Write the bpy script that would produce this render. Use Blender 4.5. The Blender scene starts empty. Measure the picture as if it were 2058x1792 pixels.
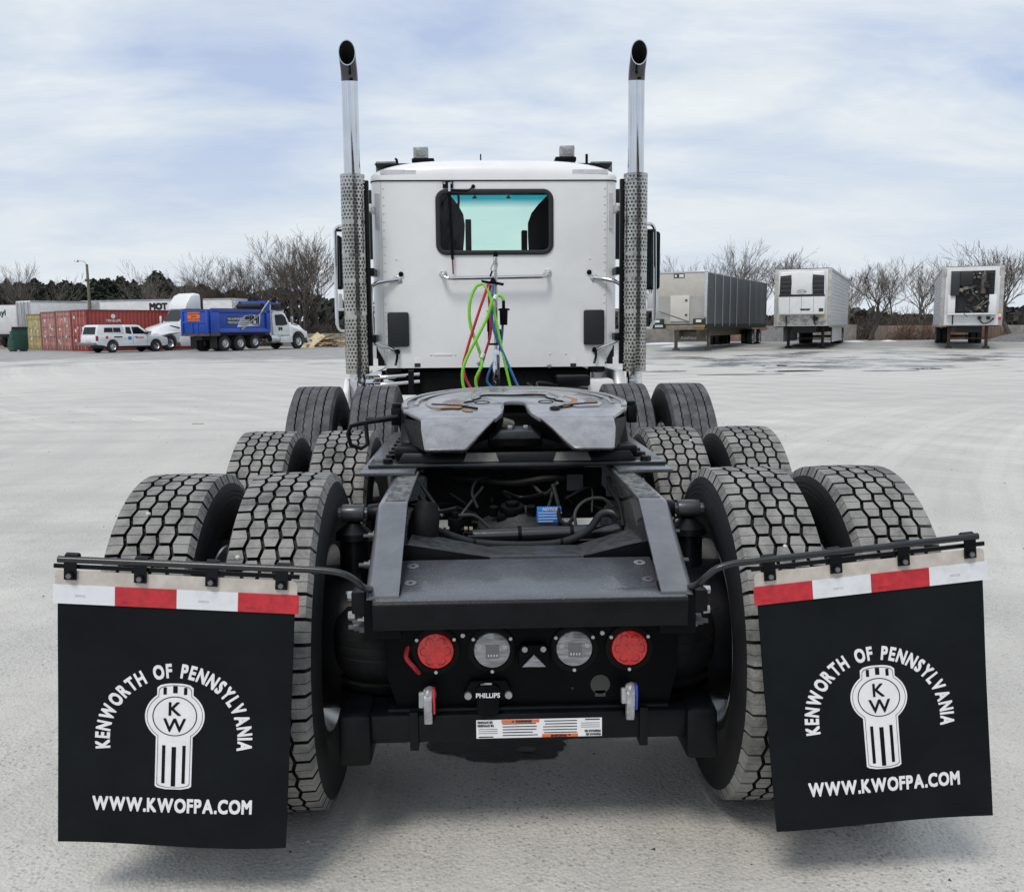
import bpy, bmesh, math, random
from mathutils import Vector, Matrix, noise
R_ = math.radians
random.seed(7)
sc = bpy.context.scene
col = sc.collection

# ------------------------------------------------------------------ camera
CAM = Vector((-0.133, -3.1, 1.5)); YAW = R_(2.02); PIT = math.atan(238/1900.0); ROLL = R_(0.45); FPX = 1900.0
fw = Vector((math.sin(YAW)*math.cos(PIT), math.cos(YAW)*math.cos(PIT), -math.sin(PIT)))
rt = Vector((math.cos(YAW), -math.sin(YAW), 0)); up = rt.cross(fw)
CR = rt*math.cos(ROLL) - up*math.sin(ROLL); CU = rt*math.sin(ROLL) + up*math.cos(ROLL)
cam = bpy.data.cameras.new('camera'); camo = bpy.data.objects.new('camera', cam); col.objects.link(camo)
cam.sensor_width = 36; cam.sensor_fit = 'HORIZONTAL'; cam.lens = 36*FPX/2058; cam.clip_end = 5000; cam.clip_start = 0.05
m3 = Matrix((CR, CU, -fw)).transposed()
camo.matrix_world = Matrix.Translation(CAM) @ m3.to_4x4()
sc.camera = camo
def ray(u, v): return fw + CR*((u-1029)/FPX) - CU*((v-896)/FPX)
def at(u, v, y):                       # survey point seen at (u, v) on the plane y = const
    d = ray(u, v); return CAM + d*((y-CAM.y)/d.y)

# ------------------------------------------------------------------ sky, sun, exposure
SUN_EL, SUN_AZ = R_(58), R_(205)       # azimuth measured clockwise from +Y
w = bpy.data.worlds.new('World'); sc.world = w; w.use_nodes = True
nt = w.node_tree; nt.nodes.clear()
def N(t, **k):
    n = nt.nodes.new(t)
    for a, b in k.items(): setattr(n, a, b)
    return n
def L(a, b): nt.links.new(a, b)
out = N('ShaderNodeOutputWorld'); bg = N('ShaderNodeBackground'); L(bg.outputs[0], out.inputs[0])
sky = N('ShaderNodeTexSky', sky_type='NISHITA', sun_disc=False, sun_elevation=SUN_EL, sun_rotation=SUN_AZ, air_density=1.0, dust_density=1.5, ozone_density=1.5)
tc = N('ShaderNodeTexCoord'); sep = N('ShaderNodeSeparateXYZ'); L(tc.outputs['Generated'], sep.inputs[0])
zc = N('ShaderNodeMath', operation='MAXIMUM'); L(sep.outputs[2], zc.inputs[0]); zc.inputs[1].default_value = 0.0
zz = N('ShaderNodeMath', operation='ADD'); L(zc.outputs[0], zz.inputs[0]); zz.inputs[1].default_value = 0.22
dx = N('ShaderNodeMath', operation='DIVIDE'); L(sep.outputs[0], dx.inputs[0]); L(zz.outputs[0], dx.inputs[1])
dy = N('ShaderNodeMath', operation='DIVIDE'); L(sep.outputs[1], dy.inputs[0]); L(zz.outputs[0], dy.inputs[1])
cmb = N('ShaderNodeCombineXYZ'); L(dx.outputs[0], cmb.inputs[0]); L(dy.outputs[0], cmb.inputs[1])
mp = N('ShaderNodeMapping'); L(cmb.outputs[0], mp.inputs[0]); mp.inputs['Rotation'].default_value = (0, 0, R_(-24)); mp.inputs['Scale'].default_value = (1.15, 1.75, 1); mp.inputs['Location'].default_value = (0.4, 2.7, 0)
n1 = N('ShaderNodeTexNoise'); n1.inputs['Scale'].default_value = 1.05; n1.inputs['Detail'].default_value = 9; n1.inputs['Roughness'].default_value = .56; n1.inputs['Distortion'].default_value = .35; L(mp.outputs[0], n1.inputs['Vector'])
r1 = N('ShaderNodeValToRGB'); r1.color_ramp.elements[0].position = .33; r1.color_ramp.elements[1].position = .58; L(n1.outputs['Fac'], r1.inputs[0])
n2 = N('ShaderNodeTexNoise'); n2.inputs['Scale'].default_value = 2.3; n2.inputs['Detail'].default_value = 8; n2.inputs['Roughness'].default_value = .6; L(mp.outputs[0], n2.inputs['Vector'])
ccol = N('ShaderNodeValToRGB'); e = ccol.color_ramp.elements; e[0].position = .30; e[0].color = (.56, .62, .675, 1); e[1].position = .68; e[1].color = (.68, .72, .745, 1); L(n2.outputs['Fac'], ccol.inputs[0])
skm = N('ShaderNodeVectorMath', operation='SCALE'); L(sky.outputs[0], skm.inputs[0]); skm.inputs['Scale'].default_value = .085
tint = N('ShaderNodeMix', data_type='RGBA', blend_type='MIX'); tint.inputs[0].default_value = .8; L(skm.outputs[0], tint.inputs[6]); tint.inputs[7].default_value = (.43, .515, .70, 1)
mx = N('ShaderNodeMix', data_type='RGBA'); L(r1.outputs[0], mx.inputs[0]); L(tint.outputs[2], mx.inputs[6]); L(ccol.outputs[0], mx.inputs[7])
hz = N('ShaderNodeMapRange'); L(sep.outputs[2], hz.inputs[0]); hz.inputs[1].default_value = 0.0; hz.inputs[2].default_value = .22; hz.inputs[3].default_value = .75; hz.inputs[4].default_value = 0
mh = N('ShaderNodeMix', data_type='RGBA'); L(hz.outputs[0], mh.inputs[0]); L(mx.outputs[2], mh.inputs[6]); mh.inputs[7].default_value = (.60, .645, .685, 1)
L(mh.outputs[2], bg.inputs[0]); bg.inputs[1].default_value = 1.0
sun = bpy.data.lights.new('sun', 'SUN'); suno = bpy.data.objects.new('sun', sun); col.objects.link(suno)
sun.energy = 1.5; sun.angle = R_(18); sun.color = (1, .94, .86)
sd = Vector((math.sin(SUN_AZ)*math.cos(SUN_EL), math.cos(SUN_AZ)*math.cos(SUN_EL), math.sin(SUN_EL)))
suno.rotation_euler = (-sd).to_track_quat('-Z', 'Y').to_euler()
sc.view_settings.view_transform = 'Standard'; sc.view_settings.look = 'None'; sc.view_settings.exposure = 0.32; sc.view_settings.gamma = 1
sc.render.engine = 'CYCLES'; sc.cycles.max_bounces = 8; sc.cycles.transparent_max_bounces = 12; sc.cycles.use_denoising = True

# ------------------------------------------------------------------ materials
MATS = {}
def mat(name, c, rough=.5, metal=0, var=0, vs=4, bump=0, bs=60, coat=0, c2=None, spec=.5, lo=.38, hi=.66, stretch=None, rvar=0):
    if name in MATS: return MATS[name]
    m = bpy.data.materials.new(name); m.use_nodes = True; MATS[name] = m
    t = m.node_tree; b = t.nodes['Principled BSDF']
    b.inputs['Base Color'].default_value = (*c, 1); b.inputs['Roughness'].default_value = rough; b.inputs['Metallic'].default_value = metal
    b.inputs['Coat Weight'].default_value = coat; b.inputs['Coat Roughness'].default_value = .08; b.inputs['Specular IOR Level'].default_value = spec
    co = t.nodes.new('ShaderNodeTexCoord').outputs['Object']
    if stretch:
        q = t.nodes.new('ShaderNodeMapping'); q.inputs['Scale'].default_value = stretch; t.links.new(co, q.inputs[0]); co = q.outputs[0]
    if var or c2:
        n = t.nodes.new('ShaderNodeTexNoise'); n.inputs['Scale'].default_value = vs; n.inputs['Detail'].default_value = 7; n.inputs['Roughness'].default_value = .62
        t.links.new(co, n.inputs['Vector'])
        r = t.nodes.new('ShaderNodeValToRGB'); t.links.new(n.outputs['Fac'], r.inputs[0]); e = r.color_ramp.elements
        a = c2 if c2 else tuple(x*(1-var) for x in c); bb = c if c2 else tuple(min(1, x*(1+var)) for x in c)
        e[0].position = lo; e[1].position = hi; e[0].color = (*a, 1); e[1].color = (*bb, 1)
        t.links.new(r.outputs[0], b.inputs['Base Color'])
        if rvar:
            mr = t.nodes.new('ShaderNodeMapRange'); t.links.new(n.outputs['Fac'], mr.inputs[0]); mr.inputs[1].default_value = .3; mr.inputs[2].default_value = .7
            mr.inputs[3].default_value = max(.02, rough-rvar); mr.inputs[4].default_value = min(1, rough+rvar); t.links.new(mr.outputs[0], b.inputs['Roughness'])
    if bump:
        n = t.nodes.new('ShaderNodeTexNoise'); n.inputs['Scale'].default_value = bs; n.inputs['Detail'].default_value = 4; t.links.new(co, n.inputs['Vector'])
        u = t.nodes.new('ShaderNodeBump'); u.inputs['Strength'].default_value = bump; u.inputs['Distance'].default_value = .01; t.links.new(n.outputs['Fac'], u.inputs['Height']); t.links.new(u.outputs[0], b.inputs['Normal'])
    return m
def speck(m, scale, thr, c, rough=None):          # adds small specks (droplets, grit, chips) to a material's colour
    t = m.node_tree; b = t.nodes['Principled BSDF']
    v = t.nodes.new('ShaderNodeTexVoronoi'); v.inputs['Scale'].default_value = scale; v.inputs['Randomness'].default_value = 1
    co = t.nodes.new('ShaderNodeTexCoord'); t.links.new(co.outputs['Object'], v.inputs['Vector'])
    r = t.nodes.new('ShaderNodeMapRange'); t.links.new(v.outputs['Distance'], r.inputs[0]); r.inputs[1].default_value = thr; r.inputs[2].default_value = thr*.6; r.inputs[3].default_value = 0; r.inputs[4].default_value = 1
    sepc = t.nodes.new('ShaderNodeSeparateColor'); t.links.new(v.outputs['Color'], sepc.inputs[0])
    g = t.nodes.new('ShaderNodeMath'); g.operation = 'MULTIPLY'; t.links.new(r.outputs[0], g.inputs[0]); t.links.new(sepc.outputs[0], g.inputs[1])
    mixn = t.nodes.new('ShaderNodeMix'); mixn.data_type = 'RGBA'; t.links.new(g.outputs[0], mixn.inputs[0]); mixn.inputs[7].default_value = (*c, 1)
    if b.inputs['Base Color'].is_linked:
        s = b.inputs['Base Color'].links[0].from_socket; t.links.new(s, mixn.inputs[6])
    else: mixn.inputs[6].default_value = b.inputs['Base Color'].default_value
    t.links.new(mixn.outputs[2], b.inputs['Base Color'])
    return m
def glass(name, tint, rough=.0):
    m = bpy.data.materials.new(name); m.use_nodes = True; MATS[name] = m; t = m.node_tree; t.nodes.clear()
    o = t.nodes.new('ShaderNodeOutputMaterial'); tr = t.nodes.new('ShaderNodeBsdfTransparent'); gl = t.nodes.new('ShaderNodeBsdfGlossy'); fr = t.nodes.new('ShaderNodeFresnel'); mxs = t.nodes.new('ShaderNodeMixShader')
    tr.inputs[0].default_value = (*tint, 1); gl.inputs['Roughness'].default_value = .02; fr.inputs[0].default_value = 1.45
    t.links.new(fr.outputs[0], mxs.inputs[0]); t.links.new(tr.outputs[0], mxs.inputs[1]); t.links.new(gl.outputs[0], mxs.inputs[2]); t.links.new(mxs.outputs[0], o.inputs[0])
    return m

frame_paint = speck(mat('frame_paint', (.118, .125, .138), .20, 0, var=.18, vs=9, bump=.10, bs=260, coat=.35, spec=.7), 260, .24, (.17, .18, .20))
grey_plate = speck(mat('grey_plate', (.070, .075, .086), .22, 0, var=.12, vs=14, bump=.14, bs=200, coat=.35, spec=.7), 150, .26, (.20, .21, .23))
black = mat('black_paint', (.0035, .004, .0055), .36, 0, var=.4, vs=12, bump=.08, bs=120, spec=.2)
black_matte = mat('black_plastic', (.0022, .0028, .0036), .5, 0, var=.3, vs=15, bump=.1, bs=200, spec=.10)
dark = mat('dark_parts', (.0035, .0035, .004), .75, 0, var=.6, vs=11, spec=.15)  # near-black base for axles, cross members and the under-cab mass
rubber = mat('rubber', (.0075, .008, .0092), .66, 0, var=.5, vs=7, bump=.15, bs=90, spec=.22)
tread = speck(mat('tread_dust', (.27, .265, .252), .75, 0, c2=(.075, .074, .072), vs=11, bump=.4, bs=110, lo=.30, hi=.60), 260, .25, (.05, .05, .05))
rib_tread = mat('rib_tread', (.075, .077, .083), .8, 0, var=.45, vs=14, bump=.2, bs=150)
white_paint = mat('white_paint', (.80, .81, .815), .30, 0, c2=(.72, .73, .735), vs=2.2, bump=.035, bs=5, coat=.4, lo=.3, hi=.6)
white_dull = mat('white_dull', (.66, .67, .68), .5, 0, var=.08, vs=2)
white_vinyl = mat('white_vinyl', (.80, .81, .83), .5, 0, var=.04, vs=30)
chrome = mat('chrome', (.64, .65, .67), .06, 1, var=.05, vs=6, rvar=.03)
steel = mat('polished_steel', (.43, .425, .40), .13, 1, var=.2, vs=7, bump=.16, bs=7, rvar=.07)
alu = mat('aluminium', (.62, .63, .64), .28, 1, var=.12, vs=8)
zinc = mat('zinc', (.42, .43, .44), .45, .8, var=.2, vs=60)
cast = mat('cast_aluminium', (.42, .43, .45), .5, .55, var=.25, vs=40, bump=.2, bs=150)
flap_rubber = speck(mat('flap_rubber', (.0095, .0120, .0138), .55, 0, c2=(.0035, .0050, .0062), vs=3.5, bump=.18, bs=200, spec=.12, lo=.3, hi=.75), 38, .035, (.05, .05, .05))
cream = mat('cream_strip', (.52, .48, .43), .55, 0, var=.12, vs=25)
tape_red = mat('tape_red', (.50, .022, .035), .35, 0, var=.18, vs=40, bump=.05, bs=300)
tape_white = mat('tape_white', (.74, .76, .80), .38, 0, c2=(.60, .62, .64), vs=18, lo=.25, hi=.5)
red_lens = mat('red_lens', (.95, .010, .010), .16, 0, c2=(.62, .003, .004), vs=55, bump=.5, bs=70, coat=.8, lo=.35, hi=.6)
clear_lens = mat('clear_lens', (.34, .35, .37), .14, .2, var=.35, vs=22, stretch=(1, 1, 6), coat=.9)
orange = mat('orange_sign', (.72, .16, .045), .5, 0, var=.1, vs=20)
hose_green = mat('hose_green', (.22, .62, .045), .42, 0, var=.08, vs=20)
hose_red = mat('hose_red', (.52, .028, .04), .42, 0, var=.12, vs=20)
hose_blue = mat('hose_blue', (.035, .14, .36), .42, 0, var=.12, vs=20)
blue_label = mat('blue_label', (.02, .20, .62), .45)
red_plastic = mat('red_plastic', (.55, .025, .03), .4)
blue_plastic = mat('blue_plastic', (.02, .06, .42), .4)
rust = mat('grease_rust', (.36, .19, .085), .5, 0, c2=(.13, .07, .04), vs=40, lo=.3, hi=.6)
ink = mat('ink', (.012, .012, .014), .6)
grey_tape = mat('grey_decal', (.50, .505, .54), .45, 0, var=.08, vs=20)
seat_cloth = mat('seat_cloth', (.008, .010, .012), .9)

# ------------------------------------------------------------------ mesh helpers
class MB:
    def __init__(s): s.v = []; s.f = []; s.mi = []
    def add(s, vs, fs, mi=0):
        b = len(s.v); s.v += [tuple(p) for p in vs]; s.f += [tuple(i+b for i in q) for q in fs]; s.mi += [mi]*len(fs); return s
    def box(s, x0, x1, y0, y1, z0, z1, mi=0):
        return s.add([(x0,y0,z0),(x1,y0,z0),(x1,y1,z0),(x0,y1,z0),(x0,y0,z1),(x1,y0,z1),(x1,y1,z1),(x0,y1,z1)],
                     [(0,3,2,1),(4,5,6,7),(0,1,5,4),(1,2,6,5),(2,3,7,6),(3,0,4,7)], mi)
    def obox(s, c, sz, rot=None, mi=0):
        m = rot.to_matrix() if hasattr(rot, 'to_matrix') else (rot or Matrix.Identity(3)); c = Vector(c); h = [q/2 for q in sz]
        P = [c + m @ Vector((a*h[0], b*h[1], d*h[2])) for a, b, d in ((-1,-1,-1),(1,-1,-1),(1,1,-1),(-1,1,-1),(-1,-1,1),(1,-1,1),(1,1,1),(-1,1,1))]
        return s.add(P, [(0,3,2,1),(4,5,6,7),(0,1,5,4),(1,2,6,5),(2,3,7,6),(3,0,4,7)], mi)
    def bar(s, a, b, wd, th, upv=(0,0,1), mi=0):      # rectangular bar between two points
        a = Vector(a); b = Vector(b); d = (b-a); l = d.length; d.normalize(); u = Vector(upv); sd_ = d.cross(u)
        if sd_.length < 1e-4: sd_ = d.cross(Vector((1,0,0)))
        sd_.normalize(); u = sd_.cross(d)
        m = Matrix((d, sd_, u)).transposed(); return s.obox((a+b)/2, (l, wd, th), m, mi)
    def cyl(s, a, b, r, n=16, r2=None, cap=True, mi=0):
        a = Vector(a); b = Vector(b); d = (b-a).normalized(); t = d.orthogonal().normalized(); u = d.cross(t); r2 = r if r2 is None else r2
        P = []; 
        for c, q in ((a, r), (b, r2)): P += [c + (t*math.cos(2*math.pi*i/n) + u*math.sin(2*math.pi*i/n))*q for i in range(n)]
        F = [(i, (i+1) % n, n+(i+1) % n, n+i) for i in range(n)]
        if cap: F += [tuple(range(n))[::-1], tuple(range(n, 2*n))]
        return s.add(P, F, mi)
    def tube(s, pts, r, n=8, closed=False, mi=0, cap=True):
        P = [Vector(p) for p in pts]; m = len(P); V = []; fr = None
        for i, p in enumerate(P):
            if closed: d = P[(i+1) % m] - P[i-1]
            else: d = P[min(i+1, m-1)] - P[max(i-1, 0)]
            d.normalize()
            if fr is None: fr = d.orthogonal().normalized()
            else:
                fr = fr - d*fr.dot(d); fr = fr.normalized() if fr.length > 1e-6 else d.orthogonal().normalized()
            u = d.cross(fr); rr = r[i] if isinstance(r, (list, tuple)) else r
            V += [p + (fr*math.cos(2*math.pi*k/n) + u*math.sin(2*math.pi*k/n))*rr for k in range(n)]
        F = []
        for i in range(m if closed else m-1):
            a = i*n; b = ((i+1) % m)*n
            F += [(a+k, a+(k+1) % n, b+(k+1) % n, b+k) for k in range(n)]
        if cap and not closed: F += [tuple(range(n))[::-1], tuple(range((m-1)*n, m*n))]
        return s.add(V, F, mi)
    def lathe(s, prof, o, ax, n=32, mi=0, a0=0, a1=2*math.pi):   # prof: (along, radius)
        o = Vector(o); ax = Vector(ax).normalized(); t = Vector((0,0,1)) if abs(ax.z) < .9 else Vector((0,1,0)); t = (t - ax*t.dot(ax)).normalized(); u = ax.cross(t)
        full = abs(a1-a0-2*math.pi) < 1e-6; m = n if full else n+1; V = []
        for al, r in prof: V += [o + ax*al + (t*math.cos(a0+(a1-a0)*i/n) + u*math.sin(a0+(a1-a0)*i/n))*r for i in range(m)]
        F = []
        for j in range(len(prof)-1):
            for i in range(n):
                k = (i+1) % m; F.append((j*m+i, j*m+k, (j+1)*m+k, (j+1)*m+i))
        return s.add(V, F, mi)
    def prism(s, poly, ax, a0, a1, mi=0):             # poly in the two other axes
        def P(p, a): return {'x': (a, p[0], p[1]), 'y': (p[0], a, p[1]), 'z': (p[0], p[1], a)}[ax]
        n = len(poly); V = [P(p, a0) for p in poly] + [P(p, a1) for p in poly]
        F = [(i, (i+1) % n, n+(i+1) % n, n+i) for i in range(n)] + [tuple(range(n))[::-1], tuple(range(n, 2*n))]
        return s.add(V, F, mi)
    def loft(s, rings, closed=True, cap=True, mi=0):
        n = len(rings[0]); V = [p for r in rings for p in r]; F = []
        for j in range(len(rings)-1):
            for i in range(n if closed else n-1):
                k = (i+1) % n; F.append((j*n+i, j*n+k, (j+1)*n+k, (j+1)*n+i))
        if cap and closed: F += [tuple(range(n))[::-1], tuple(range((len(rings)-1)*n, len(rings)*n))]
        return s.add(V, F, mi)
    def text(s, st, size, o, ux, uy, off=0, align='L', bold=0, mi=0, fn=None):
        V, F, wd = glyphs(st); o = Vector(o); ux = Vector(ux); uy = Vector(uy); nn = ux.cross(uy).normalized()*off
        sh = {'L': 0, 'C': -wd/2, 'R': -wd}[align]
        sh_ = ((0, 0),) if not bold else ((0, 0), (bold, bold), (-bold, bold), (bold, -bold), (-bold, -bold), (0, bold), (0, -bold), (bold, 0), (-bold, 0))
        for k, (ex, ey) in enumerate(sh_):
            if fn is None: P = [o + ux*((x+sh+ex)*size) + uy*((y+ey)*size) + nn + nn.normalized()*(k*.00006) if off else o + ux*((x+sh+ex)*size) + uy*((y+ey)*size) + ux.cross(uy).normalized()*(k*.0003) for x, y in V]
            else: P = [Vector(fn((x+sh+ex)*size, (y+ey)*size)) + Vector((0, -1, 0))*(k*.00006) for x, y in V]
            s.add(P, F, mi)
        return s
    def build(s, name, m, parent=None, bevel=0, seg=2, ang=32, smooth=True, kind=None, label=None, fix=True):
        me = bpy.data.meshes.new(name); me.from_pydata(s.v, [], s.f)
        ms = m if isinstance(m, (list, tuple)) else [m]
        for q in ms: me.materials.append(q)
        if len(ms) > 1: me.polygons.foreach_set('material_index', s.mi)
        if bevel or fix:
            bm = bmesh.new(); bm.from_mesh(me)
            if fix: bmesh.ops.recalc_face_normals(bm, faces=bm.faces)
            if bevel:
                ed = [q for q in bm.edges if len(q.link_faces) == 2 and q.calc_face_angle(0) > R_(28)]
                bmesh.ops.bevel(bm, geom=ed, offset=bevel, segments=seg, affect='EDGES', clamp_overlap=True, profile=.5)
            bm.to_mesh(me); bm.free()
        if smooth: me.shade_smooth(); me.set_sharp_from_angle(angle=R_(ang))
        me.update()
        o = bpy.data.objects.new(name, me); col.objects.link(o)
        if parent: o.parent = parent
        if kind: o['kind'] = kind
        if label: o['label'] = label
        return o
_gl = {}
def glyphs(st, bold=0):
    k = (st, bold)
    if k not in _gl:
        c = bpy.data.curves.new('t', 'FONT'); c.body = st; c.size = 1; c.resolution_u = 3; c.offset = bold; c.fill_mode = 'FRONT'
        o = bpy.data.objects.new('t', c); col.objects.link(o)
        dg = bpy.context.evaluated_depsgraph_get(); me = bpy.data.meshes.new_from_object(o.evaluated_get(dg), depsgraph=dg)
        V = [(q.co.x, q.co.y) for q in me.vertices]; F = [tuple(p.vertices) for p in me.polygons]
        x0 = min([q[0] for q in V], default=0); x1 = max([q[0] for q in V], default=.3); V = [(x-x0, y) for x, y in V]
        bpy.data.objects.remove(o); bpy.data.meshes.remove(me); bpy.data.curves.remove(c); _gl[k] = (V, F, x1-x0)
    return _gl[k]
def rrect(x0, x1, z0, z1, r, n=5):
    P = []
    for cx, cz, a in ((x1-r, z1-r, 0), (x0+r, z1-r, 90), (x0+r, z0+r, 180), (x1-r, z0+r, 270)):
        P += [(cx+r*math.cos(R_(a+90*i/n)), cz+r*math.sin(R_(a+90*i/n))) for i in range(n+1)]
    return P
def spline(pts, n=8):                                 # Catmull-Rom through points
    P = [Vector(p) for p in pts]; Q = [P[0]*2-P[1]] + P + [P[-1]*2-P[-2]]; o = []
    for i in range(1, len(Q)-2):
        a, b, c, d = Q[i-1:i+3]
        for k in range(n):
            t = k/n; o.append(.5*((2*b)+(c-a)*t+(2*a-5*b+4*c-d)*t*t+(3*b-a-3*c+d)*t**3))
    return o + [P[-1]]
def thing(name, label, cat, loc=(0,0,0), rz=0, group=None):
    o = bpy.data.objects.new(name, None); col.objects.link(o); o.location = loc; o.rotation_euler = (0, 0, rz); o['label'] = label; o['category'] = cat
    if group: o['group'] = group
    o.empty_display_size = .2; return o
def tag(o, label, cat, group=None):
    o['label'] = label; o['category'] = cat
    if group: o['group'] = group
    return o
def copy_tree(o, parent=None):
    c = o.copy(); col.objects.link(c); c.parent = parent
    for ch in list(o.children): copy_tree(ch, c)
    return c
_bolt = {}
def bolt(parent, p, nrm, r=.012, h=.008, m=None, n=6, name='bolt'):
    m = m or zinc; k = (round(r,4), round(h,4), m.name, n)
    if k not in _bolt:
        b = MB().cyl((0,0,-h*.5), (0,0,h), r, n, r*.9); o = b.build(name, m, parent); _bolt[k] = o.data
    else:
        o = bpy.data.objects.new(name, _bolt[k]); col.objects.link(o); o.parent = parent
    o.location = p; o.rotation_euler = Vector(nrm).to_track_quat('Z', 'Y').to_euler(); return o
def smooth01(a, b, x): t = max(0, min(1, (x-a)/(b-a))); return t*t*(3-2*t)
def gz(x, y):                                          # lie of the lot
    d = max(y, abs(x)*.9)
    return smooth01(18, 56, d)*(.07 + .40*smooth01(-6, 14, x)) + .5*smooth01(80, 200, d)

# ------------------------------------------------------------------ ground
def ground_mat():
    m = bpy.data.materials.new('lot_surface'); m.use_nodes = True; t = m.node_tree; b = t.nodes['Principled BSDF']
    def n_(ty, **k):
        q = t.nodes.new(ty)
        for a, v in k.items(): setattr(q, a, v)
        return q
    def noise_(vec, s, det=6, ro=.6, dist=0):
        q = n_('ShaderNodeTexNoise'); q.inputs['Scale'].default_value = s; q.inputs['Detail'].default_value = det; q.inputs['Roughness'].default_value = ro; q.inputs['Distortion'].default_value = dist; t.links.new(vec, q.inputs['Vector']); return q.outputs['Fac']
    def rng(s, a, b_, c=0, d=1):
        q = n_('ShaderNodeMapRange'); t.links.new(s, q.inputs[0])
        for i, v in enumerate((a, b_, c, d)): q.inputs[i+1].default_value = v
        return q.outputs[0]
    def mul(a, c):
        q = n_('ShaderNodeMath', operation='MULTIPLY'); t.links.new(a, q.inputs[0])
        if isinstance(c, (int, float)): q.inputs[1].default_value = c
        else: t.links.new(c, q.inputs[1])
        return q.outputs[0]
    def mixc(f, a, c, bt='MIX'):
        q = n_('ShaderNodeMix', data_type='RGBA', blend_type=bt)
        if isinstance(f, (int, float)): q.inputs[0].default_value = f
        else: t.links.new(f, q.inputs[0])
        for i, v in ((6, a), (7, c)):
            if isinstance(v, tuple): q.inputs[i].default_value = (*v, 1)
            else: t.links.new(v, q.inputs[i])
        return q.outputs[2]
    co = n_('ShaderNodeTexCoord').outputs['Object']
    sx = n_('ShaderNodeSeparateXYZ'); t.links.new(co, sx.inputs[0]); X, Y = sx.outputs[0], sx.outputs[1]
    c = mixc(rng(noise_(co, .55, 8, .62), .34, .68), (.495, .482, .452), (.60, .583, .545))
    c = mixc(mul(rng(noise_(co, .09, 5, .5), .42, .62), .45), c, (.67, .652, .61))
    # tyre sweeps: bands along large arcs, broken up by noise
    for i, (cx, cy, per, rot) in enumerate(((-30, 5, .33, 0), (34, -10, .27, 0), (-4, 62, .22, 0), (60, 70, .24, 0))):
        mpn = n_('ShaderNodeMapping'); mpn.inputs['Location'].default_value = (-cx, -cy, 0); t.links.new(co, mpn.inputs[0])
        wv = n_('ShaderNodeTexWave', wave_type='RINGS', rings_direction='Z'); wv.inputs['Scale'].default_value = per; wv.inputs['Distortion'].default_value = 3.2; wv.inputs['Detail'].default_value = 5; wv.inputs['Detail Scale'].default_value = .35; wv.inputs['Detail Roughness'].default_value = .75
        t.links.new(mpn.outputs[0], wv.inputs['Vector'])
        mk = rng(noise_(mpn.outputs[0], .075+.02*i, 4, .6), .42, .58)
        c = mixc(mul(mul(rng(wv.outputs['Fac'], .55, .95), mk), .44 if i % 2 == 0 else .30), c, (.42, .405, .38) if i % 2 == 0 else (.74, .72, .67))
        wv2 = n_('ShaderNodeTexWave', wave_type='RINGS', rings_direction='Z'); wv2.inputs['Scale'].default_value = per*4.7; wv2.inputs['Distortion'].default_value = 9; wv2.inputs['Detail'].default_value = 4; wv2.inputs['Detail Scale'].default_value = .12
        t.links.new(mpn.outputs[0], wv2.inputs['Vector'])
        c = mixc(mul(mul(rng(wv2.outputs['Fac'], .6, 1), mk), .15), c, (.36, .35, .335))
    # aggregate
    v = n_('ShaderNodeTexVoronoi'); v.inputs['Scale'].default_value = 80; t.links.new(co, v.inputs['Vector'])
    sc_ = n_('ShaderNodeSeparateColor'); t.links.new(v.outputs['Color'], sc_.inputs[0])
    pv = rng(noise_(co, 1.3, 4, .6), .35, .65, .25, 1)
    c = mixc(mul(mul(rng(sc_.outputs[0], .80, .86), rng(v.outputs['Distance'], .55, .35)), mul(pv, .6)), c, (.12, .125, .135))
    c = mixc(mul(mul(rng(sc_.outputs[1], .83, .88), rng(v.outputs['Distance'], .5, .3)), mul(pv, .8)), c, (.70, .70, .68))
    v3 = n_('ShaderNodeTexVoronoi'); v3.inputs['Scale'].default_value = 170; t.links.new(co, v3.inputs['Vector'])
    sc3 = n_('ShaderNodeSeparateColor'); t.links.new(v3.outputs['Color'], sc3.inputs[0])
    c = mixc(mul(rng(sc3.outputs[0], .62, .9), mul(pv, .36)), c, (.15, .152, .155)); c = mixc(mul(rng(sc3.outputs[2], .7, .95), mul(pv, .42)), c, (.66, .655, .63))
    fine = noise_(co, 260, 3, .7)
    c = mixc(.28, c, mixc(rng(fine, .3, .7), (.18, .18, .18), (.60, .60, .58)), 'OVERLAY')
    # loose dark gravel and damp ground at the far edge of the lot
    gn = noise_(co, .22, 6, .65)
    ya = n_('ShaderNodeMath', operation='ADD'); t.links.new(Y, ya.inputs[0]); t.links.new(rng(gn, .3, .7, -9, 9), ya.inputs[1])
    far = mul(rng(ya.outputs[0], 39, 46), .78)
    c = mixc(far, c, mixc(rng(noise_(co, 1.1, 8, .7), .35, .65), (.15, .148, .145), (.30, .295, .28)))
    r1_ = mul(rng(ya.outputs[0], 29, 31), rng(ya.outputs[0], 38, 35)); damp = mul(mul(r1_, rng(X, 3, 9)), rng(noise_(co, .5, 6, .65), .36, .50))
    c = mixc(mul(damp, .85), c, (.125, .135, .145))
    # dry grass and earth beyond the lot
    grass = rng(ya.outputs[0], 74, 80); c = mixc(grass, c, mixc(rng(noise_(co, .6, 7, .7), .35, .65), (.13, .105, .07), (.24, .20, .14)))
    t.links.new(c, b.inputs['Base Color'])
    rr = rng(damp, 0, 1, .60, .22); b.inputs['Specular IOR Level'].default_value = .55; t.links.new(rr, b.inputs['Roughness'])
    bp = n_('ShaderNodeBump'); bp.inputs['Strength'].default_value = .35; bp.inputs['Distance'].default_value = .006; t.links.new(fine, bp.inputs['Height'])
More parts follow.
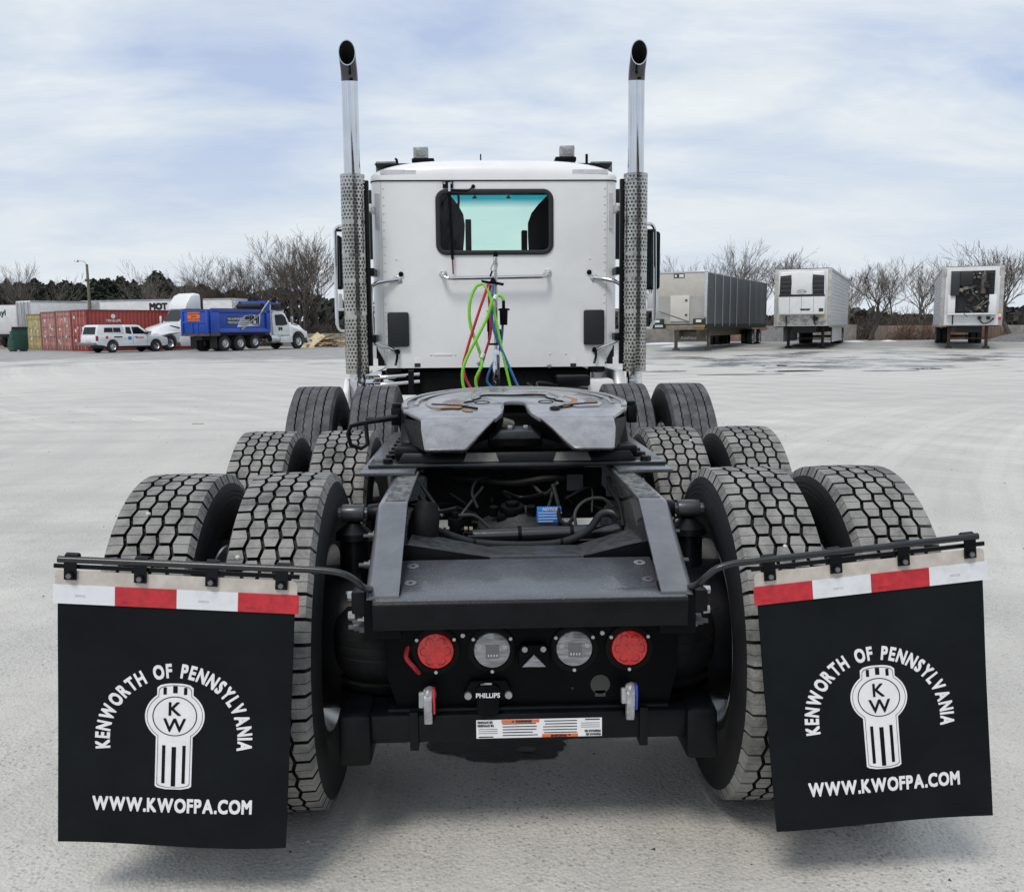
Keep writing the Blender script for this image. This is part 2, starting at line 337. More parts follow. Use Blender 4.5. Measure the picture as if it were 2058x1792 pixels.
    bp2 = n_('ShaderNodeBump'); bp2.inputs['Strength'].default_value = .3; bp2.inputs['Distance'].default_value = .01; t.links.new(v.outputs['Distance'], bp2.inputs['Height']); t.links.new(bp.outputs[0], bp2.inputs['Normal']); t.links.new(bp2.outputs[0], b.inputs['Normal'])
    return m
lot = ground_mat()
def axis_steps(lim): 
    a = [0]; 
    while a[-1] < lim: a.append(a[-1] + max(1.5, a[-1]*.12))
    return [-q for q in a[:0:-1]] + a
gx = axis_steps(1500); gb = MB()
gb.add([(x, y, gz(x, y)) for y in gx for x in gx], [(j*len(gx)+i, j*len(gx)+i+1, (j+1)*len(gx)+i+1, (j+1)*len(gx)+i) for j in range(len(gx)-1) for i in range(len(gx)-1)])
ground = gb.build('ground', lot, kind='structure', fix=False)
# ================================================================== the parked tractor in the foreground
T = thing('tractor_truck', 'white day cab tractor truck seen from behind, twin chrome stacks and lettered black mudflaps', 'truck')
TR = .525
def carcass(R, W, n=72, crown=.0):
    h = W/2; b = R-.020
    half = [(.40*h, R*.53), (.72*h, R*.545), (.80*h, R*.57), (.74*h, R*.60), (.90*h, R*.66), (.985*h, R*.745), (1.0*h, R*.80), (.985*h, R*.835), (.992*h, R*.838), (.97*h, R*.865), (.978*h, R*.868), (.955*h, R*.89), (.962*h, R*.893), (.94*h, R*.915), (.90*h, R*.94), (.865*h, b-.012), (.80*h, b), (.3*h, b+.002)]
    return half[::-1][:0] + [(-a, r) for a, r in half] + [(a, r) for a, r in half[::-1]]
def make_tyre(kind, R=TR, W=.275):
    m = MB(); m.lathe(carcass(R, W), (0,0,0), (1,0,0), 72, mi=0)
    def P(th, wv, r): return (wv, r*math.sin(th), r*math.cos(th))
    if kind == 'drive':
        NP = 48; dt = 2*math.pi/NP; hw = .112; B = [-hw, -.067, -.0225, .0225, .067, hw]; A = .0048; g = .0052; gt = .0052/(R*dt); sp = .0009/(R*dt)
        rng_ = random.Random(3)
        for c in range(5):
            off = .5 if c % 2 == 0 else 0
            for i in range(NP):
                tcn = (i+off)
                def lft(ph):  # ph in -.5..0..5 ; bulge at centre
                    tri = 1-4*abs(ph) if abs(ph) <= .5 else -1
                    return B[c]+g-(A*tri) if c > 0 else B[0]
                def rgt(ph):
                    tri = 1-4*abs(ph)
                    return B[c+1]-g+(A*tri) if c < 4 else B[5]
                for a0, a1 in ((-.5+gt, -sp), (sp, .5-gt)):
                    base = R-.021; top = [P((tcn+a)*dt, wv, R-.0022*(wv/hw)**2*1.6) for a, wv in ((a0, lft(a0)), (a0, rgt(a0)), (a1, rgt(a1)), (a1, lft(a1)))]
                    e = .0012
                    bot = []
                    for a, wv, sgn in ((a0, lft(a0), -1), (a0, rgt(a0), 1), (a1, rgt(a1), 1), (a1, lft(a1), -1)):
                        outer = (c == 0 and sgn < 0) or (c == 4 and sgn > 0)
                        bot.append(P((tcn+a)*dt, wv+sgn*(.012 if outer else e), base-(.012 if outer else 0)))
                    m.add(top+bot, [(0,1,2,3)], 1); k = len(m.v)-8
                    m.f += [(k, k+4, k+5, k+1), (k+1, k+5, k+6, k+2), (k+2, k+6, k+7, k+3), (k+3, k+7, k+4, k)]
                    m.mi += [1 if c == 4 else 0 if False else 0, 1 if c == 4 else 0, 0, 1 if c == 0 else 0]
    else:
        n = 144; edges = [(-.112, -.075), (-.066, -.027), (-.021, .021), (.027, .066), (.075, .112)]
        for e0, e1 in edges:
            rings = []
            for i in range(n):
                th = 2*math.pi*i/n; wv = .0022*(1 if i % 2 else -1)
                a = e0 + (0 if e0 < -.1 else wv); b = e1 + (0 if e1 > .1 else wv); o0 = .012 if e0 < -.1 else 0; o1 = .012 if e1 > .1 else 0
                rings.append([P(th, a-o0, R-.022-o0), P(th, a, R-.0018*(a/.11)**2), P(th, b, R-.0018*(b/.11)**2), P(th, b+o1, R-.022-o1)])
            rings.append(rings[0]); k = len(m.v); m.loft(rings, closed=False, cap=False, mi=1)
    return m
def make_rim(R=TR, W=.275):
    m = MB(); r = R*.545
    m.lathe([(-.105, r*1.04), (-.112, r*1.02), (-.10, r*.99), (-.06, r*.90), (.05, r*.89), (.09, r*.98), (.11, r*1.02), (.104, r*1.04)], (0,0,0), (1,0,0), 56)
    m.lathe([(.035, r*.89), (.05, r*.78), (.05, r*.5), (.065, r*.46), (.065, .06), (.085, .05), (.085, .001)], (0,0,0), (1,0,0), 40)
    return m
drum = MB().lathe([(.02, .001), (.02, .225), (-.17, .225), (-.175, .21), (-.175, .10), (-.14, .09), (-.14, .001)], (0,0,0), (1,0,0), 40)
def wheel_proto(kind):
    rim = make_rim().build('wheel', alu, T)
    ty = make_tyre(kind).build('tyre', [mat('sidewall', (.015, .0155, .017), .62, 0, c2=(.006, .0065, .0075), vs=6, bump=.15, bs=90, spec=.3, lo=.3, hi=.7), tread if kind == 'drive' else rib_tread], rim, fix=False, ang=25)
    return rim
LATX = (-1.052, -.715, .715, 1.052)
for kind, rows in (('drive', ((-.148, TR), (1.10, TR))), ('rib', ((2.40, TR+.12),))):
    proto = wheel_proto(kind); first = True
    for (y, z) in rows:
        for i, x in enumerate(LATX):
            o = proto if first else copy_tree(proto, T); first = False
            o.location = (x, y, z); flip = math.pi if i in (0, 2) else 0
            o.rotation_euler = (random.uniform(0, 6), 0, flip)
for (y, z) in ((-.148, TR), (1.10, TR), (2.40, TR+.12)):
    for sgn in (-1, 1):
        d = MB(); d.v = [tuple(Vector(p)*1) for p in drum.v]; d.f = drum.f; d.mi = drum.mi
        o = d.build('brake_drum', black, T); o.location = (sgn*.675, y, z); o.rotation_euler = (0, 0, 0 if sgn > 0 else math.pi)
    ax = MB().lathe([(-.62, .001), (-.62, .075), (-.25, .075), (-.16, .17), (-.06, .205), (.06, .205), (.16, .17), (.25, .075), (.62, .075), (.62, .001)], (0, y, z), (1,0,0), 28)
    ax.build('axle', dark, T)
# steer wheels and front of the truck (mostly hidden behind the cab)
rimf = wheel_proto('rib'); rimf.location = (1.03, 7.55, TR); c = copy_tree(rimf, T); c.location = (-1.03, 7.55, TR); c.rotation_euler = (1, 0, math.pi)

# ---- frame rails
for sgn in (-1, 1):
    prof = [(-.655, .795), (-.285, .982), (6.6, .982), (6.6, .70), (-.25, .70), (-.655, .585)]
    m = MB(); xo, xi = sgn*.442, sgn*.350
    sec = lambda y, zt, zb: [(xo, y, zb), (xo, y, zt-.022), (xo-sgn*.007, y, zt-.007), (xo-sgn*.022, y, zt), (xi, y, zt), (xi, y, zt-.011), (xo-sgn*.020, y, zt-.012), (xo-sgn*.011, y, zt-.024), (xo-sgn*.011, y, zb+.024), (xo-sgn*.020, y, zb+.012), (xi, y, zb+.011), (xi, y, zb), (xo-sgn*.02, y, zb)]
    m.loft([sec(-.655, .797, .685), sec(-.30, .975, .69), sec(-.282, .982, .67), sec(-.05, .982, .70), sec(6.6, .982, .70)])
    m.build('frame_rail', frame_paint, T, ang=50)
for sgn in (-1, 1): MB().prism([(-.6575, .682), (-.6575, .786), (-.60, .813), (-.60, .682)], 'x', min(sgn*.347, sgn*.4435), max(sgn*.347, sgn*.4435)).build('rail_end_shade', black_matte, T)  # black block standing in for the shaded hollow of the open rail end
# bare worn strip on the rail tops between the bend and the slider bed
worn = mat('worn_steel', (.20, .205, .20), .5, .35, c2=(.045, .047, .05), vs=38, bump=.3, bs=60, lo=.40, hi=.58, stretch=(1, .55, 1))
for sgn in (-1, 1): MB().box(min(sgn*.352, sgn*.418), max(sgn*.352, sgn*.418), -.275, .42, .978, .9845).build('rail_top_strip', worn, T)
# rail bolts and studs on the outside of the web
for sgn in (-1, 1):
    for y, z, l in ((-.33, .80, .05), (-.42, .74, .075), (-.5, .68, .05), (-.58, .69, .05), (-.2, .86, .05), (.02, .80, .06), (.1, .88, .06)):
        s_ = MB().cyl((sgn*.44, y, z), (sgn*(.44+l*.5), y, z), .017, 6).cyl((sgn*(.44+l*.5), y, z), (sgn*(.44+l*.8), y, z), .011, 10).cyl((sgn*(.44+l*.8), y, z), (sgn*(.44+l*1.1), y, z), .007, 8)
        s_.build('stud', mat('stud_grey', (.10, .105, .11), .4, .4), T)
# shock absorbers with upper mounts
for sgn in (-1, 1):
    y = -.16; z = .925
    m = MB().cyl((sgn*.43, y, z), (sgn*.485, y, z), .034, 14, .026); m.build('shock_bracket', black, T, bevel=.004)
    s_ = MB().cyl((sgn*.495, y, z), (sgn*.565, y, z), .028, 18).cyl((sgn*.565, y, z), (sgn*.592, y, z), .019, 6).cyl((sgn*.592, y, z), (sgn*.62, y, z), .011, 10).cyl((sgn*.48, y, z), (sgn*.497, y, z), .02, 6)
    s_.build('shock_mount', mat('mount_paint', (.035, .038, .043), .35, 0, coat=.2), T, bevel=.002)
    s_ = MB().lathe([(0, .02), (-.03, .055), (-.05, .058), (-.055, .05), (-.055, .046), (-.36, .046), (-.36, .001)], (sgn*.53, y, z-.03), (0,0,1), 24); s_.build('shock_absorber', black, T)
# spare flange plates under the slider bed
for sgn in (-1, 1): MB().box(min(sgn*.36, sgn*.555), max(sgn*.36, sgn*.555), .20, 1.42, .985, .997).build('mounting_plate', grey_plate, T, bevel=.002)

# ---- sloping rear cover with folded lip
m = MB(); zt = lambda y: .842 + (y+.36)*.172
P = [(-.362, -.412), (.362, -.412), (.366, -.60), (.418, -.605), (.418, -.672), (-.418, -.672), (-.418, -.605), (-.366, -.60)]
top = [(x, y, zt(y)) for x, y in P]; lo_ = [(x, y, zt(y)-.012) for x, y in P]; n = len(P)
m.add(top+lo_, [tuple(range(n)), tuple(range(n, 2*n))[::-1]] + [(i, (i+1) % n, n+(i+1) % n, n+i) for i in range(n)])
cover = m.build('rear_cover', grey_plate, T, bevel=.002)
lip = [(-.668, .788), (-.676, .783), (-.680, .774), (-.672, .708), (-.660, .708), (-.667, .772)]
MB().prism(lip, 'x', -.418, .418).build('cover_lip', black, cover, ang=50)
for x, y in ((-.325, -.455), (-.325, -.565), (.325, -.455), (.33, -.565)):
    nr = Vector((0, -.17, 1))
    MB().cyl((0,0,-.002), (0,0,.0012), .017, 24).cyl((0,0,.0012), (0,0,.0018), .006, 6, mi=1).lathe([(.0008, .0185), (.0016, .0175), (.0008, .0165)], (0,0,0), (0,0,1), 24, mi=1).build('countersunk_screw', [zinc if x > 0 and y > -.5 else grey_plate, ink], cover).location = (x, y, zt(y))
    o = col.objects[-1]; o.rotation_euler = (R_(9.7), 0, 0)
# ---- cross member behind the cover: web with flange
m = MB(); m.prism([(-.43, .70), (-.12, .70), (.13, .70), (.43, .70), (.43, .885), (.17, .831), (-.11, .831), (-.43, .885)], 'y', -.385, -.373)
m.build('cross_member', black, T)
m = MB(); m.add([(-.345, -.385, .872), (-.11, -.385, .832), (.175, -.385, .832), (.345, -.385, .872), (.345, -.16, .862), (.175, -.16, .812), (-.11, -.16, .812), (-.345, -.16, .862)], [(0, 1, 6, 7), (1, 2, 5, 6), (2, 3, 4, 5)])
m.build('cross_member_flange', mat('flange_paint', (.055, .058, .062), .42, 0, c2=(.012, .013, .015), vs=30, bump=.2, bs=150), T, fix=False)
MB().box(-.105, .17, -.397, -.383, .826, .836).build('flange_edge', grey_plate, T)
# axle-area cross tube, hoses and valves seen between the rails
tubey = .02
ct = MB().cyl((-.34, tubey, .80), (.35, tubey, .815), .026, 20); ct.build('torque_rod', mat('rod_paint', (.012, .013, .016), .2, 0, bump=.05, bs=60, coat=.5), T)
for x in (-.18, .0, .175): MB().lathe([(-.006, .0285), (.006, .0285)], (x, tubey, .802+.022*(x+.34)), (1,.022,0), 16).build('cable_tie', black_matte, T)
# corrugated conduit sagging across
pts = spline([(-.33, -.03, .86), (-.25, -.06, .835), (-.15, -.10, .812), (0, -.12, .805), (.13, -.11, .81), (.22, -.06, .835), (.27, .0, .875), (.31, .05, .87), (.335, .10, .84)], 12)
rr = [.0125 if i % 2 else .0098 for i in range(len(pts)*2-1)]
dense = []
for i in range(len(pts)-1): dense += [pts[i], (pts[i]+pts[i+1])/2]
dense.append(pts[-1]); dense2 = []
for i in range(len(dense)-1): dense2 += [dense[i], (dense[i]+dense[i+1])/2]
dense2.append(dense[-1])
MB().tube(dense2, [.0128 if i % 2 else .0100 for i in range(len(dense2))], 12).build('corrugated_hose', mat('conduit', (.03, .033, .037), .42, 0), T, ang=20)
for x, y, z in ((-.15, -.10, .812), (.13, -.11, .81)): MB().lathe([(-.004, .014), (.004, .014)], (x, y, z), (1,0,0), 14).build('cable_tie', black_matte, T)
# differential carrier with cap, bolts and the blue notice tag
diff = MB().lathe([(0, .001), (0, .06), (-.02, .075), (-.05, .14), (-.14, .17)], (.0, .14, .87), (0, -.1, 1), 24); diff = diff.build('differential', mat('casting', (.010, .0105, .012), .6, 0, var=.5, vs=20, bump=.3, bs=60), T)
MB().cyl((-.02, .12, .865), (-.02, .115, .892), .045, 20, .04).cyl((-.02, .115, .89), (-.02, .114, .905), .026, 6).build('breather_cap', black_matte, diff, bevel=.003)
for x in (-.085, .045): bolt(diff, (x, .105, .868), (0, -.2, 1), .017, .022, black_matte)
MB().box(-.075, .04, .085, .10, .835, .868).build('yoke', black_matte, diff, bevel=.006)
tg = MB().box(.062, .145, .068, .071, .838, .893); tg = tg.build('notice_tag', blue_label, T, bevel=.001)
tm = MB(); tm.text('NOTICE', .014, (.082, .0672, .879), (1,0,0), (0,0,1), bold=.02)
for k in range(4): tm.box(.067, .067+(.08, .07, .076, .05)[k], .0668, .0672, .871-.010*k, .873-.010*k)
tm.build('lettering', white_vinyl, tg, smooth=False, fix=False)
# air lines and harness, loose loops
def line(pts, r, m_, name='air_line', n=8, k=8): return MB().tube(spline(pts, k), r, n).build(name, m_, T)
nyl = mat('nylon_line', (.006, .006, .007), .4, spec=.25); pale = mat('pale_line', (.04, .04, .038), .35, spec=.3); wire = mat('braided_wire', (.008, .008, .008), .6, spec=.2)
line([(-.10, .35, .955), (-.14, .30, .95), (-.16, .22, .92), (-.14, .18, .87)], .006, nyl)
line([(.20, .02, .80), (.19, .05, .87), (.23, .10, .905), (.29, .12, .91), (.33, .12, .88)], .0055, pale)
line([(-.34, .04, .885), (-.27, .02, .89), (-.21, .0, .905)], .007, nyl); line([(-.21, .0, .88), (-.15, .04, .87), (-.10, .05, .825)], .006, pale)
line([(.12, .12, .96), (.135, .08, .90), (.14, .06, .85), (.165, .05, .835), (.19, .06, .86)], .0075, nyl)
line([(-.31, .5, .93), (-.2, .4, .94), (-.02, .35, .93), (.12, .32, .95), (.3, .45, .93)], .012, wire, 'wire_harness')
line([(.05, .36, .94), (.10, .28, .90), (.145, .22, .95)], .006, pale); line([(-.05, .4, .95), (.02, .5, .90), (.06, .6, .88), (.12, .5, .93)], .007, nyl)
line([(-.12, .33, .92), (-.18, .24, .86), (-.23, .2, .80)], .005, pale); line([(.14, .33, .92), (.12, .26, .87), (.10, .2, .84)], .005, pale)
line([(.34, .3, .95), (.33, .2, .93), (.345, .08, .90), (.345, 0, .86), (.345, -.02, .84)], .008, wire)
line([(-.335, .1, .93), (-.31, .05, .90), (-.30, .0, .87), (-.33, -.04, .84)], .011, nyl); line([(-.335, .2, .95), (-.29, .12, .90), (-.26, .08, .86)], .008, nyl)
for k in range(26):
    x = random.uniform(-.3, .3); y = random.uniform(.25, .75); z = random.uniform(.78, .93)
    line([(x, y, z), (x+random.uniform(-.12, .12), y+.06, z+random.uniform(-.05, .05)), (x+random.uniform(-.2, .2), y+random.uniform(-.1, .15), z+random.uniform(-.08, .06))], .006, random.choice((nyl, wire, nyl, pale)))
lv = MB().cyl((-.215, -.01, .815), (-.215, -.012, .875), .024, 16).cyl((-.215, -.012, .87), (-.215, -.013, .895), .012, 10).cyl((-.27, -.02, .835), (-.16, -.015, .835), .010, 8)
lv.build('leveling_valve', black_matte, T, bevel=.002)
for x, z in ((-.285, .842), (-.265, .84), (-.245, .838), (-.185, .836), (-.168, .835)): MB().cyl((x, -.02, z), (x+.011, -.02, z), .0125, 6).build('fitting', mat('brass', (.12, .105, .08), .4, .6), T)
bt = MB().lathe([(0, .03), (.03, .045), (.07, .05), (.12, .045), (.16, .03)], (-.325, -.17, .80), (.1, .12, .55), 16); bt.build('boot', rubber, T)
MB().lathe([(-.006, .046), (.006, .046)], (-.325, -.165, .825), (.1, .12, .55), 16).build('hose_clamp', zinc, T)
for x, y, z, s_ in ((-.30, .55, .87, .05), (.28, .5, .86, .06), (.2, .62, .90, .04), (-.1, .7, .86, .06)): MB().lathe([(0, .001), (0, s_), (.05, s_*1.1), (.10, s_*.8), (.12, .001)], (x, y, z-.06), (.3, -.3, 1), 14).build('brake_chamber', black, T)
MB().box(-.33, .33, .42, .45, .78, .97).build('cross_member', dark, T); MB().box(.19, .25, .34, .345, .90, .96).build('heat_tag', mat('tag_grey', (.012, .014, .016), .5), T)
MB().box(-.435, .435, 1.9, 1.95, .72, .97).build('cross_member', dark, T)

# ---- rear lamp panel
m = MB(); m.prism([(-.37, .42), (.40, .42), (.425, .52), (.43, .735), (-.405, .735), (-.40, .52)], 'y', -.515, -.507)
panel = m.build('lamp_panel', black_matte, T, bevel=.002)
ringm = mat('lamp_grommet', (.003, .0035, .004), .5, spec=.15)
for x, z, kind in ((-.262, .598, 'r'), (-.103, .597, 'w'), (.130, .597, 'w'), (.287, .596, 'r')):
    ring = MB().lathe([(0, .068), (.006, .068), (.008, .062), (.009, .054), (.005, .0525)], (x, -.515, z), (0,-1,0), 40); lamp = ring.build('tail_lamp' if kind == 'r' else 'backup_lamp', ringm, T)
    lens = MB().lathe([(.004, .0525), (.010, .050), (.013, .040), (.0145, .02), (.015, .001)], (x, -.515, z), (0,-1,0), 40)
    lens.build('lens', red_lens if kind == 'r' else clear_lens, lamp)
    if kind == 'r':
        for k in range(7):
            a = k*math.pi/3; q = 0 if k == 6 else .031
            MB().lathe([(0, .0125), (.0012, .0125), (.0012, .0108), (0, .0108)], (x+q*math.cos(a), -.5283+(.0008 if q else 0), z+q*math.sin(a)), (0,-1,0), 14).build('led_ring', mat('led_ring', (.22, .003, .005), .3), lamp)
    else:
        for k in range(4): MB().box(x-.012+k*.008, x-.008+k*.008, -.531, -.5295, z-.016, z-.010).build('led_chip', white_vinyl, lamp)
        MB().box(x-.018, x+.020, -.5302, -.5296, z-.022, z+.018).build('reflector', mat('reflector_grey', (.20, .21, .22), .25, .3), lamp)
        MB().box(x-.042, x+.042, -.5286, -.5280, z+.004, z+.016).build('reflector_band', mat('reflector_band', (.52, .53, .55), .3, .2), lamp)
    for a in (32, 148, 270): bolt(lamp, (x+.062*math.cos(R_(a)), -.522, z+.062*math.sin(R_(a))), (0,-1,0), .0055, .004, white_dull, 10, 'screw')
for x in (-.185, .21): bolt(T, (x, -.516, .64), (0,-1,0), .007, .005, white_dull, 8)
pl = MB().prism([(-.030, .555), (-.030, .60), (-.018, .618), (.045, .618), (.058, .60), (.058, .555)], 'y', -.545, -.515); pl = pl.build('licence_lamp', black_matte, T, bevel=.006)
MB().prism([(-.020, .556), (.014, .592), (.048, .556)], 'y', -.553, -.543).build('lens', clear_lens, pl, bevel=.002)
for x in (-.012, .040): bolt(pl, (x, -.547, .607), (0,-1,0), .009, .006, zinc, 12)
# seven-way socket
sk = MB().prism([(-.185, .475), (-.165, .512), (-.065, .512), (-.045, .475), (-.06, .455), (-.17, .455)], 'y', -.535, -.515); sk = sk.build('trailer_socket', black_matte, T, bevel=.004)
MB().prism([(-.148, .425), (-.148, .497), (-.138, .507), (-.094, .507), (-.084, .497), (-.084, .425), (-.10, .412), (-.132, .412)], 'y', -.556, -.536).build('socket_cover', black_matte, sk, bevel=.005)
MB().text('PHILLIPS', .0185, (-.116, -.5565, .472), (1,0,0), (0,0,1), align='C', bold=.03).build('lettering', white_vinyl, sk, smooth=False, fix=False)
MB().tube([(-.135, -.55, .508), (-.125, -.558, .512), (-.105, -.558, .512)], .003, 6).build('spring_clip', zinc, sk)
for x in (-.172, -.058): bolt(sk, (x, -.537, .472), (0,-1,0), .0115, .008, zinc, 12)
MB().cyl((.205, -.515, .488), (.205, -.5165, .488), .028, 28).box(.19, .22, -.5165, -.515, .452, .47).build('hole_plug', mat('bare_disc', (.05, .05, .048), .5), T)
for x in (-.05, .125): MB().cyl((x, -.515, .478), (x, -.517, .478), .004, 10).build('rivet', ink, T)
# gladhands
for x, pm, lab in ((-.275, red_plastic, 'L'), (.292, blue_plastic, 'R')):
    z = .462; g = MB()
    g.lathe([(0, .001), (0, .018), (.012, .024), (.02, .024), (.03, .014), (.03, .001)], (x-.018, -.55, z+.02), (.9, -.4, .1), 16)
    g.prism([(-.57, z-.06), (-.556, z-.062), (-.548, z-.03), (-.538, z+.02), (-.545, z+.035), (-.565, z+.04), (-.58, z+.02), (-.582, z-.01)], 'x', x-.020, x+.003)
    g.prism([(-.575, z-.01), (-.555, z-.012), (-.55, z+.03), (-.57, z+.034)], 'x', x-.034, x-.018)
    g.cyl((x-.005, -.515, z+.01), (x-.005, -.56, z+.01), .013, 12)
    gh = g.build('gladhand', cast, T, bevel=.003)
    MB().prism([(-.572, z-.030), (-.562, z-.034), (-.548, z-.01), (-.540, z+.03), (-.552, z+.044), (-.572, z+.042), (-.580, z+.015)], 'x', x+.005, x+.012).build('gladhand_cover', pm, gh, bevel=.003)
line([(-.335, -.50, .62), (-.345, -.525, .585), (-.325, -.525, .555), (-.31, -.51, .53)], .007, hose_red, 'brake_hose')
# ---- suspension cross beam and air springs
bm_ = MB().box(-.475, .475, -.545, -.445, .335, .420).build('suspension_beam', black, T, bevel=.012)
MB().box(-.40, .40, -.53, -.45, .420, .432).build('beam_top_plate', black, bm_, bevel=.003)
for sgn in (-1, 1):
    x = sgn*.49
    MB().prism([(-.57, .28), (-.42, .28), (-.38, .42), (-.42, .44), (-.56, .425)], 'x', x-.045, x+.045).build('beam_end', black, bm_, bevel=.014)
    MB().box(sgn*.325-.012, sgn*.325+.012, -.552, -.44, .318, .43).build('beam_strap', black, bm_, bevel=.002)
    prof = [(0, .10), (.02, .12), (.035, .125), (.04, .108), (.06, .125), (.085, .136), (.115, .140), (.118, .1385), (.121, .140), (.15, .141), (.153, .1395), (.156, .141), (.185, .138), (.21, .128), (.235, .10), (.24, .06), (.24, .001)]
    MB().lathe(prof, (sgn*.435, -.33, .435), (0,0,1), 44).build('air_spring', rubber, T)
    MB().lathe([(0, .001), (0, .12), (.03, .125), (.035, .001)], (sgn*.435, -.33, .40), (0,0,1), 28).build('spring_seat', black, T)
    MB().prism([(-.45, .30), (.1, .40), (.12, .46), (-.1, .46), (-.45, .42)], 'x', sgn*.49-.04, sgn*.49+.04).build('trailing_arm', black, T, bevel=.01)
    MB().box(sgn*.435-.05, sgn*.435+.05, -.40, -.26, .67, .70).build('spring_bracket', black, T)
# warning sticker on the beam
st = MB().box(-.178, .178, -.5475, -.5462, .348, .402); st = st.build('warning_sticker', white_vinyl, bm_); st.location.x = .028
b2 = MB().box(-.107, 0, -.5482, -.5476, .3925, .4015).box(.008, .11, -.5482, -.5476, .3485, .3575); b2.build('sticker_band', orange, st)
tx = MB(); U = ((1,0,0), (0,0,1)); Dn = ((-1,0,0), (0,0,-1))
tx.text('WARNING', .0095, (-.045, -.5485, .3937), *U, align='C', bold=.03); tx.text('WARNING', .0095, (.056, -.5485, .3562), *Dn, align='C', bold=.03)
tx.add([(-.079, -.5485, .394), (-.070, -.5485, .394), (-.0745, -.5485, .4005)], [(0, 1, 2)]); tx.add([(.09, -.5485, .356), (.081, -.5485, .356), (.0855, -.5485, .3495)], [(0, 1, 2)])
for s1, o_, uu in ((('PRIMAAX EX'), (-.174, -.5478, .393), U), ('FIREMAAX EX', (-.174, -.5478, .383), U), ('PRIMAAX EX', (.174, -.5478, .357), Dn), ('FIREMAAX EX', (.174, -.5478, .367), Dn)): tx.text(s1, .0075, o_, *uu, bold=.04)
rg = random.Random(5)
for k in range(5): tx.box(-.104, -.104+rg.uniform(.085, .10), -.5482, -.5477, .3885-.0085*k, .3885-.0085*k+.0024); tx.box(.107-rg.uniform(.085, .097), .107, -.5482, -.5477, .3605+.0085*k, .3605+.0085*k+.0024)
tx.box(-.172, -.13, -.5482, -.5477, .3505, .3535).box(.13, .172, -.5482, -.5477, .3965, .3995)
for k in range(3): tx.box(-.172, -.118, -.5480, -.5477, .374-.006*k, .3752-.006*k); tx.box(.118, .172, -.5480, -.5477, .375+.006*k, .3762+.006*k)
tx.build('lettering', ink, st, smooth=False, fix=False)

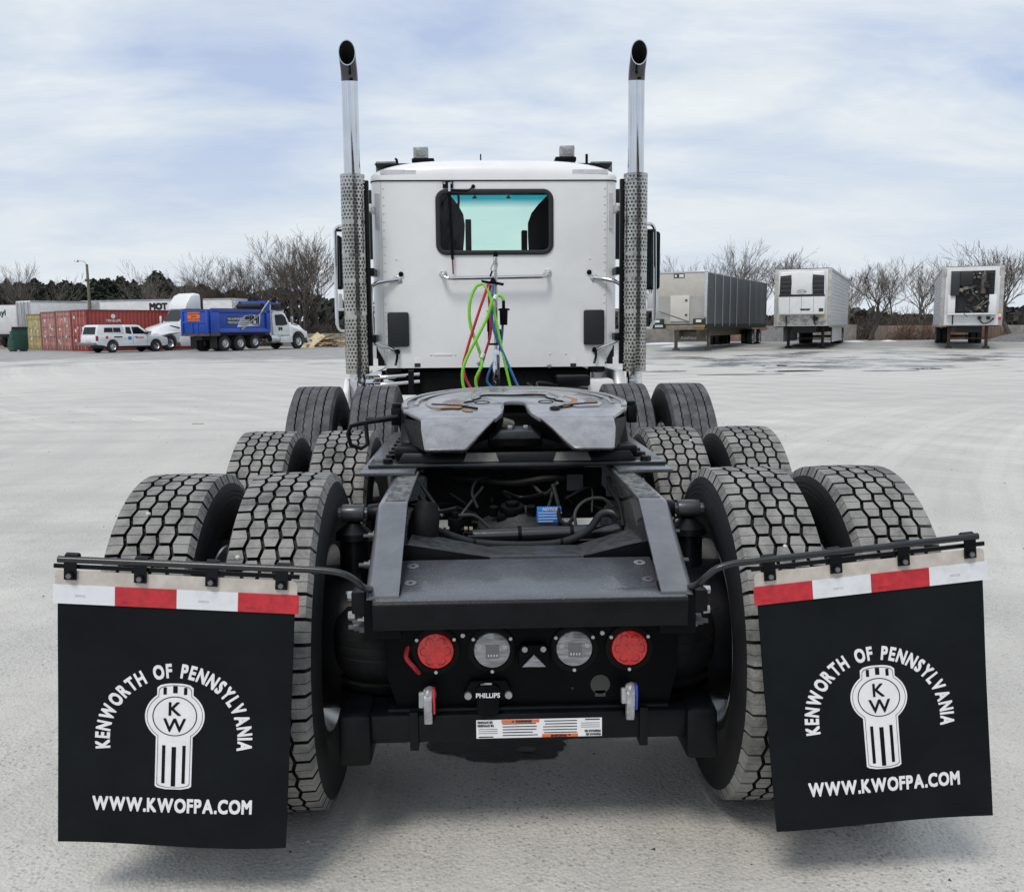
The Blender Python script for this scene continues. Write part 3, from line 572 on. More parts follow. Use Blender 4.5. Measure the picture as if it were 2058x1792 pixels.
# ---- mudflaps
def flap(side, O, dv, names):
    ev = Vector((dv[0], 0, dv[1])).normalized(); dn = Vector((ev.z, 0, -ev.x)); nv = Vector((0, -1, 0)); O = Vector((O[0], -.74, O[1]))
    FH = .712
    def bend(s, t):                      # gentle warp of the rubber sheet
        return .012*math.sin(s*5.2+side)*smooth01(.1, .7, t) + (.012 if side > 0 else .008)*smooth01(.25, .72, t)
    def W(s, t, o=0): return O + ev*s + dn*t + nv*(bend(s, t)+o)
    ns, nt_ = 16, 20; m = MB(); x0, x1 = .006, .598
    def edge(s): return FH + (.006*math.sin(s*7+side*2) + (.074*(s-.3) if side > 0 else -.045*(s-.3)))
    front = []; back = []
    for j in range(nt_+1):
        for i in range(ns+1):
            s = x0+(x1-x0)*i/ns; t = .02 + (edge(s)-.02)*j/nt_; front.append(W(s, t, .004)); back.append(W(s, t, -.004))
    k = (ns+1)*(nt_+1); m.add(front+back, [])
    g = lambda i, j: j*(ns+1)+i
    F = []
    for j in range(nt_):
        for i in range(ns): F += [(g(i, j), g(i+1, j), g(i+1, j+1), g(i, j+1)), (k+g(i, j), k+g(i, j+1), k+g(i+1, j+1), k+g(i+1, j))]
    for i in range(ns): F += [(g(i, 0), k+g(i, 0), k+g(i+1, 0), g(i+1, 0)), (g(i, nt_), g(i+1, nt_), k+g(i+1, nt_), k+g(i, nt_))]
    for j in range(nt_): F += [(g(0, j), g(0, j+1), k+g(0, j+1), k+g(0, j)), (g(ns, j), k+g(ns, j), k+g(ns, j+1), g(ns, j+1))]
    m.f += F; m.mi += [0]*len(F)
    fl = m.build('mudflap', flap_rubber, T, label=names)
    # metal strip with rounded top corners, carrying the tape
    hi = .012 if side > 0 else 0
    pp = [(0, .036), (.604, .036)] + [(.604-.012*(1-math.cos(R_(a))), -.006+.012*(1-math.sin(R_(a)))) for a in (0, 45, 90)] + [(.012-.012*math.sin(R_(a)), -.006+.012*(1-math.cos(R_(a)))) for a in (0, 45, 90)]
    q = MB(); n = len(pp); q.add([W(s, t, .0055) for s, t in pp] + [W(s, t, .0035) for s, t in pp], [tuple(range(n)), tuple(range(n, 2*n))[::-1]] + [(i, (i+1) % n, n+(i+1) % n, n+i) for i in range(n)])
    q.build('clamp_strip', cream, fl)
    for i in range(4):
        red = (i % 2 == 1) if side < 0 else (i % 2 == 0)
        a0, a1 = -.004+.1535*i, -.004+.1535*(i+1)-.0004; q = MB(); z0, z1 = (.030, .079)
        q.add([W(a0, z0, .0075), W(a1, z0, .0075), W(a1, z1, .0075), W(a0, z1, .0075), W(a0, z0, .0056), W(a1, z0, .0056), W(a1, z1, .0056), W(a0, z1, .0056)], [(0,1,2,3),(4,7,6,5),(0,4,5,1),(1,5,6,2),(2,6,7,3),(3,7,4,0)])
        tp = q.build('reflective_tape', tape_red if red else tape_white, fl)
        q = MB(); tt = z0+.03 if not red else z1-.008
        q.text('DOT-C2', .007, (0,0,0), (1,0,0), (0,0,1), fn=lambda x, y, a=a0+.055 if not red else a0+.02, t2=tt: W(a+x, t2-y, .0081)); q.build('lettering', mat('faint_ink', (.30, .30, .31), .6) if not red else mat('faint_ink_red', (.25, .01, .015), .6), fl, smooth=False, fix=False)
    # rod, flat bar and spring clips
    q = MB(); q.add([W(-.002+.0*0, -.022, o) for o in (.0,)], []) ; q = MB()
    A = [W(-.005, -.016, .000), W(.608, -.016, .000)]
    q.bar(A[0], A[1], .006, .011, (0,0,1)); q.build('flat_bar', black, fl, bevel=.001)
    for s in (.040, .213, .390, .565):
        c_ = MB()
        sect = [(.016, .010), (-.034, .010), (-.047, .004), (-.050, -.008), (-.044, -.018), (-.030, -.020), (-.030, -.016), (-.041, -.015), (-.046, -.008), (-.043, .002), (-.033, .0065), (.016, .0065)]
        rings = [[W(s+d, t, o+.002) for t, o in sect] for d in (-.0155, .0155)]
        c_.loft(rings); cl = c_.build('spring_clip', black, fl, ang=40)
        p = W(s, .004, .0125); bolt(fl, p, nv, .011, .007, black, 20, 'washer'); bolt(fl, p+nv*.005, nv, .0075, .006, frame_paint, 6, 'bolt')
    return fl, W
flaps = []
for side, O, dv, lab in ((-1, (-1.20, .90), (.6, -.04), 'left black rubber mudflap with white lettering, tape white first'), (1, (.572, .86), (.6, .058), 'right black rubber mudflap with white lettering, tape red first')):
    fl, W = flap(side, O, dv, lab)
    sy = .975 if side < 0 else 1.0; ds = 0 if side < 0 else .002; skew = -.028 if side < 0 else .055
    def V2(s, t, o): return W(s+ds, t + skew*(s-.3), o)
    # arc lettering
    s0, t0, rad, sz = .302, .425, .165, .0500
    words_ = 'KENWORTH OF PENNSYLVANIA'; wd = []
    nat = [.34 if ch == ' ' else glyphs(ch)[2] for ch in words_]; gap = .105; xs_ = (R_(199)*rad/sz - gap*len(nat))/sum(nat)
    wd = [q_*xs_+gap for q_ in nat]
    ang = -sum(wd)*sz/2/rad; q = MB()
    for ch, w_ in zip(words_ + ' ', wd + [0]):
        a = ang + (w_*sz/2)/rad
        if ch != ' ':
            def fn(x, y, a=a):
                rr_ = rad + y; x = x*xs_; return V2(s0 + math.sin(a)*rr_ + math.cos(a)*x, t0 - math.cos(a)*rr_ + math.sin(a)*x, .0050)
            q.text(ch, sz, (0,0,0), (1,0,0), (0,0,1), align='C', bold=.040, fn=fn)
        else: q.build('arc_lettering', white_vinyl, fl, smooth=False, fix=False); q = MB()
        ang += w_*sz/rad
    q = MB(); url = 'WWW.KWOFPA.COM'; un = [glyphs(ch)[2] for ch in url]; us = .0505; ug = .105; ux_ = (.415/us - ug*len(url))/sum(un); cur_ = -.2075
    for ch, w_ in zip(url, un):
        mid = cur_ + (w_*ux_+ug)*us/2
        q.text(ch, us, (0,0,0), (1,0,0), (0,0,1), align='C', bold=.038, fn=lambda x, y, mid=mid: V2(.302+mid+x*ux_, .618-y, .0050)); cur_ += (w_*ux_+ug)*us
    q.build('web_lettering', white_vinyl, fl, smooth=False, fix=False)
    # emblem: crowned shield outline with a disc, stripes and two letters
    cs, ct_, rw, rh = .3035, .363, .0760, .0690
    def outline(d):
        pt = []
        a_ = math.acos((.047-d)/(rw-d))
        for i in range(13):                       # right side of the disc
            a = a_ - 2*a_*i/12; pt.append((cs+(rw-d)*math.cos(a), ct_-(rh-d)*math.sin(a)))
        pt += [(cs+.047-d, .548-d)] + [(cs+(.047-d)*math.cos(R_(x)), .548-d+.010*math.sin(R_(x))) for x in (30, 60, 90, 120, 150)] + [(cs-.047+d, .548-d)]
        for i in range(13):
            a = math.pi + a_ - 2*a_*i/12; pt.append((cs+(rw-d)*math.cos(a), ct_-(rh-d)*math.sin(a)))
        pt += [(cs-.046+d, .288+d)] + [(cs+(.046-d)*math.cos(R_(x)), .288+d-.012*math.sin(R_(x))) for x in (150, 120, 90, 60, 30)] + [(cs+.046-d, .288+d)]
        return pt
    def hwid(t):
        if t < .296: return .046*math.sqrt(max(0, 1-max(0, (.288-t)/.012)**2)) if t < .288 else .046
        if t > .548: return .047*math.sqrt(max(0, 1-((t-.548)/.010)**2))
        k_ = 1-((t-ct_)/rh)**2; return max(.047 if t > ct_ else .046, rw*math.sqrt(k_) if k_ > 0 else 0)
    tl = sorted(set([.2765, .278, .281, .288, .5485, .553, .557] + [.288+.26*i/40 for i in range(41)])); q = MB()
    q.add([V2(cs+hwid(t)*k/5, t, .0050) for t in tl for k in range(-5, 6)], [(j*11+i, j*11+i+1, j*11+12+i, j*11+11+i) for j in range(len(tl)-1) for i in range(10)]); em = q.build('emblem', white_vinyl, fl, smooth=False, fix=False)
    a1, a2 = outline(.0046), outline(.0058); n = len(a1); q = MB()
    q.add([V2(s, t, .0056) for s, t in a1] + [V2(s, t, .0056) for s, t in a2], [(i, (i+1) % n, n+(i+1) % n, n+i) for i in range(n)])
    rr_ = [(cs+.057*k*math.cos(2*math.pi*i/48), ct_+.0525*k*math.sin(2*math.pi*i/48)) for k in (1, .955) for i in range(48)]
    q.add([V2(s, t, .0056) for s, t in rr_], [(i, (i+1) % 48, 48+(i+1) % 48, 48+i) for i in range(48)])
    for x_, w_ in ((-.026, .0085), (0, .0115), (.026, .0085)):
        for ya, yb in ((.440, .541), (.283 if x_ == 0 else .287, .302 if x_ == 0 else .306)):
            yb2 = yb + (.008 if x_ == 0 and yb > .5 else 0)
            q.add([V2(cs+x_-w_/2, ya+(.004 if x_ == 0 and ya > .4 else 0), .0056), V2(cs+x_+w_/2, ya+(.004 if x_ == 0 and ya > .4 else 0), .0056), V2(cs+x_+w_/2, yb2, .0056), V2(cs+x_-w_/2, yb2, .0056)], [(0, 1, 2, 3)])
    for ch, ty in (('K', .3605), ('W', .4035)):
        q.text(ch, 1, (0,0,0), (1,0,0), (0,0,1), align='C', bold=.015, fn=lambda x, y, ty=ty: V2(cs+x*(.054 if ty > .4 else .052), ty-y*.050, .0058))
    q.build('emblem_detail', flap_rubber, fl, smooth=False, fix=False)
# hanger rods bent from the frame
rod = mat('hanger_black', (.012, .013, .015), .33, 0, var=.3, vs=20, coat=.2)
lp = [(-.425, -.60, .80), (-.437, -.70, .835), (-.452, -.735, .862), (-.472, -.745, .879), (-.505, -.745, .889), (-.56, -.745, .895), (-.65, -.745, .9005), (-1.19, -.745, .9335)]
rp = [(.43, -.60, .79), (.437, -.70, .828), (.45, -.735, .856), (.475, -.745, .880), (.52, -.745, .893), (.58, -.745, .899), (.66, -.745, .907), (1.155, -.745, .955)]
for pp in (lp, rp):
    a = spline(pp[:-1], 6) + [Vector(pp[-1])]
    MB().tube(a, .0088, 12).build('mudflap_hanger', rod, T)
for sgn, z in ((-1, .80), (1, .79)): MB().box(min(sgn*.44, sgn*.475), max(sgn*.44, sgn*.475), -.66, -.58, z-.05, z+.01).build('hanger_bracket', black, T, bevel=.004)
for sgn in (-1, 1):
    for z in (.79, .735): bolt(T, (sgn*.477, -.62, z), (sgn, 0, 0), .013, .012, zinc)

def on_tyre(u, v, yc):
    d = ray(u, v); o = CAM - Vector((0, yc, TR)); a = d.y**2+d.z**2; b = 2*(o.y*d.y+o.z*d.z); c = o.y**2+o.z**2-(TR-.004)**2; return CAM + d*((-b-math.sqrt(max(0, b*b-4*a*c)))/(2*a))
stone = mat('caught_stone', (.62, .61, .58), .8, 0, var=.2, vs=60)
for u, v, yc in ((298, 1033, -.148), (478, 1120, -.148), (1578, 1098, -.148), (1388, 885, 1.10)):
    p = on_tyre(u, v, yc); MB().lathe([(-.006, .001), (-.004, .006), (.001, .0075), (.005, .004), (.006, .001)], p, (.3, -.6, .6), 6).build('caught_stone', stone, T, smooth=False)
# ---- slider bed under the fifth wheel
bed = MB().box(-.535, .55, .300, .40, .998, 1.010).box(-.535, -.40, .40, 1.40, .998, 1.010).box(.415, .55, .40, 1.40,   .998, 1.010).build('slider_bed', mat('bed_paint', (.022, .024, .028), .28, 0, var=.3, vs=14, bump=.1, bs=120, coat=.3), T, bevel=.002)
m = MB(); m.add([(-.43, .335, 1.011), (.445, .335, 1.011), (.425, .345, 1.045), (-.41, .345, 1.045), (-.43, .36, 1.011), (.445, .36, 1.011), (.425, .36, 1.045), (-.41, .36, 1.045)], [(0,1,2,3),(4,7,6,5),(0,4,5,1),(1,5,6,2),(2,6,7,3),(3,7,4,0)])
m.build('bed_angle', black, bed, bevel=.002)
pm = mat('masked_paint', (.16, .16, .145), .45, 0, var=.2, vs=20)
for a, b in ((-.19, -.06), (.14, .28)): MB().add([(a, .3335, 1.013), (b, .3335, 1.013), (b-.012, .343, 1.044), (a+.012, .343, 1.044)], [(0,1,2,3)]).build('bare_patch', pm, bed, fix=False)
for sgn, cx in ((-1, -.468), (1, .483)):
    for k in range(9): bolt(bed, (cx+sgn*(-.0), .345+.115*k, 1.010), (0,0,1), .021, .016, black, 6)
    for k in range(15): MB().box(cx-sgn*.055-.01, cx-sgn*.055+.01, .44+.062*k, .47+.062*k, 1.010, 1.032).build('rack_tooth', black, bed)
    MB().prism([(.50, 1.011), (.95, 1.011), (.84, 1.13), (.62, 1.13)], 'x', cx-sgn*.075-.045, cx-sgn*.075+.045).build('pedestal', black, bed, bevel=.01)
    MB().box(min(cx-sgn*.02, cx-sgn*.16), max(cx-sgn*.02, cx-sgn*.16), .40, .58, 1.012, 1.06).build('slide_block', black, bed, bevel=.012)
MB().box(-.40, .41, .55, .85, 1.011, 1.03).build('bed_plate', dark, bed)
MB().box(-.06, .05, .40, .47, 1.0115, 1.0135).build('white_decal', white_vinyl, bed)

# ---- fifth wheel (local plane tilted towards the rear)
FX, FY, FZ, FS = .012, .72, 1.196, .078
fwm = speck(mat('cast_paint', (.275, .283, .30), .20, 0, c2=(.175, .18, .193), vs=16, bump=.16, bs=26, coat=.45, lo=.3, hi=.6), 120, .2, (.05, .05, .055))
dkc = mat('cast_black', (.005, .0055, .007), .5, 0, var=.4, vs=25, bump=.4, bs=40, spec=.25)
def fp(x, y, h=0): return (FX+x, y - h*FS, FZ + (y-FY)*FS + h)
arc = lambda r, a0, a1, n: [(r*math.cos(R_(a0+(a1-a0)*i/n)), FY + r*math.sin(R_(a0+(a1-a0)*i/n))) for i in range(n+1)]
edge_y = .385
right = [(.360, edge_y), (.372, .43), (.425, .57)]; left = [(-x, y) for x, y in right[::-1]]
thr_r = [(.044, .62), (.054, .50), (.080, edge_y)]
thr = [(-.080, edge_y), (-.054, .50), (-.044, .62)] + [(.044*math.cos(R_(a)), .74+.044*math.sin(R_(a))) for a in (180, 150, 120, 90, 60, 30, 0)] + thr_r
outl = right + arc(.455, -18, 198, 60) + left + thr
def fplate(poly, h0, h1, name, m_, par, bevel=0):
    q = MB(); n = len(poly); q.add([fp(x, y, h1) for x, y in poly] + [fp(x, y, h0) for x, y in poly], [tuple(range(n)), tuple(range(n, 2*n))[::-1]] + [(i, (i+1) % n, n+(i+1) % n, n+i) for i in range(n)])
    return q.build(name, m_, par, bevel=bevel)
FWp = fplate(outl, -.018, 0, 'fifth_wheel', fwm, T, .004)
# outer skirt below the plate edge (dark side wall)
sk_o = arc(.452, -20, 200, 60)
q = MB(); k = len(sk_o); q.add([fp(x, y, -.016) for x, y in sk_o] + [fp(x*.985, FY+(y-FY)*.985, -.115) for x, y in sk_o], [(i, i+1, k+i+1, k+i) for i in range(k-1)]); q.build('skirt', dkc, FWp, fix=False)
# ramps
for sgn in (-1, 1):
    t_o, t_i = (sgn*.360, edge_y+.002), (sgn*.080, edge_y+.002)
    A = [Vector(fp(*t_i, 0)), Vector(fp(*t_o, 0))]
    mid = [Vector((FX+sgn*.118, .300, 1.142)), Vector((FX+sgn*.354, .300, 1.142))]
    low = [Vector((FX+sgn*.192, .215, 1.072)), Vector((FX+sgn*.338, .212, 1.072))]
    rings = []
    for a, b in ((A[0], A[1]), (mid[0], mid[1]), (low[0], low[1])):
        rings.append([a, b, b+Vector((0, .03, -.012)), a+Vector((0, .03, -.012))])
    # rounded lower outer corner
    q = MB(); q.loft([rings[0], rings[1], rings[2]]); q.build('ramp', fwm, FWp, bevel=.009, seg=3)
    # inside wall of the throat
    ti = [(sgn*.080, edge_y), (sgn*.054, .50), (sgn*.044, .62), (sgn*.044, .76)]
    q = MB(); top = [Vector(fp(x, y, -.004)) for x, y in ti]; bo = [Vector((FX+sgn*.20, .20, 1.068)), Vector((FX+sgn*.175, .42, 1.06)), Vector((FX+sgn*.10, .6, 1.07)), Vector((FX+sgn*.075, .76, 1.08))]
    q.add(top+bo, [(i, i+1, 5+i, 4+i) for i in range(3)]); q.build('throat_wall', dkc, FWp, fix=False)
    # side wall from the ramp forward
    q = MB(); a = [Vector(fp(sgn*.363, edge_y, -.01)), Vector(fp(sgn*.43, .56, -.03)), Vector(fp(sgn*.45, .66, -.03))]; b_ = [Vector((FX+sgn*.34, .22, 1.07)), Vector((FX+sgn*.40, .5, 1.06)), Vector((FX+sgn*.44, .66, 1.07))]
    q.add(a+b_, [(0, 1, 4, 3), (1, 2, 5, 4)]); q.build('side_wall', dkc, FWp, fix=False)
# jaw and lock bar deep in the throat
MB().box(FX-.11, FX+.10, .50, .80, 1.045, 1.10).build('lock_jaw', dkc, FWp, bevel=.01)
MB().prism([(FX-.10, 1.085), (FX+.09, 1.085), (FX+.06, 1.115), (FX-.065, 1.115)], 'y', .42, .60).build('lock_bar', mat('jaw_worn', (.03, .033, .036), .5, .2, var=.4, vs=30), FWp, bevel=.004)
MB().prism([(FX-.06, 1.12), (FX-.015, 1.11), (FX-.005, 1.135), (FX-.05, 1.15)], 'y', .50, .62).build('lock_plunger', mat('greasy_steel', (.12, .11, .095), .5, .3, var=.4, vs=30), FWp, bevel=.004)
for x in (-.035, .025): MB().box(FX+x, FX+x+.018, .47, .49, 1.115, 1.13).build('lock_lug', zinc, FWp, bevel=.002)
# raised rings, wear pads, cast marks
def ring_seg(r0, r1, a0, a1, h, n=48, m_=fwm, name='raised_ring'):
    return fplate(arc(r0, a0, a1, n) + arc(r1, a1, a0, n), -.001, h, name, m_, FWp, .0015)
ring_seg(.352, .436, 14, 166, .0012, 48, dkc, 'ring_groove_shade'); ring_seg(.432, .4535, -14, 194, .006); ring_seg(.385, .411, 14, 166, .006, 48)  # dark annulus between the rings paints the shade of the grooves
for s_ in (0, 1):
    a, b = (-6, 17) if s_ == 0 else (163, 186); ring_seg(.385, .405, a, b, .006, 10)
pad_in = [(.31*math.cos(R_(a))*1.0, FY-.045+.31*math.sin(R_(a))*1.0) for a in range(-2, 183, 5)]
inn = []
for a in range(182, -3, -5):
    r = .222 + .018*math.sin(R_(a*7)) + (.028 if 55 < a < 125 else 0) + (-.03 if a < 30 or a > 150 else 0); inn.append((r*math.cos(R_(a)), FY-.05+r*1.05*math.sin(R_(a))))
padp = [(.358*math.cos(R_(a)), FY+.358*math.sin(R_(a))) for a in range(-8, 189, 4)] + [(-.33, .60), (-.24, .585)] + inn + [(.24, .585), (.33, .60)]
fplate(padp, -.001, .007, 'wear_pad', fwm, FWp, .002)
MB().tube([fp(x, y, .003) for x, y in inn[3:-3]], .0042, 6).build('pad_edge_shade', dkc, FWp)  # dark line drawn as the shade along the pad's inner step
# curved cast slots and round marks
for sgn in (-1, 1):
    pts = [(sgn*.33, .655), (sgn*.27, .64), (sgn*.20, .60), (sgn*.15, .55)]
    MB().tube([fp(x, y, .008) for x, y in spline([Vector((a, b, 0)) for a, b in pts], 6) for x, y in [(x, y)]] if False else [fp(v.x, v.y, .007) for v in spline([Vector((a, b, 0)) for a, b in pts], 6)], .0055, 6).build('cast_slot', dkc, FWp)
    cx = sgn*.13; MB().tube([fp(cx+.03*math.cos(R_(a)), .74+.032*math.sin(R_(a)), .001) for a in range(0, 360, 20)], .0025, 5, closed=True).build('cast_mark', dkc, FWp)
MB().tube([fp(.115*math.cos(R_(a)), .935+.028*math.sin(R_(a)), .001) for a in range(0, 360, 15)], .002, 5, closed=True).build('cast_oval', dkc, FWp)
t_ = MB(); t_.text('Holland', 1, (0,0,0), (1,0,0), (0,1,0), align='C', bold=.02, fn=lambda x, y: fp(x*.046, .918+y*.05, .0015)); t_.build('lettering', dkc, FWp, smooth=False, fix=False)
# orange grease smears, each a thin irregular film
def smear(pts, h, seed, n=4):
    g_ = random.Random(seed); v = []
    for i in range(len(pts)):
        a, b = Vector(pts[i]), Vector(pts[(i+1) % len(pts)])
        for k in range(n): p = a.lerp(b, k/n); v.append((p.x+g_.uniform(-.006, .006), p.y+g_.uniform(-.008, .008)))
    fplate(v, h-.001, h+.0012, 'grease_smear', rust, FWp)
smear([(-.33, .565), (-.22, .57), (-.205, .60), (-.21, .68), (-.225, .72), (-.24, .68), (-.245, .62), (-.30, .585)], .007, 1)
smear([(.16, .57), (.20, .585), (.25, .66), (.262, .76), (.225, .85), (.205, .84), (.238, .76), (.225, .67), (.17, .60)], .007, 2)
smear([(.07, .968), (.14, .955), (.15, .975), (.08, .99)], .007, 3); smear([(.285, .70), (.33, .70), (.32, .73), (.29, .725)], .0075, 4)
smear([(-.20, .50), (-.17, .50), (-.175, .56), (-.205, .56)], .003, 5)
MB().lathe([(0, .001), (.004, .022), (.012, .018), (.016, .001)], fp(.15, .545, 0), (0, 0, 1), 9).build('grease_lump', dkc, FWp)
# pivot bosses
for sgn in (-1, 1):
    c_ = Vector(fp(sgn*.475, .70, -.02)); MB().box(c_.x-.02, c_.x+.02, c_.y-.02, c_.y+.02, c_.z-.06, c_.z+.01).cyl(c_+Vector((0,0,.005)), c_+Vector((0,0,.028)), .020, 8).build('pivot_boss', black, FWp, bevel=.004)
# release handle: bent bar with a loop
h0 = at(800, 838, .62); h1 = at(725, 851, .60); L0 = at(705, 856, .58); L1 = at(699, 872, .58); L2 = at(705, 894, .58); L3 = at(726, 901, .58); L4 = at(739, 893, .58); L5 = at(735, 852, .60)
MB().tube([h0, h1, L0, L1, L2 , L3, L4, L5], .0085, 10).build('release_handle', black, FWp)
MB().tube([at(800, 838, .66), at(760, 844, .66), at(735, 845, .66)], .012, 10).build('handle_guide', black, FWp)

# ================================================================== cab
CY0 = 4.80; CXm = .018
def hw(z): return 1.008 - .085*smooth01(1.40, 1.17, z)**1.2 if z < 1.40 else 1.008
cab = MB(); corner = .10
# back wall with a window opening
x0w, x1w, z0w, z1w = -.452, .488, 2.103, 2.607
win = rrect(x0w, x1w, z0w, z1w, .075, 6)
def ring_pts(poly_fn, c, n=96):
    return [poly_fn(2*math.pi*i/n) for i in range(n)]
wc = ((x0w+x1w)/2, (z0w+z1w)/2)
xl, xr, zb, zt_ = CXm-1.008+corner, CXm+1.008-corner, 1.172, 2.682
def onrect(a):
    dx_, dz_ = math.cos(a), math.sin(a); t = 1e9
    if dx_ > 1e-9: t = min(t, (xr-wc[0])/dx_)
    if dx_ < -1e-9: t = min(t, (xl-wc[0])/dx_)
    if dz_ > 1e-9: t = min(t, (zt_-wc[1])/dz_)
    if dz_ < -1e-9: t = min(t, (zb-wc[1])/dz_)
    return (wc[0]+dx_*t, wc[1]+dz_*t)
angs = sorted(set([math.atan2(z-wc[1], x-wc[0]) for x, z in win] + [math.atan2(z-wc[1], x-wc[0]) for x in (xl, xr) for z in (zb, zt_)]))
def onwin(a):
    dx_, dz_ = math.cos(a), math.sin(a); best = None
    for i in range(len(win)):
        (ax_, az), (bx, bz) = win[i], win[(i+1) % len(win)]; ax_ -= wc[0]; az -= wc[1]; bx -= wc[0]; bz -= wc[1]
        den = dx_*(bz-az) - dz_*(bx-ax_)
        if abs(den) < 1e-12: continue
        t = (ax_*(bz-az) - az*(bx-ax_))/den; u = (ax_*dz_ - az*dx_)/den
        if t > 0 and -1e-6 <= u <= 1+1e-6: best = t if best is None else min(best, t)
    return (wc[0]+dx_*best, wc[1]+dz_*best)
n = len(angs); A = [onrect(a) for a in angs]; B = [onwin(a) for a in angs]
cab.add([(x, CY0, z) for x, z in A] + [(x, CY0, z) for x, z in B] + [(x, CY0+.05, z) for x, z in B], [(i, (i+1) % n, n+(i+1) % n, n+i) for i in range(n)] + [(n+i, n+(i+1) % n, 2*n+(i+1) % n, 2*n+i) for i in range(n)])
zs = [1.172, 1.22, 1.27, 1.32, 1.40, 1.7, 2.1, 2.5, 2.682]
for sgn in (-1, 1):
    rings = []
    for z in zs:
        h = hw(z); r = [(CXm+sgn*(1.008-corner), CY0, z)]
        for i in range(1, 9):
            a = R_(90*i/8); r.append((CXm+sgn*(h-corner+corner*math.sin(a)), CY0+corner*(1-math.cos(a)), z))
        r += [(CXm+sgn*h, 5.6, z), (CXm+sgn*h, 6.45, z)]
        rings.append(r)
    cab.loft(rings, closed=False, cap=False)
cab = cab.build('cab', white_paint, T, fix=True, ang=25)
# roof cap
rf = MB(); G = []; nu, nv_ = 40, 14
for j in range(nv_+1):
    rowp = []
    for i in range(nu+1):
        u = -1+2*i/nu; ue = math.copysign(1-(1-abs(u))**1.6, u)
        H = .178*(max(0, 1-abs(ue)**3.2))**.42
        if j <= 8: a = R_(90*j/8); y = CY0-.012+.16*(1-math.cos(a))**1.15; z = 2.690+H*math.sin(a)**.8; wdt = 1.014-.03*math.sin(a)*0
        else: y = CY0+.148+(6.5-CY0-.148)*(j-8)/(nv_-8); z = 2.690+H + .02*(j-8)/(nv_-8)
        cy_ = CY0-.012; yy = max(y, cy_ + .10*(1-math.sqrt(max(0, 1-max(0, (abs(ue)-.9)/.1)**2))))
        rowp.append((CXm+1.014*ue, yy, z))
    G.append(rowp)
rf.loft(G, closed=False, cap=False)
for i in (0,): pass
rf.v += []; roof = rf.build('roof', white_paint, cab, ang=40, fix=True)
# seam gasket between roof and wall
sm = [(CXm-1.009, 5.2), (CXm-1.009, CY0+.10)] + [(CXm-(.909+.10*math.cos(R_(a))), CY0+.10-.10*math.sin(R_(a))) for a in range(10, 91, 10)]
sm += [(2*CXm-x, y) for x, y in sm[::-1]]
MB().tube([(x, y-.001, 2.686) for x, y in sm], .006, 6).build('roof_seam', ink, cab)
# window gasket and glass
def frame_loop(d0, d1, y0, y1, m_, name, par, rad=.075):
    a = rrect(x0w-d0, x1w+d0, z0w-d0, z1w+d0, rad+d0, 8); b = rrect(x0w-d1, x1w+d1, z0w-d1, z1w+d1, rad+d1, 8); n = len(a)
    q = MB(); q.add([(x, y0, z) for x, z in a] + [(x, y0, z) for x, z in b] + [(x, y1, z) for x, z in a] + [(x, y1, z) for x, z in b], [(i, (i+1) % n, n+(i+1) % n, n+i) for i in range(n)] + [(i, 2*n+i, 2*n+(i+1) % n, (i+1) % n) for i in range(n)] + [(n+i, n+(i+1) % n, 3*n+(i+1) % n, 3*n+i) for i in range(n)] + [(2*n+i, 3*n+i, 3*n+(i+1) % n, 2*n+(i+1) % n) for i in range(n)])
    return q.build(name, m_, par, bevel=.005)
frame_loop(.012, -.026, CY0-.014, CY0+.02, mat('gasket', (.010, .011, .013), .45), 'window_gasket', cab)
gl = MB(); gp = rrect(x0w-.005, x1w+.005, z0w-.005, z1w+.005, .075, 6); gl.add([(x, CY0+.008, z) for x, z in gp], [tuple(range(len(gp)))]); gl.build('rear_window', glass('rear_glass', (.86, .95, .93)), cab, fix=False)
# interior: floor, lining, seats, dash, windscreen
inter = mat('cab_lining', (.010, .011, .012), .9)
q = MB().box(CXm-.985, CXm+.985, CY0+.06, 6.44, 1.19, 1.25).box(CXm-.995, CXm-.975, CY0+.06, 6.44, 1.25, 2.68).box(CXm+.975, CXm+.995, CY0+.06, 6.44, 1.25, 2.68).box(CXm-.975, CXm+.975, CY0+.10, 6.3, 2.83, 2.84)
q.build('lining', inter, cab)
q = MB(); bw = [(CXm-.975, 1.25), (CXm+.975, 1.25), (CXm+.975, 2.675), (CXm-.975, 2.675)]
q.box(CXm-.975, x0w-.03, CY0+.055, CY0+.07, 1.25, 2.675).box(x1w+.03, CXm+.975, CY0+.055, CY0+.07, 1.25, 2.675).box(x0w-.03, x1w+.03, CY0+.055, CY0+.07, 1.25, z0w-.02).build('back_trim', inter, cab)
q = MB().box(CXm-1.0, CXm+1.0, 6.44, 6.5, 1.2, 2.0).box(CXm-1.0, CXm+1.0, 6.44, 6.5, 2.80, 2.86).box(CXm-1.0, CXm-.90, 6.44, 6.5, 2.0, 2.80).box(CXm+.90, CXm+1.0, 6.44, 6.5, 2.0, 2.80); q.build('front_bulkhead', inter, cab)
q = MB().box(CXm-.95, CXm+.95, 5.95, 6.44, 1.3, 2.05); q.build('dashboard', inter, cab, bevel=.04)
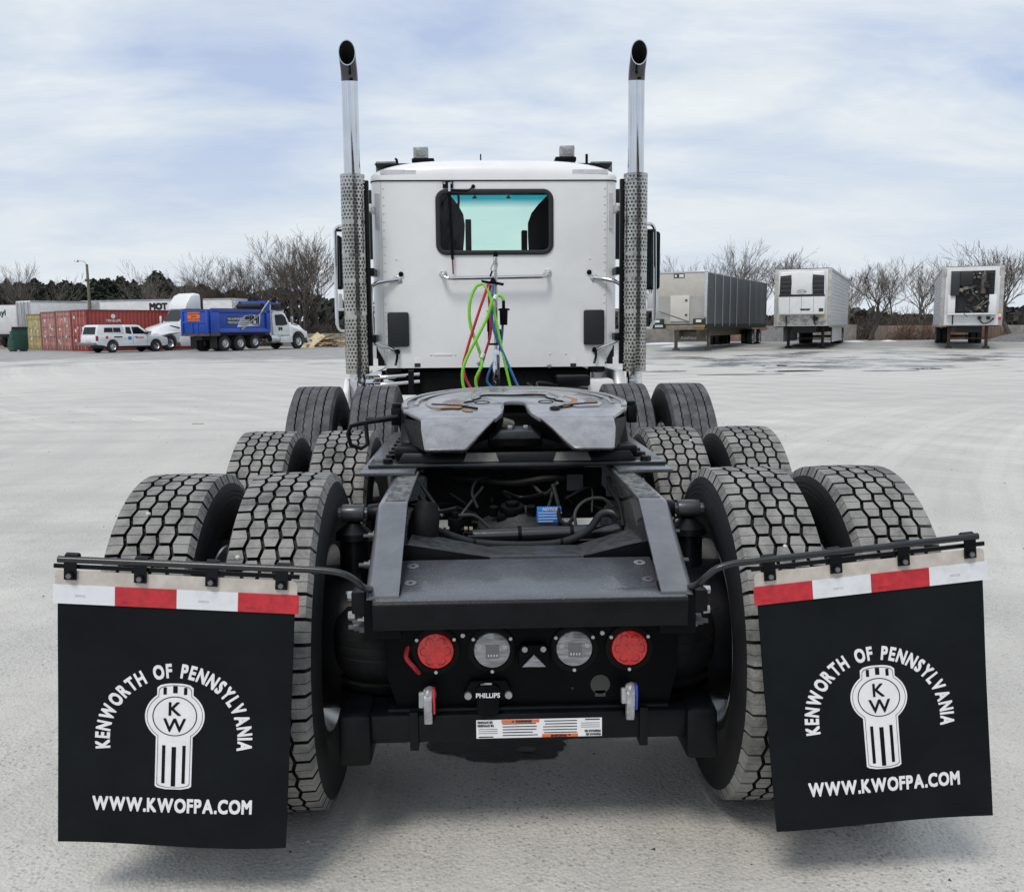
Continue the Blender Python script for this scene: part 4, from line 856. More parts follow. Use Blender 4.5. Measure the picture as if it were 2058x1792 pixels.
# windscreen with a shade band along its top
ws = bpy.data.materials.new('windscreen_glass'); ws.use_nodes = True; t = ws.node_tree; t.nodes.clear()
o_ = t.nodes.new('ShaderNodeOutputMaterial'); tr = t.nodes.new('ShaderNodeBsdfTransparent'); cr = t.nodes.new('ShaderNodeValToRGB'); tcx = t.nodes.new('ShaderNodeTexCoord'); sx_ = t.nodes.new('ShaderNodeSeparateXYZ'); mr = t.nodes.new('ShaderNodeMapRange')
t.links.new(tcx.outputs['Object'], sx_.inputs[0]); t.links.new(sx_.outputs[2], mr.inputs[0]); mr.inputs[1].default_value = 2.0; mr.inputs[2].default_value = 2.80; t.links.new(mr.outputs[0], cr.inputs[0])
e = cr.color_ramp.elements; e[0].position = .84; e[0].color = (.80, 1.0, .88, 1); e[1].position = .95; e[1].color = (.03, .38, .44, 1)
t.links.new(cr.outputs[0], tr.inputs[0]); t.links.new(tr.outputs[0], o_.inputs[0])
MB().add([(CXm-.95, 6.47, 1.95), (CXm+.95, 6.47, 1.95), (CXm+.95, 6.47, 2.84), (CXm-.95, 6.47, 2.84)], [(0,1,2,3)]).build('windscreen', ws, cab, fix=False)
# high-back seats: rounded shoulders towards the middle
for pts in ([(700, 381), (890, 381), (905, 392), (920, 410), (931, 430), (934, 450), (933, 472), (930, 510), (700, 520)], [(1300, 378), (1108, 381), (1100, 392), (1082, 410), (1068, 428), (1062, 445), (1062, 470), (1064, 510), (1300, 520)]):
    P = [at(u, v, 5.25) for u, v in pts]; n = len(P)
    q = MB(); q.add(P + [p+Vector((0, .12, -.01)) for p in P], [tuple(range(n)), tuple(range(n, 2*n))[::-1]] + [(i, (i+1) % n, n+(i+1) % n, n+i) for i in range(n)])
    q.build('seat_back', seat_cloth, cab, bevel=.02)
for u0, u1, v0 in ((935, 948, 441), (1048, 1060, 463)):
    a = at(u0, v0, 5.7); b = at(u1, 520, 5.7); MB().box(a.x, b.x, 5.68, 5.76, b.z, a.z).build('console_post', seat_cloth, cab, bevel=.01)
MB().tube([at(920, 385, 6.2), at(922, 400, 6.2), at(921, 418, 6.2)], .012, 6).build('mirror_cord', seat_cloth, cab)
for u in (954, 1022): a = at(u, 396, 6.35); MB().prism([(a.x-.025, a.z-.012), (a.x+.025, a.z-.012), (a.x, a.z+.02)], 'y', 6.35, 6.38).build('visor_clip', seat_cloth, cab)
# lower skirt bits under the wall corners
for sgn in (-1, 1): MB().box(CXm+min(sgn*.78, sgn*.92), CXm+max(sgn*.78, sgn*.92), CY0+.02, CY0+.14, 1.12, 1.172).build('cab_mount', black, cab, bevel=.02)
# panel seams, rivets
rv = mat('white_rivet', (.70, .715, .73), .35)
_rm = MB().lathe([(0, .0085), (.003, .007), (.0045, .001)], (0,0,0), (0,-1,0), 8).build('rivet', rv, cab); _rm.location = (-.885, CY0, 1.3)
def rivet(x, z, s=1):
    o = bpy.data.objects.new('rivet', _rm.data); col.objects.link(o); o.parent = cab; o.location = (x, CY0-.0005, z); o.scale = (s, s, s)
for x in (-.885, .921):
    for k in range(22): rivet(x, 1.24+.066*k)
for x, z in ((-.79, 2.06), (-.81, 1.93), (.80, 2.06), (.83, 1.94), (-.52, 1.28), (-.32, 1.28), (.47, 1.28), (.60, 1.28), (-.12, 1.27), (.93, 1.27), (.93, 1.22), (-.90, 1.27)): rivet(x, z, 1.1)
for x in (-.905, .941): MB().box(x-.0012, x+.0012, CY0-.0012, CY0+.003, 1.175, 2.68).build('panel_seam', mat('seam_grey', (.42, .43, .45), .6), cab)
MB().prism(rrect(-.50, -.345, 1.272, 1.290, .008, 3), 'y', CY0-.003, CY0+.001).build('stamped_rib', white_paint, cab, bevel=.001)
# decals (pale grey rectangles), vents, plugs
for x0, x1, z0, z1 in ((-.955, -.917, 2.30, 2.585), (.957, .99, 2.30, 2.585)): MB().box(x0, x1, CY0-.003, CY0+.01, z0, z1).build('grey_decal', grey_tape, cab)
for sgn, xa, xb in ((-1, -.905, -.615), (1, .655, .945)):
    q = MB(); q.add([(xa, CY0-.010, 2.735), (xb, CY0-.010, 2.735), (xb, CY0-.003, 2.772), (xa, CY0-.003, 2.772)], [(0, 1, 2, 3)]); q.build('grey_decal', grey_tape, cab, fix=False)
for x0, x1, z0, z1 in ((-.872, -.698, 1.348, 1.632), (.748, .918, 1.352, 1.640)):
    MB().prism(rrect(x0, x1, z0, z1, .018, 4), 'y', CY0-.035, CY0).build('vent_cover', mat('vent_grey', (.010, .013, .016), .45, 0, bump=.1, bs=120), cab, bevel=.007, seg=3)
for u, v in ((806, 551), (1184, 547)): p = at(u, v, CY0); MB().lathe([(0, .020), (.012, .020), (.016, .014), (.018, .001)], p, (0,-1,0), 16).build('plug', black_matte, cab)
for u, v in ((792, 716), (1190, 712)):
    p = at(u, v, CY0); MB().lathe([(0, .020), (.02, .022), (.03, .012), (.032, .001)], p+Vector((.03 if u < 900 else .02, 0, .045)), (0,-.8,-.6), 12).build('wire_grommet', black_matte, cab)
    MB().tube(spline([p+Vector((.03, -.03, .03)), p+Vector((.028, -.04, -.01)), p+Vector((.02, -.035, -.05))], 4), .010, 7).build('pigtail', black_matte, cab)
    MB().cyl(p+Vector((.02, -.035, -.05)), p+Vector((.012, -.035, -.075)), .011, 8).build('connector', mat('connector_blue', (.03, .07, .12), .5), cab)
for u in (839, 1152):
    v = 727; p = at(u, v, CY0); s_ = .026
    st2 = MB().box(p.x-s_, p.x+s_, CY0-.0015, CY0, p.z-.045, p.z+.035).build('caution_sticker', white_vinyl, cab)
    MB().box(p.x-s_, p.x+s_, CY0-.0022, CY0-.0016, p.z+.02, p.z+.035).build('sticker_band', mat('caution_amber', (.55, .22, .06), .5), st2) if False else None
    MB().box(p.x-s_+.001, p.x+s_-.001, CY0-.0022, CY0-.0016, p.z-.044, p.z-.012).add([(p.x-.018, CY0-.0022, p.z+.018), (p.x+.018, CY0-.0022, p.z+.018), (p.x, CY0-.0022, p.z-.008)], [(0, 1, 2)]).build('sticker_print', ink, st2) if False else MB().box(p.x-s_+.001, p.x+s_-.001, CY0-.0022, CY0-.0016, p.z-.044, p.z-.012).build('sticker_print', ink, cab)
for u, v in ((964, 729), (1353, 726)):
    pass
for u, v in ((963, 729), (1106 if False else 1104, 735)): p = at(u, v, CY0-.005); MB().lathe([(0, .018), (.008, .018), (.01, .012), (.012, .001)], p, (0,-1,0), 12).build('drain_plug', zinc, cab)
# grab handles
hm = chrome
def handle(pts, r=.0165, foot=()):
    o = MB().tube(spline(pts, 8), r, 12).build('grab_handle', hm, cab)
    for p in foot:
        MB().prism([(p.x-.035, p.z), (p.x-.008, p.z+.032), (p.x+.030, p.z+.026), (p.x+.036, p.z-.022), (p.x-.006, p.z-.034)], 'y', CY0-.008, CY0).build('handle_foot', alu, cab, bevel=.003)
        for a in (0, 2.1, 4.2): bolt(cab, (p.x+.022*math.cos(a), CY0-.010, p.z+.02*math.sin(a)), (0,-1,0), .006, .004, zinc, 8)
a, b = at(890, 551, CY0), at(1100, 548, CY0)
handle([a, a+Vector((.004, -.06, -.012)), a+Vector((.035, -.085, -.035)), a+Vector((.12, -.088, -.038)), (a+b)/2+Vector((0, -.088, -.038)), b+Vector((-.12, -.088, -.038)), b+Vector((-.035, -.085, -.035)), b+Vector((-.004, -.06, -.012)), b], foot=(a, b))
for U in (((800, 562), (770, 566), (752, 572), (746, 584), (747, 640), (750, 680), (757, 692), (782, 700), (795, 706)), ((1193, 558), (1222, 562), (1241, 568), (1248, 580), (1247, 640), (1246, 672), (1238, 686), (1210, 698), (1196, 704))):
    off = [0, -.05, -.07, -.075, -.075, -.075, -.07, -.04, 0]; P = [at(u, v, CY0+o) for (u, v), o in zip(U, off)]; handle(P, foot=(P[0], P[-1]))
# antenna bracket with hanging whip, roof lamps, horns
p = at(900, 371, CY0); br = MB().box(p.x-.042, p.x+.042, CY0-.02, CY0, p.z-.03, p.z+.03).build('antenna_bracket', black, cab, bevel=.004)
for dx_ in (-.028, .024): bolt(cab, (p.x+dx_, CY0-.021, p.z+.008), (0,-1,0), .011, .007, zinc, 10)
MB().cyl(p+Vector((.012, -.025, .01)), p+Vector((.012, -.03, -.06)), .011, 10).build('antenna_stud', chrome, cab)
MB().tube([p+Vector((.012, -.03, -.06)), p+Vector((.018, -.035, -.3)), p+Vector((.03, -.035, -.6))], .0115, 8).build('antenna_whip', black_matte, cab)
MB().tube([p+Vector((.028, -.035, -.58)), p+Vector((.034, -.035, -.72))], .0065, 6).build('whip_tip', mat('tip_red', (.18, .015, .015), .5), cab)
q = at(951, 375, CY0); MB().tube(spline([p+Vector((.02, -.022, -.045)), p+Vector((.09, -.022, -.05)), q+Vector((-.05, -.015, -.035)), q], 6), .0055, 6).build('antenna_cable', black_matte, cab); MB().lathe([(0, .016), (.01, .016), (.015, .001)], q, (0,-1,0), 12).build('cable_grommet', black_matte, cab)
for u, v in ((846, 310), (1139, 307)):
    p = at(u, v, 5.25); sg = -1 if u < 1000 else 1
    lb = MB().box(p.x-.062, p.x+.062, 5.2, 5.3, p.z-.042, p.z+.052).build('roof_lamp', mat('lamp_housing', (.34, .35, .35), .4, .4, var=.2, vs=30), roof, bevel=.006)
    MB().box(p.x-.04, p.x+.04, 5.195, 5.2, p.z-.02, p.z+.022).build('lamp_plate', mat('lamp_plate', (.25, .255, .26), .5, .3, var=.3, vs=70), roof)
    for dx_ in (-.052, .052):
        for dz_ in (-.032, .04): bolt(roof, (p.x+dx_, 5.198, p.z+dz_), (0,-1,0), .006, .004, alu, 8)
    MB().box(p.x-.075-.03*(sg > 0), p.x+.075+.04*(sg < 0), 5.17, 5.33, p.z-.085, p.z-.045).build('lamp_base', black_matte, roof, bevel=.01)
for pts in ([(800, 325), (797, 321), (794, 319)], [(966, 321), (966, 310)], [(1179, 324), (1179, 310)]):
    P = [at(u, v, 5.5) for u, v in pts]; P[0].z -= .05; MB().tube(P, .011 if len(pts) == 3 else .012 if pts[0][0] > 1100 else .006, 8).build('roof_antenna', black_matte, roof)
for u0, u1 in ((756, 798), (1186, 1229)):
    a = at(u0, 326, 6.2); b = at(u1, 341, 6.2); MB().box(a.x, b.x, 6.15, 6.4, b.z-.1, a.z).build('visor_end', mat('visor_grey', (.16, .165, .17), .35, .5, var=.3, vs=15), roof, bevel=.01)

# ---- exhaust stacks
def perforated(cx, cy, r, z0, z1, solid, m_, par):
    q = MB(); pz = .0285; rows = int((z1-z0)/pz); a0, a1 = R_(-135), R_(135); cols = int(r*(a1-a0)/.0285); da = (a1-a0)/cols; hr = .0092
    def P(a, z, rr=r): return (cx+rr*math.sin(a), cy-rr*math.cos(a), z)
    for i in range(rows):
        zc_ = z0+pz*(i+.5); sh = da/2 if i % 2 else 0
        bl = any(b0 <= (zc_-z0)/(z1-z0) <= b1 for b0, b1 in solid)
        for j in range(cols+1):
            c0 = a0+da*j-da/2+sh
            if c0+da > a1+da*.6: continue
            lo, hi = c0, c0+da; cc = (lo+hi)/2
            if bl or j == 0 or hi > a1-da*.3:
                q.add([P(lo, zc_-pz/2), P(hi, zc_-pz/2), P(hi, zc_+pz/2), P(lo, zc_+pz/2)], [(0, 1, 2, 3)]); continue
            o8 = [(hi, zc_), (hi, zc_+pz/2), (cc, zc_+pz/2), (lo, zc_+pz/2), (lo, zc_), (lo, zc_-pz/2), (cc, zc_-pz/2), (hi, zc_-pz/2)]
            i8 = [(cc+hr/r*math.cos(R_(45*k)), zc_+hr*math.sin(R_(45*k))) for k in range(8)]
            q.add([P(*p) for p in o8] + [P(*p) for p in i8] + [P(a, z, r-.0035) for a, z in i8], [(k, (k+1) % 8, 8+(k+1) % 8, 8+k) for k in range(8)] + [(8+k, 8+(k+1) % 8, 16+(k+1) % 8, 16+k) for k in range(8)])
    for z, zz_ in ((z0-.012, z0), (z0+rows*pz, z0+rows*pz+.012)):
        n_ = 40; q.loft([[P(a0-da*.5+(a1-a0+da)*k/n_, z, r+.0015) for k in range(n_+1)], [P(a0-da*.5+(a1-a0+da)*k/n_, zz_, r+.0015) for k in range(n_+1)]], closed=False, cap=False)
    return q.build('heat_shield', m_, par, fix=False, ang=60)
for sgn, cx, dz in ((-1, -1.105, 0), (1, 1.142, .008)):
    cy, r = 4.60, .064; lean = 0
    path = [Vector((cx, cy, 1.0)), Vector((cx, cy, 2.6)), Vector((cx, cy, 3.40+dz))]
    for k in range(1, 9): a = R_(43*k/8); path.append(Vector((cx, cy-.17*(1-math.cos(a)), 3.40+dz+.17*math.sin(a))))
    d_ = Vector((0, -math.sin(R_(43)), math.cos(R_(43)))); ycut = path[-1].y-.072
    def tubecut(rad, zstart, name, m_, par):
        q = MB(); V = []; n_ = 32; pp = [p for p in path if p.z >= zstart]
        for i, p in enumerate(pp):
            d = (pp[min(i+1, len(pp)-1)]-pp[max(i-1, 0)]).normalized(); x_ = Vector((1,0,0)); u_ = x_.cross(d)
            V.append([p+(x_*math.cos(2*math.pi*k/n_)+u_*math.sin(2*math.pi*k/n_))*rad for k in range(n_)])
        fin = []
        for k in range(n_):
            p = V[-1][k]; fin.append(p+d_*((p.y-ycut)/-d_.y*-1 if False else (ycut-p.y)/d_.y))
        V.append(fin); q.loft(V, cap=False); return q.build(name, m_, par, fix=False, ang=60), fin
    full = path; path = full[:3]; q0 = MB().tube([Vector((cx, cy, .95)), Vector((cx, cy, 2.5)), Vector((cx, cy, 3.412+dz))], r, 32, cap=False); st_ = q0.build('exhaust_stack', chrome, T, fix=False, ang=60); path = [Vector((cx, cy, 3.412+dz))] + full[3:]
    _t, f1 = tubecut(r+.0012, .9, 'stack_tip', mat('tip_dark', (.10, .10, .105), .09, 1), st_); _, f2 = tubecut(r-.004, 3.0, 'stack_inner_wall', mat('soot', (.004, .004, .004), .9), st_)
    n_ = 32; q = MB(); q.add(f1+f2, [(k, (k+1) % n_, n_+(k+1) % n_, n_+k) for k in range(n_)]); q.build('stack_rim', chrome, st_, fix=False)
    MB().lathe([(0, .001), (0, .078), (1.45, .078), (1.45, .001)], (cx, cy, 1.18), (0,0,1), 28).build('muffler', mat('muffler_steel', (.22, .20, .17), .4, .8, var=.4, vs=6), st_)
    perforated(cx, cy, .0945, 1.150+dz*.3, 2.700+dz, ((.285, .312), (.462, .487), (.585, .60), (.745, .775)), steel, st_)
    bx_ = cx-sgn*.108
    MB().box(bx_-.014, bx_+.014, cy+.0, cy+.05, 1.2, 2.66+dz).build('stack_stanchion', black, st_, bevel=.003)
    for z in (1.42, 1.95, 2.45):
        MB().box(min(bx_, CXm+sgn*.97), max(bx_, CXm+sgn*.97), cy+.01, cy+.22, z-.03, z+.03).build('stack_bracket', black if z < 2.4 else alu, st_, bevel=.006)
    for z in (1.33, 2.1, 2.4): MB().lathe([(-.012, .0965), (.012, .0965)], (cx, cy, z), (0,0,1), 28, a0=R_(40), a1=R_(140)).build('band_clamp', steel, st_, fix=False)
    # elbow below the shield
    MB().tube(spline([(cx, cy, 1.15), (cx, cy, 1.02), (cx-sgn*.02, cy+.08, .92), (cx-sgn*.1, cy+.25, .84), (cx-sgn*.2, cy+.6, .82)], 6), .062, 16).build('exhaust_elbow', chrome if sgn < 0 else mat('foil_wrap', (.7, .71, .72), .2, 1, bump=1.2, bs=30), st_)

# ---- mirrors on their tubular brackets (front edge of the doors)
for pts, mb, sgn in (([(688, 455), (680, 456), (674, 463), (674, 480), (675, 560), (677, 640), (679, 655), (685, 663), (694, 665)], (677, 690, 474, 582), -1), ([(1300, 450), (1309, 451), (1315, 459), (1316, 480), (1316, 560), (1315, 635), (1312, 650), (1306, 658), (1298, 659)], (1300, 1324, 466, 582), 1)):
    P = [at(u, v, 5.9) for u, v in pts]; mo = MB().tube(spline(P, 5), .0165, 10).build('mirror_bracket', chrome, T)
    a = at(mb[0], mb[2], 6.02); b = at(mb[1], mb[3], 6.02)
    MB().prism(rrect(min(a.x, b.x)-(.02 if sgn < 0 else .06), max(a.x, b.x), b.z, a.z, .03, 4), 'y', 5.96, 6.08).build('mirror_shell', black_matte, mo, bevel=.015)
    MB().prism(rrect(min(a.x, b.x)-(.005 if sgn < 0 else .045), max(a.x, b.x)-.015, b.z+.02, a.z-.02, .02, 4), 'y', 5.955, 5.962).build('mirror_glass', mat('mirror_glass', (.03, .045, .045), .03, .6), mo)
    a2 = at(mb[0]+2, 590, 6.0); b2 = at(mb[1]-2, 625, 6.0); MB().box(min(a2.x, b2.x), max(a2.x, b2.x), 5.97, 6.05, b2.z, a2.z).build('convex_mirror', white_dull, mo, bevel=.015)
    for v in (463, 622, 655): q = at(pts[4][0], v, 5.9); MB().tube([q, Vector((CXm+sgn*1.0, 5.95, q.z))], .013, 8).build('mirror_arm', chrome if v == 622 else black, mo)

# ---- pogo stick with air and electric lines
PY = 4.10
pg = MB().cyl(at(997, 702, PY), Vector((at(997, 702, PY).x, PY, .98)), .038, 4).build('line_post', chrome, T, bevel=.004)
b0 = at(997, 702, PY); b1 = at(996, 516, PY)
MB().cyl(b0, b1, .013, 12).build('spring_pole', alu, pg); MB().lathe([(0, .018), (.03, .018), (.045, .001)], b1, (0,0,1), 12).build('pole_cap', black_matte, pg)
MB().cyl(b1+Vector((0,0,-.06)), b1+Vector((0,0,-.01)), .018, 10).build('pole_ferrule', alu, pg)
MB().tube(spline([at(995, 524, PY-.03), at(1000, 532, PY-.03), at(994, 544, PY-.03), at(987, 543, PY-.03), at(989, 534, PY-.03), at(995, 524, PY-.03)], 6), .004, 6).build('carabiner', zinc, pg)
MB().tube([at(989, 545, PY-.03), at(985, 556, PY-.03)], .007, 6).build('strap', black_matte, pg)
ch = MB().prism([(at(u, 1, PY).x, at(996, v, PY).z) for u, v in ((960, 563), (978, 566), (985, 556), (992, 567), (1008, 570), (1006, 575), (990, 572), (976, 571), (962, 568))], 'y', PY-.06, PY-.02); ch.build('hose_hanger', black_matte, pg, bevel=.003)
def hose(pts, m_, r=.0118, name='air_hose', ys=None):
    P = [at(u, v, PY-.05 - (ys[i] if ys else .012*math.sin(i))) for i, (u, v) in enumerate(pts)]
    return MB().tube(spline(P, 7), r, 10).build(name, m_, T)
hose([(969, 570), (957, 576), (946, 600), (943, 630), (947, 660), (958, 690), (967, 718), (968, 735), (960, 752), (956, 765), (960, 790)], hose_green, name='electric_cable')
hose([(981, 570), (975, 590), (963, 625), (950, 665), (938, 705), (931, 735), (936, 760), (946, 780)], hose_red, .0105)
hose([(986, 572), (983, 600), (986, 660), (984, 680), (975, 710), (965, 745), (958, 770)], hose_red, .0095, ys=[-.03]*7)
hose([(991, 572), (988, 620), (992, 660), (1003, 690), (1018, 725), (1032, 757), (1045, 785)], hose_blue, .0105)
hose([(972, 571), (983, 590), (994, 630), (1004, 680), (1015, 730), (1024, 770), (1030, 790)], hose_green, .0105, 'electric_cable')
hose([(1012, 603), (1008, 596), (1001, 594), (990, 604), (978, 640), (958, 680), (940, 715), (930, 745), (931, 775), (940, 790)], hose_green, name='electric_cable', ys=[.05]*10)
hose([(1012, 600), (1007, 690), (986, 740), (979, 765), (990, 780)], hose_blue, .0095, ys=[-.05]*5)
for u, v, dv_ in ((998, 597, 7), (972, 714, 9)): a = at(u, v-dv_/2, PY-.115 if u > 990 else PY-.05); b = at(u-4, v+dv_/2, PY-.115 if u > 990 else PY-.05); MB().cyl(a, b, .0165, 10).build('hose_label', white_vinyl, T)
# plug holders hanging on the pole
a = at(1012, 610, PY-.02); pk = MB().cyl(a+Vector((0,0,.02)), a+Vector((0,0,-.035)), .013, 10).cyl(a+Vector((0,0,-.035)), a+Vector((0,0,-.16)), .032, 14, .028).box(a.x-.04, a.x+.045, a.y-.015, a.y+.015, a.z-.052, a.z-.038).build('cable_plug', black_matte, T, bevel=.003)
a = at(992, 640, PY+.0); MB().box(a.x-.05, a.x-.012, a.y-.02, a.y+.02, a.z-.10, a.z+.06).box(a.x-.04, a.x+.05, a.y-.02, a.y+.02, a.z-.20, a.z-.185).box(a.x-.045, a.x-.03, a.y-.015, a.y+.015, a.z-.2, a.z-.1).box(a.x+.03, a.x+.055, a.y-.02, a.y+.02, a.z-.19, a.z-.08).build('plug_holder', black_matte, T, bevel=.003)
# ---- under and beside the cab
MB().box(-.80, .82, 4.86, 6.4, .62, 1.15).build('under_cab_bulk', dark, T, bevel=.03)
tk = MB().lathe([(0, .001), (0, .22), (.03, .28), (.06, .30), (1.35, .30), (1.38, .28), (1.41, .22), (1.41, .001)], (-.93, 4.98, .845), (0,1,0), 40).build('fuel_tank', chrome, T)
for y in (5.2, 6.0): MB().lathe([(-.03, .304), (.03, .304)], (-.93, y, .845), (0,1,0), 40).build('tank_strap', alu, tk, fix=False)
for k, (z, dx_) in enumerate(((1.10, 0), (1.04, .02))): MB().tube(spline([(-1.20, 4.9, z), (-1.12, 4.82, z), (-.9, 4.8, z), (-.62, 4.82, z+.02)], 6), .018, 8).build('step_trim', chrome, T)
MB().prism([(4.5, .60), (6.3, .60), (6.3, 1.10), (4.62, 1.10), (4.5, 1.0)], 'x', -1.22, -1.17).build('side_fairing', white_paint, T, bevel=.02); MB().prism([(4.75, .60), (6.3, .60), (6.3, 1.14), (4.85, 1.14), (4.75, 1.0)], 'x', 1.02, 1.10).build('side_fairing', white_paint, T, bevel=.02)
MB().box(.72, 1.0, 4.74, 5.0, .86, 1.07).build('battery_box', white_paint, T, bevel=.03)
MB().box(-.60, -.55, 4.3, 4.4, .95, 1.12).box(-.72, -.66, 4.5, 4.56, .9, 1.14).build('support_bracket', black, T) if False else None
MB().box(-.70, -.655, 4.6, 4.65, .95, 1.16).build('support_bracket', black, T)
MB().box(.50, .78, 4.55, 4.85, 1.02, 1.11).build('deck_bracket', black, T, bevel=.02)
MB().box(-.78, -.60, 3.3, 4.3, .80, .985).build('tool_box', white_dull, T, bevel=.02)
MB().cyl((-.33, 3.6, .98), (-.33, 3.6, 1.05), .09, 16, .05).build('frame_cap', black, T, bevel=.01)
for k in range(14):
    x = random.uniform(-.42, .42); y = random.uniform(3.2, 4.6); z = random.uniform(.95, 1.04); line([(x, y, z), (x+random.uniform(-.2, .2), y+.2, z+random.uniform(-.02, .06)), (x+random.uniform(-.3, .3), y+.5, z)], random.uniform(.008, .016), random.choice((nyl, wire, black_matte)), 'air_line')
MB().tube(spline([(-.28, 3.5, 1.04), (-.25, 3.5, 1.075), (-.21, 3.5, 1.06), (-.22, 3.5, 1.03)], 5), .006, 6).build('zip_tie', white_vinyl, T)
MB().tube(spline([(-.12, 3.9, 1.04), (-.05, 3.9, 1.06), (.0, 3.95, 1.05)], 5), .011, 8).build('blue_coupler', hose_blue, T)
MB().box(-.43, .43, 3.0, 4.6, .93, .96).build('deck_plate', dark, T)
# hood, fenders and bumper ahead of the cab
q = MB(); q.loft([[(CXm-1.0, 6.5, .9), (CXm+1.0, 6.5, .9), (CXm+1.0, 6.5, 1.95), (CXm+.7, 6.5, 2.05), (CXm-.7, 6.5, 2.05), (CXm-1.0, 6.5, 1.95)], [(CXm-1.1, 7.6, .9), (CXm+1.1, 7.6, .9), (CXm+1.0, 7.6, 1.6), (CXm+.6, 7.6, 1.85), (CXm-.6, 7.6, 1.85), (CXm-1.0, 7.6, 1.6)], [(CXm-1.1, 8.5, .9), (CXm+1.1, 8.5, .9), (CXm+.9, 8.5, 1.3), (CXm+.5, 8.5, 1.65), (CXm-.5, 8.5, 1.65), (CXm-.9, 8.5, 1.3)]])
q.build('hood', white_paint, T, bevel=.05); MB().box(-1.2, 1.22, 8.3, 8.6, .35, .75).build('front_bumper', chrome, T, bevel=.05)
# ================================================================== background vehicles
def place(name, label, cat, x, y, hd, group=None): return thing(name, label, cat, (x, y, gz(x, y)), R_(hd), group)
rub2 = mat('road_rubber', (.020, .020, .021), .8, 0, var=.3, vs=6); alu2 = mat('wheel_alloy', (.60, .61, .62), .25, 1, var=.1, vs=20); trim = mat('dark_trim', (.012, .012, .014), .6); glass_dark = mat('dark_glass', (.006, .008, .009), .10, 0, spec=.35)
_wh = {}
def wheel(par, x, y, r=.52, w=.28, hub=None, out=1, holes=8):
    k = (r, w, hub.name if hub else '', holes)
    if k not in _wh:
        q = MB().lathe([(-w/2, r*.55), (-w/2, r*.60), (-w*.48, r*.8), (-w*.42, r*.96), (-w*.34, r), (w*.34, r), (w*.42, r*.96), (w*.48, r*.8), (w/2, r*.60), (w/2, r*.55)], (0,0,0), (0,1,0), 32)
        ty = q.build('wheel', rub2, par)
        h = MB().lathe([(w*.46, r*.60), (w*.47, r*.56), (w*.30, r*.50), (w*.22, r*.42), (w*.26, r*.22), (w*.42, r*.18), (w*.44, r*.001)], (0,0,0), (0,1,0), 28).build('rim', hub or alu2, ty)
        for a in range(holes):
            an = 2*math.pi*a/holes; c_ = Vector((r*.36*math.cos(an), w*.262, r*.36*math.sin(an))); MB().cyl(c_-Vector((0, .03, 0)), c_+Vector((0, .004, 0)), r*.065, 8).build('rim_hole', ink, ty)
        _wh[k] = ty; o = ty
    else: o = copy_tree(_wh[k], par)
    o.location = (x, y, r); o.rotation_euler = (0, random.uniform(0, .7), 0 if out > 0 else math.pi); return o
def panel_text(par, s, size, o, ux, uy, m_, off=.006, align='L', bold=.02):
    return MB().text(s, size, o, ux, uy, off, align, bold).build('lettering', m_, par, smooth=False, fix=False)

